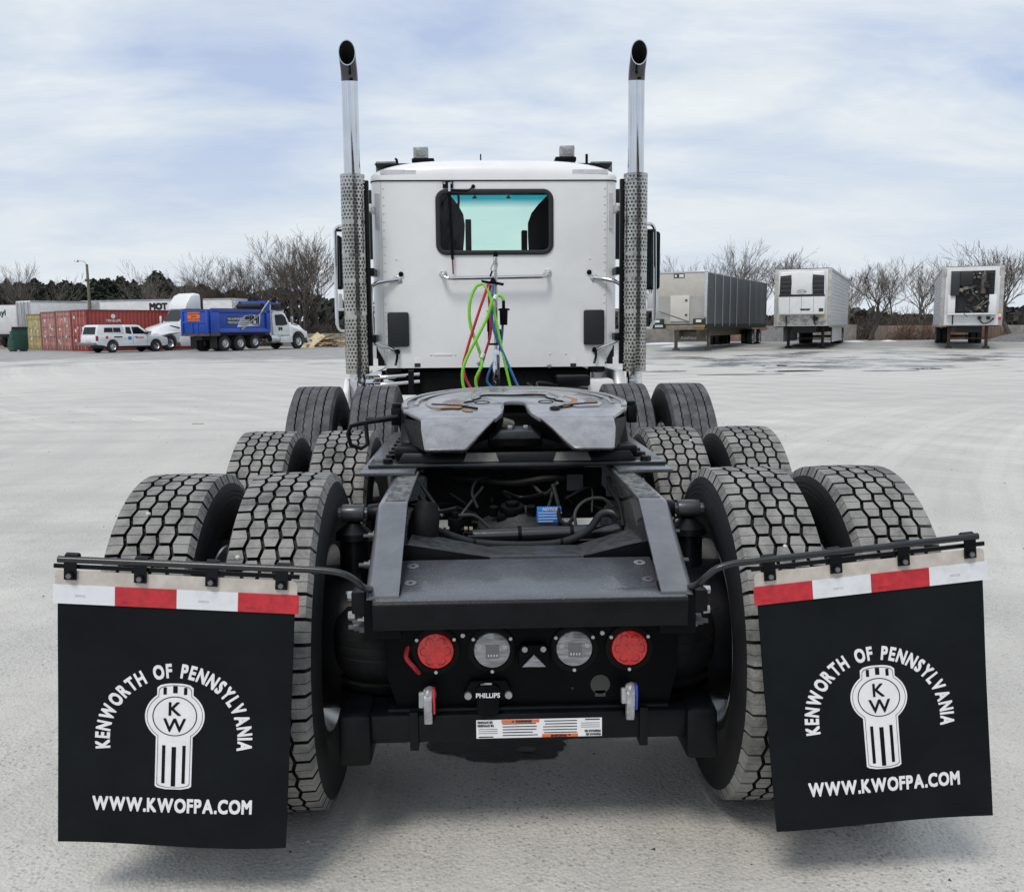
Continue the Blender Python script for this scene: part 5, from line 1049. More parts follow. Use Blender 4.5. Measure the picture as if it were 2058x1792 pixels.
# ---- shipping containers
def container(label, x, y, hd, H, L_, base, logo=None, worn_=False):
    t = place('shipping_container', label, 'container', x, y, hd, 'shipping containers side by side'); W_ = 2.44; h = W_/2
    fr = mat('container_frame_'+label[:6], tuple(c*.7 for c in base), .6, 0, c2=tuple(c*.35 for c in base), vs=6); pn = mat('container_skin_'+label[:6], base, .55, 0, c2=tuple(c*.62+.02 for c in base), vs=1.7, lo=.25, hi=.62)
    q = MB()
    for sy in (-1, 1):
        q.box(-.10, 0, sy*h-(.10 if sy > 0 else 0), sy*h+(.10 if sy < 0 else 0), 0, H); q.box(-L_, -L_+.12, sy*h-(.10 if sy > 0 else 0), sy*h+(.10 if sy < 0 else 0), 0, H)
        q.box(-L_+.12, -.10, sy*h-(.06 if sy > 0 else 0), sy*h+(.06 if sy < 0 else 0), H-.10, H-.002); q.box(-L_+.12, -.10, sy*h-(.06 if sy > 0 else 0), sy*h+(.06 if sy < 0 else 0), .02, .17)
    q.box(-.10, -.001, -h+.10, h-.10, H-.12, H-.001).box(-.10, -.001, -h+.10, h-.10, 0, .15).box(-L_, -.1, -h+.06, h-.06, H-.03, H-.012).box(-L_, -.1, -h+.06, h-.06, .10, .14)
    q.build('frame', fr, t)
    for sy in (-1, 1):                              # corrugated side wall
        P = []; xx = -L_+.12; k = 0
        while xx < -.12:
            o_ = sy*(h-.012); i_ = sy*(h-.048); P += [(xx, o_), (min(xx+.075, -.1), o_), (min(xx+.14, -.1), i_), (min(xx+.215, -.1), i_)]; xx += .28
        P.append((-.10, sy*(h-.012))); z0, z1 = .17, H-.10
        q = MB(); n_ = len(P); q.add([(a, b, z0) for a, b in P] + [(a, b, z1) for a, b in P], [(i, i+1, n_+i+1, n_+i) for i in range(n_-1)]); q.build('side_wall', pn, t, fix=False, smooth=False)
    q = MB().box(-L_+.02, -L_+.05, -h+.10, h-.10, .15, H-.1); q.build('end_wall', pn, t)
    for sy in (-1, 1):
        d = MB().box(-.06, -.02, min(sy*.01, sy*(h-.11)), max(sy*.01, sy*(h-.11)), .16, H-.13)
        for k in range(4): zc_ = .45+k*(H-.75)/3.0; d.box(-.02, .004, min(sy*.05, sy*(h-.16)), max(sy*.05, sy*(h-.16)), zc_-.14, zc_+.14)
        dr = d.build('door', pn, t, bevel=.006)
        for k in (.22, .78):
            yk = sy*(.01+(h-.12)*k); MB().cyl((.03, yk, .12), (.03, yk, H-.08), .020, 8).build('lock_rod', mat('rod_galv_'+label[:6], tuple(min(1, .35+c*.4) for c in base), .5, .3, var=.3, vs=10), dr)
            MB().box(.02, .05, yk-.10, yk+.10, 1.05, 1.10).build('lock_handle', zinc, dr)
        rg = random.Random(label+str(sy))
        for k in range(4): z_ = .5+rg.random()*(H-1.1); y_ = sy*(.25+.55*rg.random()); MB().box(-.018, .006, y_-.10, y_+.10, z_, z_+rg.uniform(.08, .22)).build('door_marking', white_dull, dr)
    for sy in (-1, 1):
        for z in (0, H-.12):
            MB().box(-.16, .008, sy*h-(.15 if sy > 0 else .008), sy*h+(.15 if sy < 0 else .008), z, z+.118).build('corner_casting', fr, t)
    if logo:
        g = MB().lathe([(0, .23), (.003, .23), (.003, .001)], (-1.9, h+.004, 2.16), (0,1,0), 24).build('logo_disc', white_dull, t)
        panel_text(t, logo, .24, (-1.9, h+.006, 1.72), (-1,0,0), (0,0,1), white_dull, 0, 'C'); panel_text(t, 'L', .34, (-1.9, h+.012, 2.05), (-1,0,0), (0,0,1), pn, 0, 'C')
    return t
Ad = Vector((-27.28, 64.25)); rd = Vector((math.cos(R_(137)), math.sin(R_(137))))
for k, (lab, H, L_, c_) in enumerate((('red shipping container with long ribbed side, nearest the pickup', 2.9, 12.2, (.36, .055, .042)), ('faded pink red container beside the bright red one', 2.88, 6.1, (.46, .19, .165)), ('faded pink red container beside the yellow one', 2.84, 6.1, (.48, .21, .18)), ('dull yellow shipping container at the end of the row', 2.72, 6.1, (.46, .37, .15)))):
    p = Ad + rd*(1.22+2.5*k); container(lab, p.x, p.y, 227, H, L_, c_)
# logo on the long red side
rt_c = bpy.data.objects['shipping_container']
MB().lathe([(0, .16), (.004, .16), (.004, .001)], (-1.9, 1.225, 2.44), (0,1,0), 24).build('logo_disc', white_dull, rt_c)
panel_text(rt_c, 'TEX-ELLIPS', .22, (-1.9, 1.226, 2.06), (-1,0,0), (0,0,1), white_vinyl, .003, 'C')

# ---- pickup with canopy
t = place('pickup_truck', 'white pickup truck with windowed bed canopy, in front of the red container', 'pickup', -24.55, 60.1, 54)
pw = mat('car_white', (.74, .75, .76), .28, 0, var=.04, vs=3, coat=.5)
def arch(cx, r, z0, n=8): return [(cx+r*math.cos(R_(a)), z0+r*math.sin(R_(a))) for a in [180-180*i/n for i in range(n+1)]]
low = [(-1.12, .55), (-1.15, .95), (-1.10, 1.13), (.9, 1.15), (2.35, 1.14), (2.5, 1.15), (3.55, 1.06), (4.05, .95), (4.2, .78), (4.18, .48), (3.9, .40)] + [(x, z) for x, z in arch(3.25, .47, .40)][::-1] + [(2.7, .42), (.55, .42)] + [(x, z) for x, z in arch(0, .47, .40)][::-1] + [(-.55, .46)]
def widen(poly, ys, inset):                       # loft a side profile across the width with softened flanks
    rings = []
    for y, k in ys: rings.append([(cxp+(x-cxp)*k, y, z if z < zlo else zlo+(z-zlo)*(k*.5+.5)) for x, z in poly for cxp, zlo in [inset]])
    return rings
q = MB(); q.loft(widen(low, ((-.93, .985), (-.90, 1), (.90, 1), (.93, .985)), (1.5, .6))); q.build('body', pw, t, bevel=.035, seg=2)
gh = [(.88, 1.14), (.90, 1.72), (1.05, 1.80), (1.9, 1.80), (2.15, 1.76), (2.95, 1.14)]
def house(poly, z0, z1, wb, wt, xin=0): 
    rings = []
    f = lambda z: (z-z0)/(z1-z0)
    return [[(x, s_*(wb+(wt-wb)*f(z)), z) for x, z in poly] for s_ in (-1, 1)]
q = MB(); q.loft(house(gh, 1.14, 1.80, .86, .72)); q.build('cabin', pw, t, bevel=.04)
cp = [(-1.10, 1.13), (-.92, 1.74), (-.80, 1.80), (.80, 1.80), (.86, 1.76), (.86, 1.14)]
q = MB(); q.loft(house(cp, 1.14, 1.80, .86, .76)); q.build('bed_canopy', pw, t, bevel=.035)
def sidewin(poly, wb, wt, z0=1.14, z1=1.80, s_=-1, name='window'):
    f = lambda z: (z-z0)/(z1-z0); q = MB(); n_ = len(poly); q.add([(x, s_*(wb+(wt-wb)*f(z)+.006), z) for x, z in poly] + [(x, s_*(wb+(wt-wb)*f(z)-.02), z) for x, z in poly], [tuple(range(n_)), tuple(range(n_, 2*n_))[::-1]] + [(i, (i+1) % n_, n_+(i+1) % n_, n_+i) for i in range(n_)]); q.build(name, glass_dark, t)
for s_ in (-1, 1):
    sidewin([(-.55, 1.32), (-.48, 1.62), (.10, 1.62), (.10, 1.32)], .86, .76, s_=s_); sidewin([(.14, 1.32), (.14, 1.62), (.66, 1.62), (.68, 1.32)], .86, .76, s_=s_)
    sidewin([(1.02, 1.24), (1.06, 1.66), (1.40, 1.66), (1.46, 1.20)], .86, .72, s_=s_); sidewin([(1.56, 1.20), (1.50, 1.67), (2.0, 1.67), (2.62, 1.20)], .86, .72, s_=s_)
    MB().box(2.45, 2.62, s_*.93-.09, s_*.93+.09, 1.18, 1.33).build('side_mirror', trim, t, bevel=.03)
    MB().box(-1.17, -1.02, s_*.89-.05, s_*.89+.05, .78, 1.10).build('tail_light', mat('tail_red', (.30, .01, .012), .25), t, bevel=.02)
    MB().box(3.95, 4.16, s_*.78-.12, s_*.78+.12, .80, .95).build('headlight', mat('lamp_clear', (.5, .52, .55), .15), t, bevel=.03)
    for x in (0, 3.25): wheel(t, x, s_*.80, .385, .26, out=s_, holes=6)
    for x in (1.50, 2.55): MB().box(x-.006, x+.006, s_*.929-.005, s_*.929+.005, .5, 1.13).build('door_gap', trim, t)
    MB().box(1.62, 1.80, s_*.935-.012, s_*.935+.012, 1.0, 1.04).build('door_handle', trim, t)
q = MB(); q.add([(-1.085, -.68, 1.20), (-1.085, .68, 1.20), (-.955, .62, 1.66), (-.955, -.62, 1.66)], [(0, 1, 2, 3)]); q.v = [(x-.012, y, z) for x, y, z in q.v]; q.build('rear_window', glass_dark, t, fix=False)
MB().box(-1.32, -1.12, -.88, .88, .50, .66).build('rear_bumper', mat('bumper_grey', (.18, .19, .2), .4, .3), t, bevel=.03); MB().box(-1.16, -1.148, -.25, .25, .74, .86).build('number_plate', white_dull, t)
q = MB(); q.add([(2.22, -.66, 1.75), (2.22, .66, 1.75), (2.98, .80, 1.16), (2.98, -.80, 1.16)], [(0, 1, 2, 3)]); q.v = [(x+.01, y, z+.01) for x, y, z in q.v]; q.build('windscreen', glass_dark, t, fix=False)
for x0, x1, z0, z1, m_ in ((-.5, -.32, .92, 1.08, red_plastic), (.1, .7, .98, 1.06, ink), (1.12, 1.38, .82, 1.04, blue_label), (1.68, 2.28, .90, 1.02, mat('pink_decal', (.55, .30, .28), .5))): MB().box(x0, x1, -.938, -.925, z0, z1).build('door_decal', m_, t)
MB().box(-.6, .6+3.3, -.7, .7, .30, .45).build('underbody', trim, t)

# ---- blue dump truck
t = place('dump_truck', 'blue bodied dump truck with white cab and orange tailgate sign', 'dump truck', -18.05, 61.9, 58.5)
blue = mat('dump_blue', (.008, .055, .36), .38, 0, var=.15, vs=1.5, coat=.2); rustb = mat('dump_rust', (.13, .085, .05), .8, 0, c2=(.05, .045, .04), vs=5)
HB = 1.25
q = MB().box(-1.35, 4.15, -HB+.05, HB-.05, 1.22, 1.30)
for s_ in (-1, 1): q.box(-1.3, 4.15, s_*HB-.05, s_*HB+.05, 1.30, 2.72)
q.box(4.05, 4.15, -HB, HB, 1.30, 3.2); body = q.build('dump_body', blue, t, bevel=.01)
for s_ in (-1, 1):
    y0 = s_*(HB+.05)
    MB().box(-1.3, 4.15, min(y0, y0+s_*.09), max(y0, y0+s_*.09), 2.56, 2.76).build('top_rail', blue, body, bevel=.01)
    MB().prism([(y0, 1.30), (y0, 1.52), (y0+s_*.02, 1.52), (y0+s_*.12, 1.34), (y0+s_*.12, 1.26), (y0, 1.26)], 'x', -.62, 4.1).build('bottom_rail', blue, body)
    MB().box(-1.32, -.62, min(y0, y0+s_*.09), max(y0, y0+s_*.09), 1.10, 2.80).build('corner_post', blue, body, bevel=.01); MB().box(3.75, 4.15, min(y0, y0+s_*.09), max(y0, y0+s_*.09), 1.26, 2.78).build('front_post', blue, body, bevel=.01)
    MB().box(-1.33, -.60, min(y0-.01, y0+s_*.095), max(y0, y0+s_*.095), 1.02, 1.22).build('rusty_corner', rustb, body)
    MB().box(-1.2, 3.9, min(s_*HB-.06, s_*HB+.06), max(s_*HB-.06, s_*HB+.06), 2.76, 2.84).build('side_board', mat('side_board', (.07, .06, .045), .8), body)
    MB().bar((4.0, y0+s_*.14, 3.42), (3.1, y0+s_*.16, 2.55), .07, .07).build('tarp_arm', alu2, body); MB().bar((3.1, y0+s_*.16, 2.55), (1.25, y0+s_*.16, 1.42), .07, .07).build('tarp_arm', alu2, body) if s_ < 0 else None
    MB().bar((4.0, y0, 3.40), (3.95, y0, 2.7), .35, .08, (0, 1, 0)).build('cab_shield_side', blue, body)
MB().box(4.05, 5.35, -HB, HB, 3.20, 3.30).box(3.9, 4.1, -HB, HB, 2.7, 3.42).build('cab_shield', blue, body, bevel=.02)
MB().cyl((3.6, -1.15, 3.05), (3.6, 1.15, 3.05), .20, 14).build('tarp_roll', mat('tarp_black', (.015, .015, .015), .8, 0, bump=.6, bs=8), body)
MB().cyl((3.4, 1.2, 3.32), (3.4, 1.2, 3.45), .07, 10).build('beacon', white_dull, body)
tg = MB().box(-1.46, -1.36, -HB, HB, 1.20, 2.72).build('tailgate', blue, t, bevel=.01)
for s_ in (-1, 1): MB().box(-1.52, -1.46, s_*1.16-.10, s_*1.16+.10, 1.15, 2.76).build('gate_post', blue, tg, bevel=.01); MB().box(-1.50, -1.46, s_*.25-.07, s_*.25+.07, 1.2, 1.85).build('gate_rib', blue, tg)
for z in (1.86, 2.62): MB().box(-1.51, -1.46, -1.06, 1.06, z, z+.12).build('gate_rail', blue, tg, bevel=.01)
MB().box(-1.50, -1.36, -1.28, 1.28, 1.02, 1.19).build('gate_sill', rustb, tg)
sg = MB().box(-1.485, -1.462, -.52, .62, 2.02, 2.60).build('orange_sign', orange, tg)
for k, s1 in enumerate(('CONSTRUCTION', 'VEHICLE', 'DO NOT FOLLOW')): panel_text(tg, s1, .145, (-1.487, .05, 2.43-.17*k), (0,-1,0), (0,0,1), ink, .004, 'C')
# side graphics
yb = -(HB+.052); ux, uz = (1,0,0), (0,0,1)
MB().prism([(.12, 1.78), (1.05, 1.78), (1.20, 2.30), (.12, 2.30)], 'y', yb-.006, yb).build('slogan_panel', mat('slogan_grey', (.03, .035, .05), .5), body)
panel_text(body, 'WE SUPPORT', .20, (.18, yb-.008, 2.08), ux, uz, white_dull, 0); panel_text(body, 'THE POLICE', .20, (.18, yb-.008, 1.84), ux, uz, white_dull, 0)
fl_ = [(1.02, 1.60), (2.35, 1.66), (3.15, 1.70), (3.25, 2.45), (2.35, 2.42), (1.75, 2.36), (1.45, 2.22), (1.30, 2.05), (1.22, 1.88)]
MB().prism(fl_, 'y', yb-.006, yb).build('logo_panel', white_dull, body)
for k in range(5):
    z = 1.74+.12*k; x0 = 1.2+.07*k; pts = [(x0+.10*i, z+.025*math.sin(i*1.6+k)) for i in range(10)]
    q = MB(); n_ = len(pts); q.add([(x, yb-.008, z_) for x, z_ in pts] + [(x, yb-.008, z_+.05) for x, z_ in pts], [(i, i+1, n_+i+1, n_+i) for i in range(n_-1)]); q.build('flag_stripe', ink, body, fix=False)
MB().prism([(1.75, 2.08), (2.2, 2.10), (2.22, 2.38), (1.80, 2.33)], 'y', yb-.009, yb-.006).build('flag_canton', ink, body)
panel_text(body, 'IMI', .70, (2.28, yb-.008, 1.88), ux, uz, ink, 0, bold=.06); MB().box(2.45, 3.15, yb-.010, yb-.006, 1.73, 1.82).build('logo_bar', blue, body)
# chassis, wheels, tank, cab
MB().box(-1.3, 7.9, -.42, .42, .75, 1.05).build('chassis', trim, t); MB().box(-1.0, 4.0, -.9, .9, 1.05, 1.22).build('subframe', trim, t)
for s_ in (-1, 1):
    for x, z in ((0, 0), (1.38, 0), (2.78, .10)):
        o = wheel(t, x, s_*1.06, .52 if z == 0 else .48, .28, out=s_); o.location.z += z
        wheel(t, x, s_*.74, .52 if z == 0 else .48, .28, out=s_).location.z += z
    wheel(t, 7.15, s_*1.05, .54, .32, out=s_)
    MB().box(-.80, -.76, s_*.92-.30, s_*.92+.30, .22, 1.0).build('mud_flap', trim, t)
    MB().cyl((4.45, s_*.86, .75), (5.45, s_*.86, .75), .32, 22).build('fuel_tank', alu2, t, bevel=.03)
    MB().cyl((4.42, s_*1.05, 1.0), (4.42, s_*1.05, 3.35), .10, 14).build('exhaust_stack', alu2, t)
MB().box(5.3, 6.5, -1.22, -1.02, .48, .95).build('cab_step', white_dull, t, bevel=.02)
cabp = [(4.72, 1.0), (4.72, 2.55), (4.95, 2.72), (5.75, 2.72), (6.05, 2.58), (6.35, 1.95), (6.35, 1.0)]
q = MB(); q.loft([[(x, s_*1.08-(.12*s_ if z > 2.3 else 0), z) for x, z in cabp] for s_ in (-1, 1)]); cb = q.build('cab', pw, t, bevel=.05)
hd_ = [(6.35, 1.0), (6.35, 1.98), (7.0, 1.90), (7.75, 1.72), (8.1, 1.45), (8.15, .85), (7.72, .80)] + [(x, z) for x, z in arch(7.15, .62, .62)][::-1] + [(6.5, .8)]
q = MB(); q.loft([[(x, y, z if abs(y) < 1 else min(z, 1.62-.2*(x-6.35))) for x, z in hd_] for y in (-1.18, -1.02, -.75, .75, 1.02, 1.18)]); q.build('hood', pw, t, bevel=.03)
for s_ in (-1, 1):
    MB().prism([(5.0, 1.72), (5.0, 2.45), (5.65, 2.5), (5.95, 2.3), (6.18, 1.78), (5.7, 1.70)], 'y', s_*1.03-.06, s_*1.03+.06).build('cab_window', glass_dark, cb)
    MB().box(6.35, 6.45, s_*1.30-.07, s_*1.30+.07, 1.75, 2.35).build('mirror', alu2, cb, bevel=.02); MB().bar((6.3, s_*1.08, 2.0), (6.4, s_*1.3, 2.0), .03, .03).build('mirror_arm', trim, cb)
    MB().prism([(6.5, 1.84), (7.05, 1.74), (7.1, 1.66), (6.45, 1.78)], 'y', s_*1.185-.01, s_*1.185+.01).build('hood_vent', trim, t)
    lipr = [(7.15+.64*math.cos(R_(a)), s_*1.19, .60+.64*math.sin(R_(a))) for a in range(10, 171, 16)]; MB().tube(lipr, .05, 6).build('fender_lip', trim, t)
panel_text(cb, 'IMI', .32, (5.25, -1.087, 1.35), ux, uz, ink, 0, bold=.05); MB().box(5.95, 6.1, -.85, .85, 2.66, 2.80).build('sun_visor', alu2, cb, bevel=.02)
MB().prism([(6.28, 1.95), (6.02, 2.52), (6.0, 2.52), (6.26, 1.95)], 'y', -.95, .95).build('windscreen', glass_dark, cb)
MB().box(8.1, 8.3, -1.2, 1.2, .40, .80).build('front_bumper', alu2, t, bevel=.04)

# ---- white highway tractor facing the camera side
t = place('tractor_unit', 'white highway tractor with tall roof fairing, between pickup and blue dump truck', 'truck', -22.75, 65.55, 232)
for s_ in (-1, 1):
    wheel(t, 0, s_*1.03, .52, .30, out=s_)
    for x in (-4.6, -5.9): wheel(t, x, s_*1.03, .52, .5, out=s_)
    MB().prism([(-2.3, .30), (-.9, .30), (-.75, .65), (-.9, 1.0), (-2.3, 1.0)], 'y', s_*1.18-.06, s_*1.18+.06).build('side_fairing', pw, t, bevel=.03)
hd_ = [(-1.05, 1.0), (-1.05, 2.02), (-.5, 1.92), (.55, 1.62), (1.05, 1.30), (1.15, .85), (1.1, .45), (.62, .42)] + [(x, z) for x, z in arch(0, .62, .55)][::-1] + [(-.75, .55)]
q = MB(); q.loft([[(x, y, z if abs(y) < 1 else min(z, 1.30-.12*(x+.6))) for x, z in hd_] for y in (-1.2, -1.04, -.72, .72, 1.04, 1.2)]); q.build('hood', pw, t, bevel=.04)
cabp = [(-2.75, .9), (-2.75, 3.0), (-1.75, 3.0), (-1.55, 2.85), (-1.0, 2.0), (-1.0, .9)]
q = MB(); q.loft([[(x, s_*(1.06-.10*max(0, z-2.0)), z) for x, z in cabp] for s_ in (-1, 1)]); cb = q.build('cab', pw, t, bevel=.05)
fa = [(-2.8, 2.95), (-2.8, 4.02), (-2.35, 4.08), (-1.95, 3.9), (-1.6, 3.35), (-1.45, 2.92)]
q = MB(); q.loft([[(x, y*(1-.06*max(0, z-3.2)), z-(.10 if abs(y) > 1.0 else 0)*(z-2.9)) for x, z in fa] for y in (-1.06, -.92, -.4, .4, .92, 1.06)]); q.build('roof_fairing', pw, t, bevel=.05)
MB().add([(-1.02, -.92, 2.06), (-1.02, .92, 2.06), (-1.54, .84, 2.83), (-1.54, -.84, 2.83)], [(0, 1, 2, 3)]).build('windscreen', glass_dark, cb, fix=False)
for o in cb.children: o.location = (.035, 0, .02)
for s_ in (-1, 1):
    MB().prism([(-2.15, 2.0), (-2.15, 2.75), (-1.65, 2.72), (-1.18, 2.05)], 'y', s_*1.02-.06, s_*1.02+.06).build('cab_window', glass_dark, cb); MB().box(-1.15, -1.0, s_*1.38-.06, s_*1.38+.06, 1.85, 2.45).build('mirror', pw, cb, bevel=.03); MB().bar((-1.1, s_*1.06, 2.0), (-1.08, s_*1.36, 2.0), .04, .05).build('mirror_arm', trim, cb)
    MB().prism([(-.95, 1.62), (-.25, 1.76), (-.1, 1.72), (-.9, 1.52)], 'y', s_*1.05-.02, s_*1.05+.02).build('hood_vent', trim, t); MB().cyl((-2.95, s_*.95, 1.0), (-2.95, s_*.95, 3.7), .09, 12).build('exhaust_stack', trim, t)
    MB().box(.75, 1.1, s_*.92-.14, s_*.92+.14, .95, 1.2).build('headlight', mat('lamp_clear', (.5, .52, .55), .15), t, bevel=.05)
panel_text(cb, 'METRO TRAIL', .17, (-1.12, 1.075, 1.48), (-1,0,0), (0,0,1), ink, 0); MB().box(-6.5, -1, -.42, .42, .75, 1.0).build('chassis', trim, t)
MB().prism([(1.02, .62), (1.2, .62), (1.2, 1.25), (.98, 1.4)], 'y', -.55, .55).build('grille', mat('grille_grey', (.2, .2, .21), .35, .5), t, bevel=.04); MB().box(1.0, 1.28, -1.15, 1.15, .32, .62).build('front_bumper', pw, t, bevel=.06)

# ---- trailers behind the containers
def van(name, label, x, y, hd, L_, H, skin, endm, doors=True, ribs=False):
    t = place(name, label, 'trailer', x, y, hd); h = 1.3
    MB().box(-L_, 0, -h, h, 1.15, H).build('body', skin, t, bevel=.03)
    q = MB()
    for s_ in (-1, 1): q.box(-L_-.002, .002, s_*h-(.05 if s_ > 0 else .012), s_*h+(.012 if s_ > 0 else .05), H-.14, H+.01); q.box(-L_-.002, .002, s_*h-(.05 if s_ > 0 else .012), s_*h+(.012 if s_ > 0 else .05), 1.12, 1.3)
    q.build('rail', endm, t)
    for s_ in (-1, 1):
        if doors:
            dr = MB().box(.003, .05, min(s_*.02, s_*1.26), max(s_*.02, s_*1.26), 1.25, H-.12).build('door', endm, t, bevel=.01)
            for k in (.25, .95): MB().cyl((.075, s_*k, 1.2), (.075, s_*k, H-.06), .022, 8).build('lock_rod', zinc, dr)
        for xx in (-1.6, -2.9): wheel(t, xx, s_*1.0, .52, .5, out=s_)
        MB().box(-L_+2.0, -L_+2.15, s_*.8-.06, s_*.8+.06, .05, 1.15).build('landing_leg', trim, t)
    MB().box(-L_+1, -.5, -.5, .5, .85, 1.15).build('subframe', trim, t)
    return t
silver = mat('trailer_silver', (.46, .47, .48), .42, .25, c2=(.33, .34, .35), vs=2.2)
t = van('semi_trailer', 'long white trailer lettered MOT, behind the red container', -35.3, 85.3, 163, 15.2, 4.1, white_dull, silver)
MB().box(-1.95, -.01, 1.3, 1.308, 1.3, 3.95).build('end_panel', silver, t); panel_text(t, 'MOT', 1.02, (-9.35, 1.306, 2.93), (1,0,0), (0,0,1), ink, .004, bold=.09) if False else None
q = MB(); q.text('MOT', .74, (0,0,0), (1,0,0), (0,0,1), bold=.07, fn=lambda x, y: (-7.1-x*1.1, 1.309, 3.25+y)); q.build('lettering', ink, t, smooth=False, fix=False)
van('semi_trailer', 'short white trailer with silver doors behind the yellow and pink containers', -38.9, 80.0, 230, 5.0, 4.0, white_dull, silver)
t = van('semi_trailer', 'white trailer with green lettering at the far left edge', -42.3, 83.6, 262, 12, 3.75, white_dull, white_dull, doors=False)
panel_text(t, 'Baylor' if False else 'Bayl', .75, (.02, -1.05, 2.95), (0,1,0), (0,0,1), mat('text_green', (.01, .16, .09), .5), .01, bold=.03) if False else None
q = MB(); q.text('Bayl', .72, (0,0,0), (1,0,0), (0,0,1), bold=.03, fn=lambda x, y: (.012, -.95+x, 2.85+y)); q.build('lettering', mat('text_green', (.01, .16, .09), .5), t, smooth=False, fix=False)
MB().box(.0, .06, -1.25, 1.25, 1.0, 1.2).build('bumper_bar', trim, t)
# ---- green dumpster
t = place('dumpster', 'dark green sloped dumpster beside the yellow container', 'dumpster', -33.6, 66.3, 227); t.scale = (.8, .66, .95)
gr = mat('dumpster_green', (.012, .085, .05), .5, 0, c2=(.008, .045, .03), vs=2)
MB().prism([(.75, 0.1), (-.75, .1), (-.75, .75), (.6, 1.75), (.75, 1.75)], 'x', -1.3, 0).build('hopper', gr, t, bevel=.02)
for z in (.45, .95, 1.4): MB().box(.0, .07, -.73+1.3*max(0, z-.75), .75, z, z+.09).build('rib', gr, t)
MB().box(-1.32, .04, .70, .80, 1.68, 1.84).build('lid_edge', trim, t)
for x in (-1.1, -.2): MB().box(x-.1, x+.1, -.7, .7, 0, .1).build('skid', trim, t)
# ---- lamp post
t = place('lamp_post', 'weathered pole street lamp with a single arm behind the containers', 'lamp post', -33.0, 79.3, 0)
MB().cyl((0,0,0), (-.05,0,7.0), .16, 12, .10).build('pole', mat('pole_wood', (.16, .14, .115), .85, 0, var=.3, vs=8, stretch=(3, 3, .4)), t)
MB().tube(spline([(-.05, 0, 6.9), (-.25, 0, 7.2), (-.7, 0, 7.32)], 6), .035, 8).build('arm', zinc, t); MB().lathe([(0, .001), (0, .12), (-.14, .2), (-.18, .16), (-.18, .001)], (-.85, 0, 7.38), (.25, 0, 1), 14).build('lamp_head', zinc, t)
MB().box(-.25, .25, -.12, .12, 5.55, 5.75).build('cross_bracket', mat('bracket_brown', (.08, .07, .06), .8), t)

# ---- trailers on the right
def legs(t, x, h0=1.15, m_=trim):
    for s_ in (-1, 1):
        MB().box(x-.07, x+.07, s_*.82-.07, s_*.82+.07, .12, h0).build('landing_leg', m_, t, bevel=.008); MB().prism([(s_*.82-.18, .03), (s_*.82+.18, .03), (s_*.82+.08, .14), (s_*.82-.08, .14)], 'y', x-.14, x+.14).build('leg_foot', m_, t) if False else MB().prism([(x-.17, .02), (x+.17, .02), (x+.08, .14), (x-.08, .14)], 'y', s_*.82-.15, s_*.82+.15).build('leg_foot', m_, t)
    MB().bar((x, -.82, .55), (x, .82, .55), .06, .06).build('leg_cross_bar', m_, t)
bz = mat('bronze_steel', (.20, .17, .13), .5, .2, var=.2, vs=6)
# curtain sided flatbed
t = place('curtain_trailer', 'flatbed trailer with dark grey rolling curtain and beige bulkhead', 'trailer', 9.36, 41.5, 241.6)
bei = mat('bulkhead_beige', (.46, .44, .40), .45, 0, var=.06, vs=2); bei2 = mat('bulkhead_lower', (.33, .325, .31), .5, 0, var=.08, vs=2); cur = mat('curtain_grey', (.075, .082, .088), .55, 0, var=.10, vs=1.5, bump=.3, bs=3, stretch=(1, 1, .3))
L_ = 13.6; H = 4.02; h = 1.3
MB().box(-.06, 0, -h, h, 2.78, H-.05).build('bulkhead_upper', bei, t, bevel=.01); bl = MB().box(-.06, -.004, -h, h, 1.42, 2.778).build('bulkhead_lower', bei2, t)
MB().box(-.08, .03, -h-.03, -h+.10, 1.4, H).box(-.08, .03, h-.10, h+.03, 1.4, H).box(-.08, .03, -h-.03, h+.03, H-.07, H+.02).build('bulkhead_frame', alu2, t, bevel=.02)
dr = MB().box(0, .05, -.42, .50, 1.55, 2.85).build('access_door', mat('door_beige', (.52, .50, .46), .45, 0, var=.05, vs=2), t, bevel=.01)
for z in (1.82, 2.55): MB().box(.05, .075, .30, .40, z, z+.09).build('door_latch', trim, dr)
MB().bar((.06, -.95, 2.05), (.06, .5, 1.52), .012, .03).build('dark_strap', trim, t)
sgn_ = MB().box(.0, .015, -.28, .24, 3.72, 3.92).build('sign_plate', trim, t); MB().box(.015, .018, -.02, .20, 3.75, 3.89).build('sign_print', white_dull, sgn_); MB().cyl((.015, -.18, 3.82), (.019, -.18, 3.82), .06, 12).build('sign_emblem', white_dull, sgn_)
nb = 9; q = MB(); pitch = (L_-.1)/nb
for s_ in (-1, 1):
    P = []
    for i in range(nb*6+1):
        x = -.06-pitch*i/6; ph = (i % 6)/6; bul = .05*math.sin(math.pi*ph); P.append((x, bul))
    n_ = len(P); rows_ = [(1.28, 0), (1.6, 1), (2.6, 1.2), (3.6, .8), (3.95, .2)]
    q = MB()
    q.loft([[(x, s_*(h-.02-b*k*.8), z+.02*random.uniform(-1, 1)*(z > 3.5)) for x, b in P] for z, k in rows_] + [[(x, s_*(h-.25), 4.04-.03*(b*20)) for x, b in P]], closed=False, cap=False); q.build('side_curtain', cur, t, fix=False)
    for i in (1, 2, 3, 4, 6): x = -.06-pitch*i; MB().box(x-.02, x+.02, s_*h-.012, s_*h+.014, 1.3, 3.98).build('curtain_bow', mat('bow_pale', (.30, .31, .31), .5), t)
MB().box(-L_, -.06, -h+.24, h-.24, 3.98, 4.03).build('roof_curtain', cur, t); MB().box(-L_-.02, -L_+.05, -h, h, 1.3, 3.98).build('rear_curtain', cur, t)
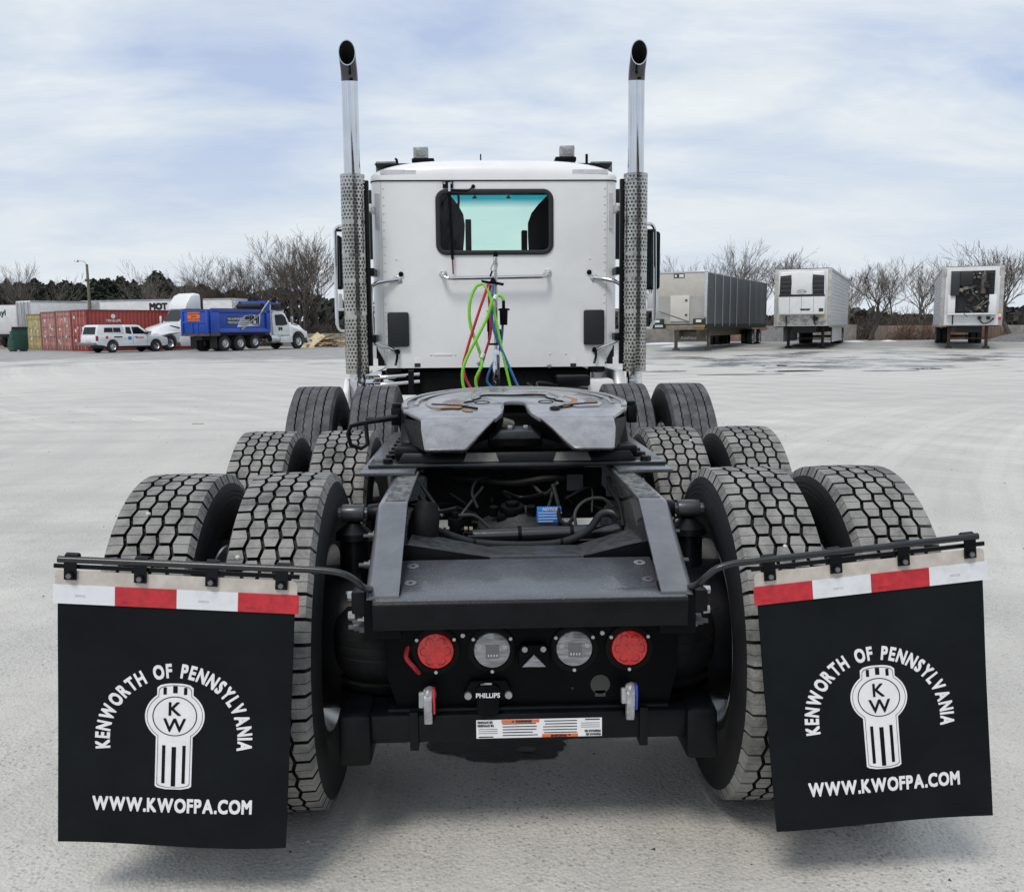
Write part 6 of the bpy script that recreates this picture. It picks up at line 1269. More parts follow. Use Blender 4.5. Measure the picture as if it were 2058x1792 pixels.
MB().box(-L_, .02, -h+.02, h-.02, 1.18, 1.42).build('deck', trim, t); MB().box(-.5, .06, -.62, 1.22, 1.12, 1.36).build('nose_beam', bz, t, bevel=.01)
for y0 in (-1.28, .72): g = MB().box(0, .22, y0, y0+.56, 1.40, 1.68).build('tool_tray', mat('tray_green', (.012, .022, .02), .5), t, bevel=.02); MB().box(.22, .225, y0+.15, y0+.40, 1.50, 1.62).build('tray_mark', white_dull, g)
for y0 in (-1.25, .75): MB().box(.0, .12, y0, y0+.5, 1.26, 1.38).build('marker_lamp', mat('amber', (.5, .3, .08), .4) if y0 > 0 else alu2, t)
for s_ in (-1, 1): MB().box(-L_+.3, -1.5, s_*.5-.07, s_*.5+.07, .78, 1.18).build('main_beam', bz, t)
legs(t, -2.3, 1.15, bz); br_ = MB().prism([(-.74, .52), (.74, .52), (.74, .78), (.5, .86), (.42, 1.02), (-.42, 1.02), (-.5, .86), (-.74, .78)], 'x', -2.42, -2.36).build('leg_brace', bz, t)
for o in (br_,): o.location.x = .25
MB().text('Axehaul', .24, (-2.10, -.52, .62), (0,1,0), (0,0,1), .012, 'L', .04).build('lettering', white_dull, t, smooth=False, fix=False)
for s_ in (-1, 1):
    for x in (-10.6, -12.4): wheel(t, x, s_*1.06, .51, .28, out=s_); wheel(t, x, s_*.74, .51, .28, out=s_)
    MB().box(-11.75, -11.25, s_*1.1-.03, s_*1.1+.03, .3, 1.1).build('wheel_guard', alu2, t)
# refrigerated trailers
skin = mat('reefer_skin', (.64, .645, .65), .38, .1, c2=(.50, .50, .50), vs=1.3, lo=.25, hi=.5); trimr = mat('reefer_trim', (.48, .475, .46), .45, .2, c2=(.33, .32, .30), vs=3)
def reefer(label, x, y, hd, L_, warm=False):
    t = place('refrigerated_trailer', label, 'trailer', x, y, hd, 'refrigerated trailers parked nose first'); H = 4.08; h = 1.3
    prof = []
    z = 1.28; s1 = []
    while z < H-.16: s1 += [(0, z), (0, z+.14), (.022, z+.155), (.022, z+.18)]; z += .195
    prof = [(h-.02-a, z_) for a, z_ in s1]
    ring = [(-(y_), z_) for y_, z_ in prof][::-1] + [(-h+.02, 1.2), (h-.02, 1.2)] + prof + [(h-.02, H-.02), (-h+.02, H-.02)]
    MB().prism(ring, 'x', -L_, -.05).build('body', skin, t, ang=20)
    MB().box(-.05, 0, -h, h, 1.2, H-.01).build('front_wall', skin if not warm else white_dull, t, bevel=.01)
    q = MB()
    for s_ in (-1, 1): q.box(-.12, .012, s_*h-(.16 if s_ > 0 else .012), s_*h+(.012 if s_ > 0 else .16), 1.2, H); q.box(-L_, -.12, s_*h-(.05 if s_ > 0 else .01), s_*h+(.01 if s_ > 0 else .05), H-.15, H); q.box(-L_, -.12, s_*h-(.05 if s_ > 0 else .012), s_*h+(.012 if s_ > 0 else .05), 1.14, 1.30)
    q.build('rail', trimr, t, bevel=.01); MB().box(-L_, .01, -h, h, H, H+.02).build('roof', trimr if warm else mat('roof_dark', (.12, .12, .12), .6), t)
    MB().box(-L_+.3, -.8, -.55, .55, .85, 1.18).build('subframe', trim, t)
    for s_ in (-1, 1):
        for xx in (-10.4, -11.7): wheel(t, xx, s_*1.04, .51, .28, out=s_); wheel(t, xx, s_*.72, .51, .28, out=s_)
    legs(t, -1.9, 1.18, trim if not warm else mat('leg_rust', (.10, .06, .05), .7)); MB().box(-L_, -L_+.1, -1.1, 1.1, .45, .6).build('underride_bar', trim, t)
    return t
t = reefer('white refrigerated trailer with closed cooling unit and black grilles', 15.45, 42.2, 245.1, 13.4)
wu = mat('unit_white', (.70, .71, .72), .35, 0, var=.05, vs=3); grl = mat('grille_black', (.010, .011, .012), .5)
u = MB().prism([(-1.05, 1.78), (1.05, 1.78), (1.08, 2.75), (1.0, 3.92), (-1.0, 3.92), (-1.08, 2.75)], 'x', 0, .42).build('cooling_unit', wu, t, bevel=.06, seg=3)
for s_ in (-1, 1):
    g = MB().prism([(s_*.48, 2.78), (s_*1.03, 2.78), (s_*1.0, 3.72), (s_*.46, 3.78)], 'x', .30, .435).build('grille', grl, u, bevel=.03)
    for k in range(4): MB().box(.42, .45, min(s_*.50, s_*1.0), max(s_*.50, s_*1.0), 2.98+.21*k, 3.01+.21*k).build('louvre', mat('louvre_grey', (.07, .075, .08), .4), u)
MB().prism([(-1.06, 2.68), (1.06, 2.68), (1.04, 2.80), (-1.04, 2.80)], 'x', .36, .44).build('lower_band', grl, u, bevel=.02)
MB().prism([(-.44, 2.78), (.44, 2.78), (.50, 3.9), (-.50, 3.9)], 'x', .38, .47).build('centre_cowl', wu, u, bevel=.03)
MB().tube([(.474, .21*math.cos(R_(a)), 2.92+.10*math.sin(R_(a))) for a in range(0, 360, 20)], .012, 5, closed=True).build('badge_ring', mat('badge_grey', (.22, .24, .26), .4), u)
q = MB(); q.text('Carrier', .13, (.476, -.155, 2.885), (0,1,0), (0,0,1), .003, bold=.03); q.build('lettering', mat('badge_grey', (.22, .24, .26), .4), u, smooth=False, fix=False)
for y0 in (-.55, 0, .55): MB().box(.418, .424, y0-.006, y0+.006, 1.85, 2.66).build('panel_gap', trim, u)
for y0 in (-.02, .20): MB().prism([(y0, 1.98), (y0+.18, 1.98), (y0+.22, 2.07), (y0-.04, 2.07)], 'x', .415, .43).build('handle_recess', trim, u)
MB().box(.415, .432, .80, 1.0, 1.92, 2.08).build('gauge_box', trim, u)
MB().box(.0, .012, -1.12, 1.12, 1.24, 1.76).build('worn_nose_plate', mat('nose_worn', (.50, .49, .47), .5, 0, c2=(.26, .25, .23), vs=3.5, lo=.45, hi=.55), t)
MB().tube(spline([(.05, .55, 1.75), (.12, .62, 1.6), (.06, .58, 1.4), (.08, .66, 1.25)], 6), .03, 7).build('air_coupling', trim, t); MB().box(.02, .1, .50, .74, 1.48, 1.66).build('coupling_box', trim, t, bevel=.02); MB().box(.012, .02, .86, 1.02, 1.64, 1.78).build('yellow_tag', mat('tag_yellow', (.55, .36, .06), .5), t)
MB().tube([(.03, -.72, 1.2), (.05, -.72, 1.7)], .03, 6).build('drain_hose', trim, t)
for s_ in (-1, 1): MB().box(-9.2, -2.8, s_*1.2-.02, s_*1.2+.02, .35, 1.15).build('side_skirt', skin, t)
t = reefer('white refrigerated trailer with stripped open cooling unit, farthest right', 22.8, 40.46, 245.5, 13.4, True)
u = MB().box(0, .30, -1.02, 1.02, 1.72, 1.80).box(0, .30, -1.02, -.70, 1.80, 2.70).box(0, .30, .70, 1.02, 1.80, 2.70).build('unit_frame', wu, t, bevel=.02)
MB().box(.002, .06, -.92, .92, 2.55, 3.86).box(.002, .06, -.68, .68, 1.80, 2.55).build('unit_recess', grl, u)
MB().box(.06, .42, -.92, -.55, 2.65, 3.80).build('side_duct', mat('duct_dark', (.022, .025, .028), .5), u, bevel=.04); MB().box(.06, .40, -.55, .0, 3.15, 3.80).build('coil_box', grl, u, bevel=.03)
for k in range(12): MB().box(.06, .30, .66, .88, 2.70+.09*k, 2.735+.09*k).build('coil_fin', mat('fin_dark', (.03, .03, .028), .6), u)
MB().cyl((.1, .45, 2.75), (.1, .45, 3.75), .14, 14).build('receiver_tank', mat('tank_brown', (.09, .075, .065), .5), u)
rg = random.Random(11); mm = [mat('engine_grey', (.10, .10, .10), .5, .4), mat('engine_black', (.012, .012, .013), .6), mat('engine_tan', (.22, .19, .15), .6), white_dull]
for k in range(46):
    y0 = rg.uniform(-.5, .6); z0 = rg.uniform(1.85, 3.1) if k < 34 else rg.uniform(3.1, 3.75); s_ = rg.uniform(.03, .11)
    if k % 3: MB().box(.08, .16+s_*1.6, y0-s_, y0+s_, z0-s_*.8, z0+s_*.8).build('engine_part', mm[rg.choice((0, 1, 1, 1, 2, 3 if s_ < .05 else 1))], u, bevel=.012)
    else: MB().cyl((.1, y0, z0), (.28, y0, z0), s_, 12).build('pulley', mm[rg.choice((0, 1, 1))], u)
for k in range(14):
    a = Vector((.2, rg.uniform(-.6, .55), rg.uniform(1.9, 3.6))); b = a+Vector((rg.uniform(-.05, .1), rg.uniform(-.4, .4), rg.uniform(-.5, .5))); MB().tube(spline([a, (a+b)/2+Vector((.1, rg.uniform(-.1, .1), 0)), b], 5), .018, 6).build('pipe', mm[rg.choice((0, 1, 1, 2))], u)
MB().box(.0, .014, -1.1, 1.12, 1.24, 1.70).build('nose_plate', white_dull, t); MB().box(.014, .03, -.80, -.74, 1.25, 1.72).build('drain_hose', trim, t)
for y0, z0 in ((.35, 1.56), (.72, 1.56)): MB().cyl((.02, y0, z0), (.14, y0, z0), .09, 12).build('air_coupling', trim, t)
MB().tube(spline([(.1, .35, 1.5), (.2, .5, 1.3), (.15, .75, 1.35), (.1, .95, 1.55)], 6), .035, 7).build('hanging_cable', trim, t)
for z0, m_ in ((1.45, red_plastic), (1.62, white_dull), (1.80, mat('tag_yellow', (.55, .36, .06), .5))): MB().box(.013, .02, 1.14, 1.26, z0, z0+.14).build('marker_tag', m_, t)
for s_ in (-1, 1): MB().box(.0, .016, s_*1.2-.10, s_*1.2+.10, 3.62, 4.0).build('corner_plate', trimr, t)
MB().tube(spline([(-.1, 1.31, 2.4), (-.05, 1.4, 2.2), (-.1, 1.42, 1.6), (-.1, 1.32, 1.3)], 6), .025, 6).build('side_hose', trim, t)

# the right-hand trailers are slightly lower than standard height; wheels keep their round shape
for t in [o for o in bpy.data.objects if o.parent is None and o.name.split('.')[0] in ('curtain_trailer', 'refrigerated_trailer')]:
    k = .93 if t.name.startswith('curtain') else .94; t.scale.z = k
    for c in t.children:
        if c.name.split('.')[0] == 'wheel': c.scale.z = 1/k; c.location.z /= k; c.rotation_euler.y = 0
# ================================================================== trees, brush, walls, loose ground
barkm = mat('bark', (.10, .088, .075), .9, 0, c2=(.055, .048, .042), vs=5); barkg = mat('bark_grey', (.15, .135, .12), .9, 0, c2=(.09, .08, .072), vs=5); twigm = mat('twigs', (.13, .108, .092), .9, 0, c2=(.08, .066, .056), vs=3); twigp = mat('twigs_pale', (.17, .15, .13), .9, 0, c2=(.10, .088, .077), vs=3)
def grow(rg, mb_t, mb_c, p, d, l, r, lev, maxl, gnarl, minr):
    seg = 3 if lev < maxl-1 else 2; pts = [Vector(p)]; dirv = Vector(d).normalized()
    for i in range(seg):
        dirv = (dirv + Vector((rg.gauss(0, gnarl), rg.gauss(0, gnarl), rg.gauss(.05, gnarl*.8)))).normalized(); pts.append(pts[-1] + dirv*(l/seg))
    radii = [max(minr, r*(1-.45*i/seg)) for i in range(seg+1)]
    (mb_t if lev <= 1 else mb_c).tube(pts, radii, 7 if lev == 0 else 5 if lev == 1 else 3, cap=False)
    if lev >= maxl: return
    n = rg.randint(3, 4) if lev < 2 else rg.randint(1, 2) if lev < maxl-1 else rg.randint(1, 3)
    for k in range(n):
        t_ = rg.uniform(.35, 1) if lev else rg.uniform(.55, 1); i = min(seg-1, int(t_*seg)); q = pts[i].lerp(pts[i+1], t_*seg-i)
        a = rg.uniform(.30, .72) if lev else rg.uniform(.25, .6); ph = rg.uniform(0, 6.283); o = dirv.orthogonal().normalized(); o = Matrix.Rotation(ph, 3, dirv) @ o
        nd = dirv*math.cos(a) + o*math.sin(a) + Vector((0, 0, .20)); grow(rg, mb_t, mb_c, q, nd, l*rg.uniform(.58, .84), r*rg.uniform(.42, .58), lev+1, maxl, gnarl, minr)
    grow(rg, mb_t, mb_c, pts[-1], dirv, l*rg.uniform(.62, .85), r*.55, lev+1, maxl, gnarl, minr)
def tree_mesh(seed, h, levels, trunk_frac, gnarl, pale, minr, multi=1):
    rg = random.Random(seed); a, b = MB(), MB()
    for k in range(multi):
        d = Vector((rg.uniform(-.35, .35), rg.uniform(-.35, .35), 1)) if multi > 1 else Vector((0, 0, 1))
        grow(rg, a, b, (rg.uniform(-.3, .3)*(multi > 1), rg.uniform(-.3, .3)*(multi > 1), -.1), d, h*trunk_frac, h*.0135/(1+.3*(multi-1)), 0, levels, gnarl, minr)
    top = max(v[2] for v in b.v); k = h/top
    for m_ in (a, b): m_.v = [(x*k, y*k, z*k) for x, y, z in m_.v]
    return a, b, (barkg if pale else barkm), (twigp if pale else twigm)
_tp = []
def bare_tree(var, label, x, y, h, rz, sx=1.0, group='bare trees around the lot'):
    t = thing('bare_tree', label, 'tree', (x, y, gz(x, y)), rz, group)
    tr_, cr_ = TREES[var]
    for me, nm in ((tr_, 'trunk'), (cr_, 'crown')):
        o = bpy.data.objects.new(nm, me); col.objects.link(o); o.parent = t; o.scale = (h/10*sx, h/10*sx, h/10*.90)
    return t
TREES = []
for sd_, lv_, tf, gn, pale, mr_, mu in ((1, 6, .26, .11, False, .0065, 1), (5, 6, .24, .12, False, .0065, 3), (9, 5, .27, .13, True, .0065, 1), (14, 6, .19, .17, False, .0065, 1), (21, 5, .24, .12, True, .008, 2), (33, 5, .30, .10, False, .009, 1)):
    a, b, m1, m2 = tree_mesh(sd_, 10, lv_, tf, gn, pale, mr_, mu)
    oa = a.build('trunk', m1, fix=False); ob = b.build('crown', m2, fix=False); TREES.append((oa.data, ob.data)); bpy.data.objects.remove(oa); bpy.data.objects.remove(ob)
def px(u, Z): d = ray(u, 690); p = CAM + d*Z; return p.x, p.y
spots = [(28, 105, 9.6, 0, 'slender bare tree left of the street lamp'), (68, 100, 10.3, 2, 'pale bare tree standing left of the street lamp'), (105, 103, 8.6, 4, 'round pale bare tree just left of the street lamp'), (292, 104, 8.6, 2, 'pale bare tree rising behind the white trailer lettering'), (335, 98, 9.4, 4, 'open bare tree behind the white tractor fairing'), (372, 106, 8.0, 2, 'thin pale tree behind the white trailer end'), (408, 92, 8.0, 0, 'small dark bare tree behind the trailer end'),
         (468, 88, 9.6, 1, 'wide bare tree behind the blue dump body'), (512, 92, 8.6, 3, 'tangled bare tree behind the dump truck cab shield'), (560, 84, 10.4, 0, 'dark bare tree behind the dump truck cab'), (610, 82, 11.2, 1, 'largest bare tree, many stemmed, over the lumber pile'), (655, 86, 10.8, 3, 'bare tree next to the left exhaust stack'),
         (1340, 76, 7.2, 2, 'pale bare tree behind the left part of the curtain trailer'), (1400, 74, 7.6, 4, 'bare tree above the curtain trailer front corner'), (1462, 72, 8.6, 2, 'tall pale bare tree above the curtain trailer'), (1512, 74, 7.8, 4, 'bare tree above the curtain trailer rear'), (1545, 70, 7.6, 3, 'tangled bare tree between curtain trailer and reefer'), (1600, 76, 7.4, 2, 'thin bare tree above the closed reefer'), (1655, 78, 7.2, 4, 'sparse bare tree above the closed reefer corner'),
         (1747, 62, 6.0, 3, 'dark bare tree growing through the rusty wall'), (1790, 66, 6.6, 0, 'upright bare tree behind the rusty wall'), (1835, 68, 6.4, 2, 'leaning pale tree behind the brush'), (1868, 72, 6.8, 4, 'bare tree left of the stripped reefer'), (1925, 68, 7.0, 2, 'bare tree behind the stripped reefer'), (1990, 64, 7.4, 4, 'tall pale tree right of the stripped reefer'), (2036, 60, 7.0, 3, 'dark forked tree at the right picture edge'), (1700, 74, 6.4, 4, 'pale bare tree right of the closed reefer')]
for i, (u, Z, h, var, lab) in enumerate(spots):
    x, y = px(u, Z); bare_tree(var, lab, x, y, h, i*1.7, 1.15 if var in (1, 3) else 1.0)
# trees on the camera side of the lot, met in the window and chrome reflections
for i, (x, y, h, var) in enumerate(((-9, -24, 9, 0), (-4, -27, 8, 3), (-14, -26, 9.5, 1), (-22, -23, 8.5, 2))):
    bare_tree(var, ('bare tree behind the viewpoint, %s of those reflected in glass' % ('second from right', 'rightmost', 'second from left', 'leftmost')[i]), x, y, h, i*2.1, 1.2, 'bare trees behind the viewpoint')
# evergreens behind the left lot edge
everm = mat('evergreen', (.036, .050, .032), .9, 0, c2=(.014, .021, .015), vs=1.4, lo=.3, hi=.7); evtr = mat('evergreen_trunk', (.05, .04, .033), .9)
def leafy(rg, n, shape, size):
    m_ = MB()
    for k in range(n):
        p = shape(rg); a = Vector((rg.gauss(0, 1), rg.gauss(0, 1), rg.gauss(0, .8))).normalized(); b = a.orthogonal().normalized(); b = Matrix.Rotation(rg.uniform(0, 6.28), 3, a) @ b; c_ = a.cross(b); s_ = size*rg.uniform(.5, 1.3)
        m_.add([p-b*s_, p+c_*s_*.55, p+b*s_, p-c_*s_*.55], [(0, 1, 2, 3)])
    return m_
def cone_shape(h, w_, pw_):
    cl = None
    def f(rg):
        z = rg.random()**.8; r_ = w_*(1-z)**pw_*(0.35+.65*math.sqrt(rg.random())); a = rg.uniform(0, 6.283); lump = 1+.28*math.sin(a*3+z*9)+.18*math.sin(a*7+z*17); return Vector((r_*lump*math.cos(a), r_*lump*math.sin(a), .8+z*(h-.8)+rg.gauss(0, .12)))
    return f
EV = []
for sd_, pw_ in ((2, .55), (4, .8), (6, .42)):
    o = leafy(random.Random(sd_), 2600, cone_shape(7, 2.3, pw_), .22).build('crown', everm, fix=False, smooth=False); EV.append(o.data); bpy.data.objects.remove(o)
evt = MB().cyl((0, 0, -.1), (0, 0, 6), .16, 8, .04).build('trunk', evtr); evtd = evt.data; bpy.data.objects.remove(evt)
for i, (u, Z, h) in enumerate(((-6, 112, 8.0), (22, 118, 8.2), (48, 113, 7.6), (78, 120, 8.4), (112, 114, 7.8), (140, 118, 8.0), (168, 112, 7.4), (196, 118, 8.3), (222, 113, 8.0), (250, 120, 8.6), (276, 114, 7.8), (300, 110, 7.0), (322, 106, 8.4), (346, 112, 7.8), (380, 116, 7.2), (410, 112, 7.2), (440, 118, 6.8), (476, 114, 6.6))):
    x, y = px(u, Z); t = thing('evergreen_tree', 'dark evergreen', 'tree', (x, y, gz(x, y)), i*1.3, 'evergreen row behind the lot, left' if u < 150 else 'evergreen row behind the white trailers')
    t['label'] = 'dark evergreen in the far row, %s from the left picture edge' % ('first', 'second', 'third', 'fourth', 'fifth', 'sixth', 'seventh', 'eighth', 'ninth', 'tenth', 'eleventh', 'twelfth', 'thirteenth', 'fourteenth', 'fifteenth', 'sixteenth', 'seventeenth', 'eighteenth')[i]
    o = bpy.data.objects.new('crown', EV[i % 3]); col.objects.link(o); o.parent = t; o.scale = (1.5, 1.5, h/7*.90)
    o = bpy.data.objects.new('trunk', evtd); col.objects.link(o); o.parent = t
# brush: tangles of thin stems
brm = mat('brush', (.12, .098, .082), .95, 0, c2=(.06, .048, .04), vs=2)
def brush(label, x, y, w_, h, n, seed):
    rg = random.Random(seed); m_ = MB()
    for k in range(n):
        a = rg.uniform(0, 6.28); r_ = w_*math.sqrt(rg.random()); p = Vector((r_*math.cos(a), r_*.6*math.sin(a), 0)); d = Vector((rg.gauss(0, .6), rg.gauss(0, .6), 1)).normalized(); pts = [p]; l = h*rg.uniform(.5, 1.15)*(1-.4*(r_/w_)**2)
        for i in range(4): d = (d+Vector((rg.gauss(0, .35), rg.gauss(0, .35), rg.gauss(-.08, .2)))).normalized(); pts.append(pts[-1]+d*l/4)
        m_.tube(pts, [.022, .018, .014, .012, .010], 3, cap=False)
    t = thing('brush', label, 'bush', (x, y, gz(x, y)), 0, 'leafless brush along the lot edge'); m_.build('stems', brm, t, fix=False); return t
for i, (u, Z, w_, h, n, lab) in enumerate(((1725, 66, 2.6, 2.0, 380, 'brush behind the concrete wall near the closed reefer'), (1790, 66, 2.8, 2.7, 620, 'tallest brown brush tangle behind the rusty wall'), (1835, 64, 2.6, 2.4, 520, 'brown brush tangle left of the stripped reefer'), (1870, 67, 2.4, 2.2, 380, 'brush half hidden by the stripped reefer'), (1548, 70, 2.4, 2.6, 420, 'brush between curtain trailer and closed reefer'), (1985, 70, 2.5, 1.5, 260, 'low brush right of the stripped reefer'), (575, 84, 5, 3.2, 700, 'brush under the bare trees behind the dump truck cab'), (640, 84, 5, 3.0, 700, 'brush behind the lumber pile'), (480, 92, 6, 3.6, 900, 'brush behind the blue dump body'), (20, 100, 6, 3.5, 700, 'brush behind the leftmost trailer'), (120, 98, 7, 3.6, 800, 'brush left of the street lamp'), (420, 100, 6, 3.6, 800, 'brush behind the white trailer end'))):
    x, y = px(u, Z); brush(lab, x, y, w_, h, n, i)
# far woods closing the horizon
rg = random.Random(77); m_ = MB()
def woods(x0, x1, y0, y1, n, h):
    for k in range(n):
        u_ = rg.random(); x = x0+(x1-x0)*u_; y = y0+(y1-y0)*u_+rg.gauss(0, 5); hh = h*(.6+.4*abs(math.sin(x*.071)+.6*math.sin(x*.23+1)))*rg.random()**.5; s_ = rg.uniform(.4, 1.1)
        p = Vector((x, y, gz(x, y)+hh)); a = Vector((rg.gauss(0, 1), rg.gauss(0, 1), rg.gauss(0, 1))).normalized(); b = a.orthogonal().normalized(); c_ = a.cross(b); m_.add([p-b*s_, p+c_*s_*.7, p+b*s_, p-c_*s_*.7], [(0, 1, 2, 3)])
woods(-190, -20, 170, 175, 9000, 8); woods(-30, 190, 175, 190, 9000, 3.0); woods(-190, 190, 172, 182, 9000, 2.4)
tag(m_.build('far_woods', mat('woods_grey', (.050, .047, .045), .95, 0, c2=(.020, .024, .020), vs=.08), kind='stuff', fix=False, smooth=False), 'low grey brown woods along the horizon behind the lot', 'woods')
# retaining wall with concrete and rusty sheet panels
cn = mat('wall_concrete', (.30, .285, .26), .85, 0, c2=(.18, .165, .15), vs=2, bump=.3, bs=12); rs = mat('wall_rust', (.21, .105, .07), .85, 0, c2=(.25, .20, .165), vs=1.2, lo=.40, hi=.55, stretch=(1, 1, .4))
t = thing('retaining_wall', 'low wall of concrete blocks and rusty sheet panels behind the trailers', 'wall')
xs = [(7.0, 3.2, cn), (10.2, 3.2, cn), (13.4, 3.0, cn), (16.4, 2.6, rs), (19.0, 2.2, cn), (21.2, 2.3, cn), (23.5, 1.6, cn), (26.4, 3.2, rs), (29.6, 2.9, rs), (32.6, 2.5, rs), (35.2, 3, cn), (38.4, 3.2, cn)]
for i, (x0, w_, m2) in enumerate(xs):
    y = 59.2+.02*i; z = gz(x0, y); q = MB().box(x0, x0+w_-.06, y, y+.35, z-.2, z+.98+.06*math.sin(i*2.3)); o = q.build('wall_panel', m2, t, bevel=.02)
    if m2 is rs:
        for k in range(int(w_/.22)): MB().box(x0+.05+k*.22, x0+.10+k*.22, y-.03, y, z-.2, z+.93).build('sheet_rib', rs, t)
t = thing('boundary_wall', 'low grey block wall behind the lumber pile', 'wall')
for i in range(8): x0 = -16.6+1.62*i; y = 78+.02*i; z = gz(x0, y); MB().box(x0, x0+1.58, y, y+.3, z-.2, z+1.05).build('wall_block', cn, t, bevel=.02)
# lumber pile
t = thing('lumber_pile', 'heap of raw boards and broken pallets left of the exhaust stack', 'lumber pile', (-12.2, 72.9, gz(-12.2, 72.9)))
wd_ = [mat('board_pale', (.56, .46, .30), .75, 0, var=.15, vs=4), mat('board_tan', (.42, .31, .18), .8, 0, var=.2, vs=4), mat('board_brown', (.24, .165, .10), .85, 0, var=.2, vs=4)]
rg = random.Random(8)
for k in range(85):
    z = rg.uniform(.04, .75); sp_ = 1.9*(1-z*.75); x = rg.uniform(-sp_, sp_)-.05; y = rg.uniform(-.9, .9)*(1-z*.6); an = rg.choice((0, 0, 1))*1.2+rg.gauss(0, .35); d = Vector((math.cos(an), math.sin(an), rg.gauss(0, .12))); l = rg.uniform(.8, 2.3)
    MB().bar(Vector((x, y, z))-d*l/2, Vector((x, y, z))+d*l/2, rg.uniform(.10, .22), .04, (rg.gauss(0, .25), rg.gauss(0, .25), 1)).build('board', wd_[rg.choice((0, 0, 1, 1, 2))], t)
for a, b, w_ in (((-1.35, -1.1, .15), (-.35, -.5, 1.02), .55), ((-.9, -1.1, .18), (-.05, -.45, .95), .35), ((-1.8, -1.15, .06), (-.7, -1.1, .12), .3)): MB().bar(a, b, w_, .05, (0, -1, .6)).build('board', wd_[0], t)
# gravel heap, snow remnants, puddles, the dark patch under the axle
gvl = mat('gravel', (.20, .20, .195), .95, 0, c2=(.11, .11, .11), vs=7, bump=1, bs=14)
def mound(name, label, cat, x, y, rx, ry, h, m_, seed, kind=None, flat=False):
    n_, k_ = 28, 7; V = []; z = gz(x, y)
    for j in range(k_+1):
        r_ = j/k_
        for i in range(n_):
            a = 2*math.pi*i/n_; nz = 1+.25*noise.noise(Vector((math.cos(a)*2+seed, math.sin(a)*2, r_*2))); V.append((x+rx*r_*nz*math.cos(a), y+ry*r_*nz*math.sin(a), gz(x+rx*r_*nz*math.cos(a), y+ry*r_*nz*math.sin(a))+h*(1-r_**1.6)*(1+.2*noise.noise(Vector((i*.7, j*.9, seed)))*(not flat))+(.006 if flat else -.02)))
    q = MB(); q.add(V, [(j*n_+i, j*n_+(i+1) % n_, (j+1)*n_+(i+1) % n_, (j+1)*n_+i) for j in range(k_) for i in range(n_)]); o = q.build(name, m_, fix=False, kind=kind)
    return tag(o, label, cat)
x, y = px(1560, 62); mound('gravel_heap', 'grey gravel heap between curtain trailer and closed reefer', 'gravel heap', x, y, 2.2, 1.5, .85, gvl, 1)
x, y = px(1530, 63); mound('gravel_heap', 'smaller gravel heap behind the curtain trailer wheels', 'gravel heap', x, y, 1.6, 1.3, .6, gvl, 5)
x, y = px(2052, 56); mound('gravel_heap', 'low gravel heap at the right picture edge', 'gravel heap', x, y, 2.4, 1.5, .5, gvl, 2)
snow = mat('old_snow', (.72, .74, .77), .7, 0, c2=(.50, .51, .52), vs=3, lo=.3, hi=.55)
for i, (u, Z, rx, ry, lab) in enumerate(((1712, 58, 1.0, .5, 'old snow patch by the concrete wall'), (1785, 58.5, .6, .35, 'small snow patch before the rusty wall'), (1370, 52, 1.4, .8, 'snow streak under the curtain trailer nose'), (1478, 53, 1.2, .7, 'snow streak beside the curtain trailer wheels'), (1330, 57, 1.6, .5, 'snow patch left of the curtain trailer legs'))):
    x, y = px(u, Z); mound('snow_patch', lab, 'snow', x, y, rx, ry, .10, snow, i)
pud = mat('puddle_water', (.035, .038, .04), .04, 0, spec=.6); wet = mat('wet_sheen', (.30, .31, .32), .16)
def sheet(name, u, v, rx, ry, m_, seed, h=.006, n_=36):
    d = ray(u, v); p = CAM + d*(-(CAM.z-.12)/d.z) if v < 1000 else CAM + d*(-CAM.z/d.z); V = [(p.x, p.y, gz(p.x, p.y)+h)]
    for i in range(n_):
        a = 2*math.pi*i/n_; k = 1+.45*noise.noise(Vector((math.cos(a)*1.4+seed*3, math.sin(a)*1.4, seed)))+.12*noise.noise(Vector((math.cos(a)*6, math.sin(a)*6, seed))); V.append((p.x+rx*k*math.cos(a), p.y+ry*k*math.sin(a), gz(p.x+rx*k*math.cos(a), p.y+ry*k*math.sin(a))+h))
    q = MB(); q.add(V, [(0, 1+i, 1+(i+1) % n_) for i in range(n_)]); return q.build(name, m_, fix=False, kind='structure')
for i, (u, v, rx, ry, m_) in enumerate(((1560, 734, .45, .4, pud), (1585, 742, 1.1, .3, pud), (1860, 738, .5, .35, pud), (1690, 735, 1.2, .3, wet), (1960, 725, 1.2, .5, wet), (1500, 747, 1.2, .25, wet), (1790, 741, 1.0, .25, wet), (1330, 742, .8, .4, wet))): sheet('puddle', u, v, rx, ry, m_, i, .006 + .0007*i)
patch_mat = speck(mat('dark_patch', (.020, .020, .022), .55, 0, c2=(.05, .05, .052), vs=14, bump=.5, bs=120, lo=.35, hi=.75), 60, .2, (.10, .10, .10))
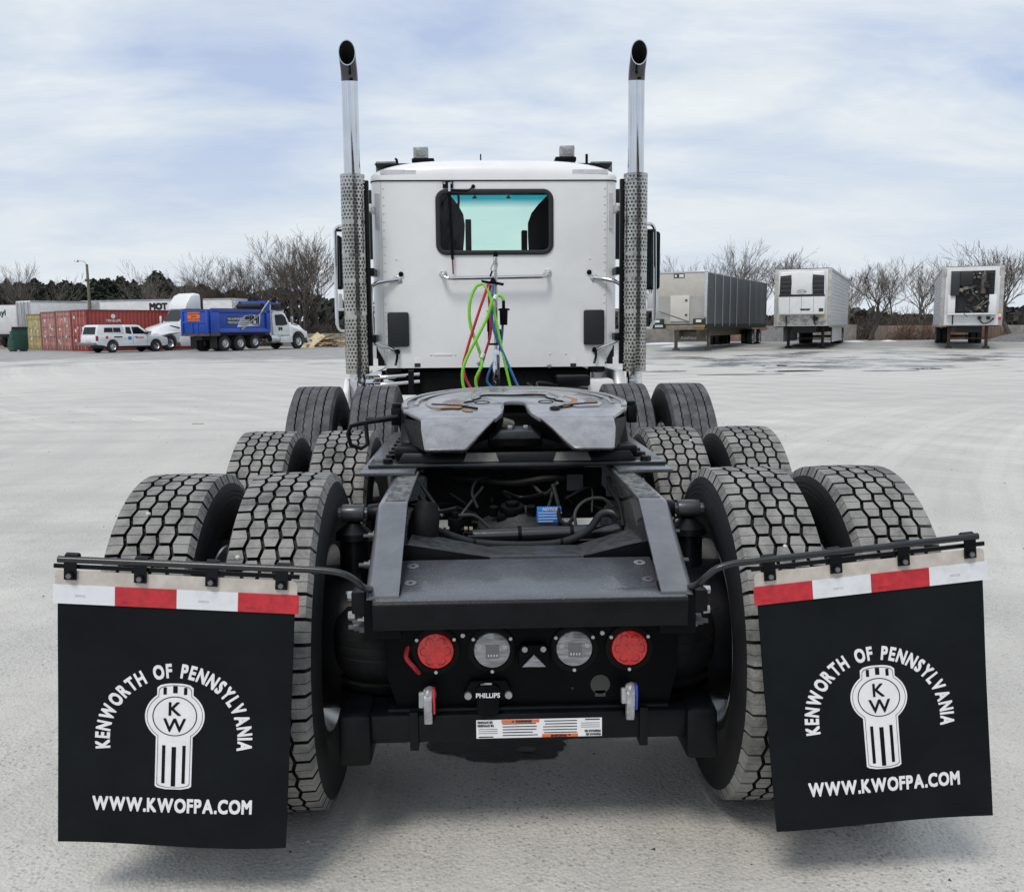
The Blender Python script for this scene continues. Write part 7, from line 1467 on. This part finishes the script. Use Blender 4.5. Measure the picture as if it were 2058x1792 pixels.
sheet('dark_patch', 1014, 1482, .27, .21, patch_mat, 3, .004, 60)  # dark irregular sheet on the ground under the rear axle
MB().add([(-.02, .10, .007), (.045, .085, .008), (.06, .12, .008), (.01, .135, .007)], [(0, 1, 2, 3)]).build('leaf_scrap', mat('leaf_grey', (.16, .15, .13), .9), kind='structure', fix=False)
# small stones and grit lying on the near lot
gm = [mat('grit_dark', (.05, .05, .05), .9), mat('grit_pale', (.42, .41, .39), .9)]
rg = random.Random(4); m_ = MB()
for k in range(900):
    y = -3.0+rg.random()**1.8*22; x = rg.uniform(-1, 1)*(1.5+.62*(y+3.1)); s_ = rg.uniform(.002, .0075)*(1+.05*(y+3)); z = gz(x, y); a = rg.uniform(0, 6)
    m_.add([(x+s_*math.cos(a+i*2.09)*rg.uniform(.7, 1.3), y+s_*math.sin(a+i*2.09), z) for i in range(3)] + [(x, y, z+s_*.8)], [(0, 1, 3), (1, 2, 3), (2, 0, 3)], k % 2)
tag(m_.build('loose_grit', gm, kind='stuff', fix=False, smooth=False), 'scattered grit and small stones on the lot surface', 'grit')
d_ = ray(397, 852); p_ = CAM + d_*(-CAM.z/d_.z)
MB().tube(spline([p_+Vector((-.09, 0, .004)), p_+Vector((-.03, .02, .008)), p_+Vector((.03, .0, .006)), p_+Vector((.09, .03, .004))], 4), .004, 5).build('twig', barkm); tag(bpy.data.objects['twig'], 'short dark twig on the lot left of the wheels', 'twig')
# the dealership hall on the camera side of the lot, met only in the chrome
t = thing('service_building', 'long grey service building behind the viewpoint, mirrored in the chrome stacks', 'building', (18, -27, 0))
MB().box(-16, 16, -6, 6, 0, 7.5).build('wall', mat('siding_grey', (.22, .215, .20), .6, 0, var=.1, vs=1), t)
MB().box(-16.4, 16.4, -6.4, 6.4, 7.5, 8.1).build('roof', mat('roof_brown', (.06, .052, .045), .6), t)
for k in range(5): MB().box(-13+6*k, -9+6*k, 6, 6.05, 0, 4.6).build('bay_door', mat('bay_dark', (.03, .03, .032), .4), t)
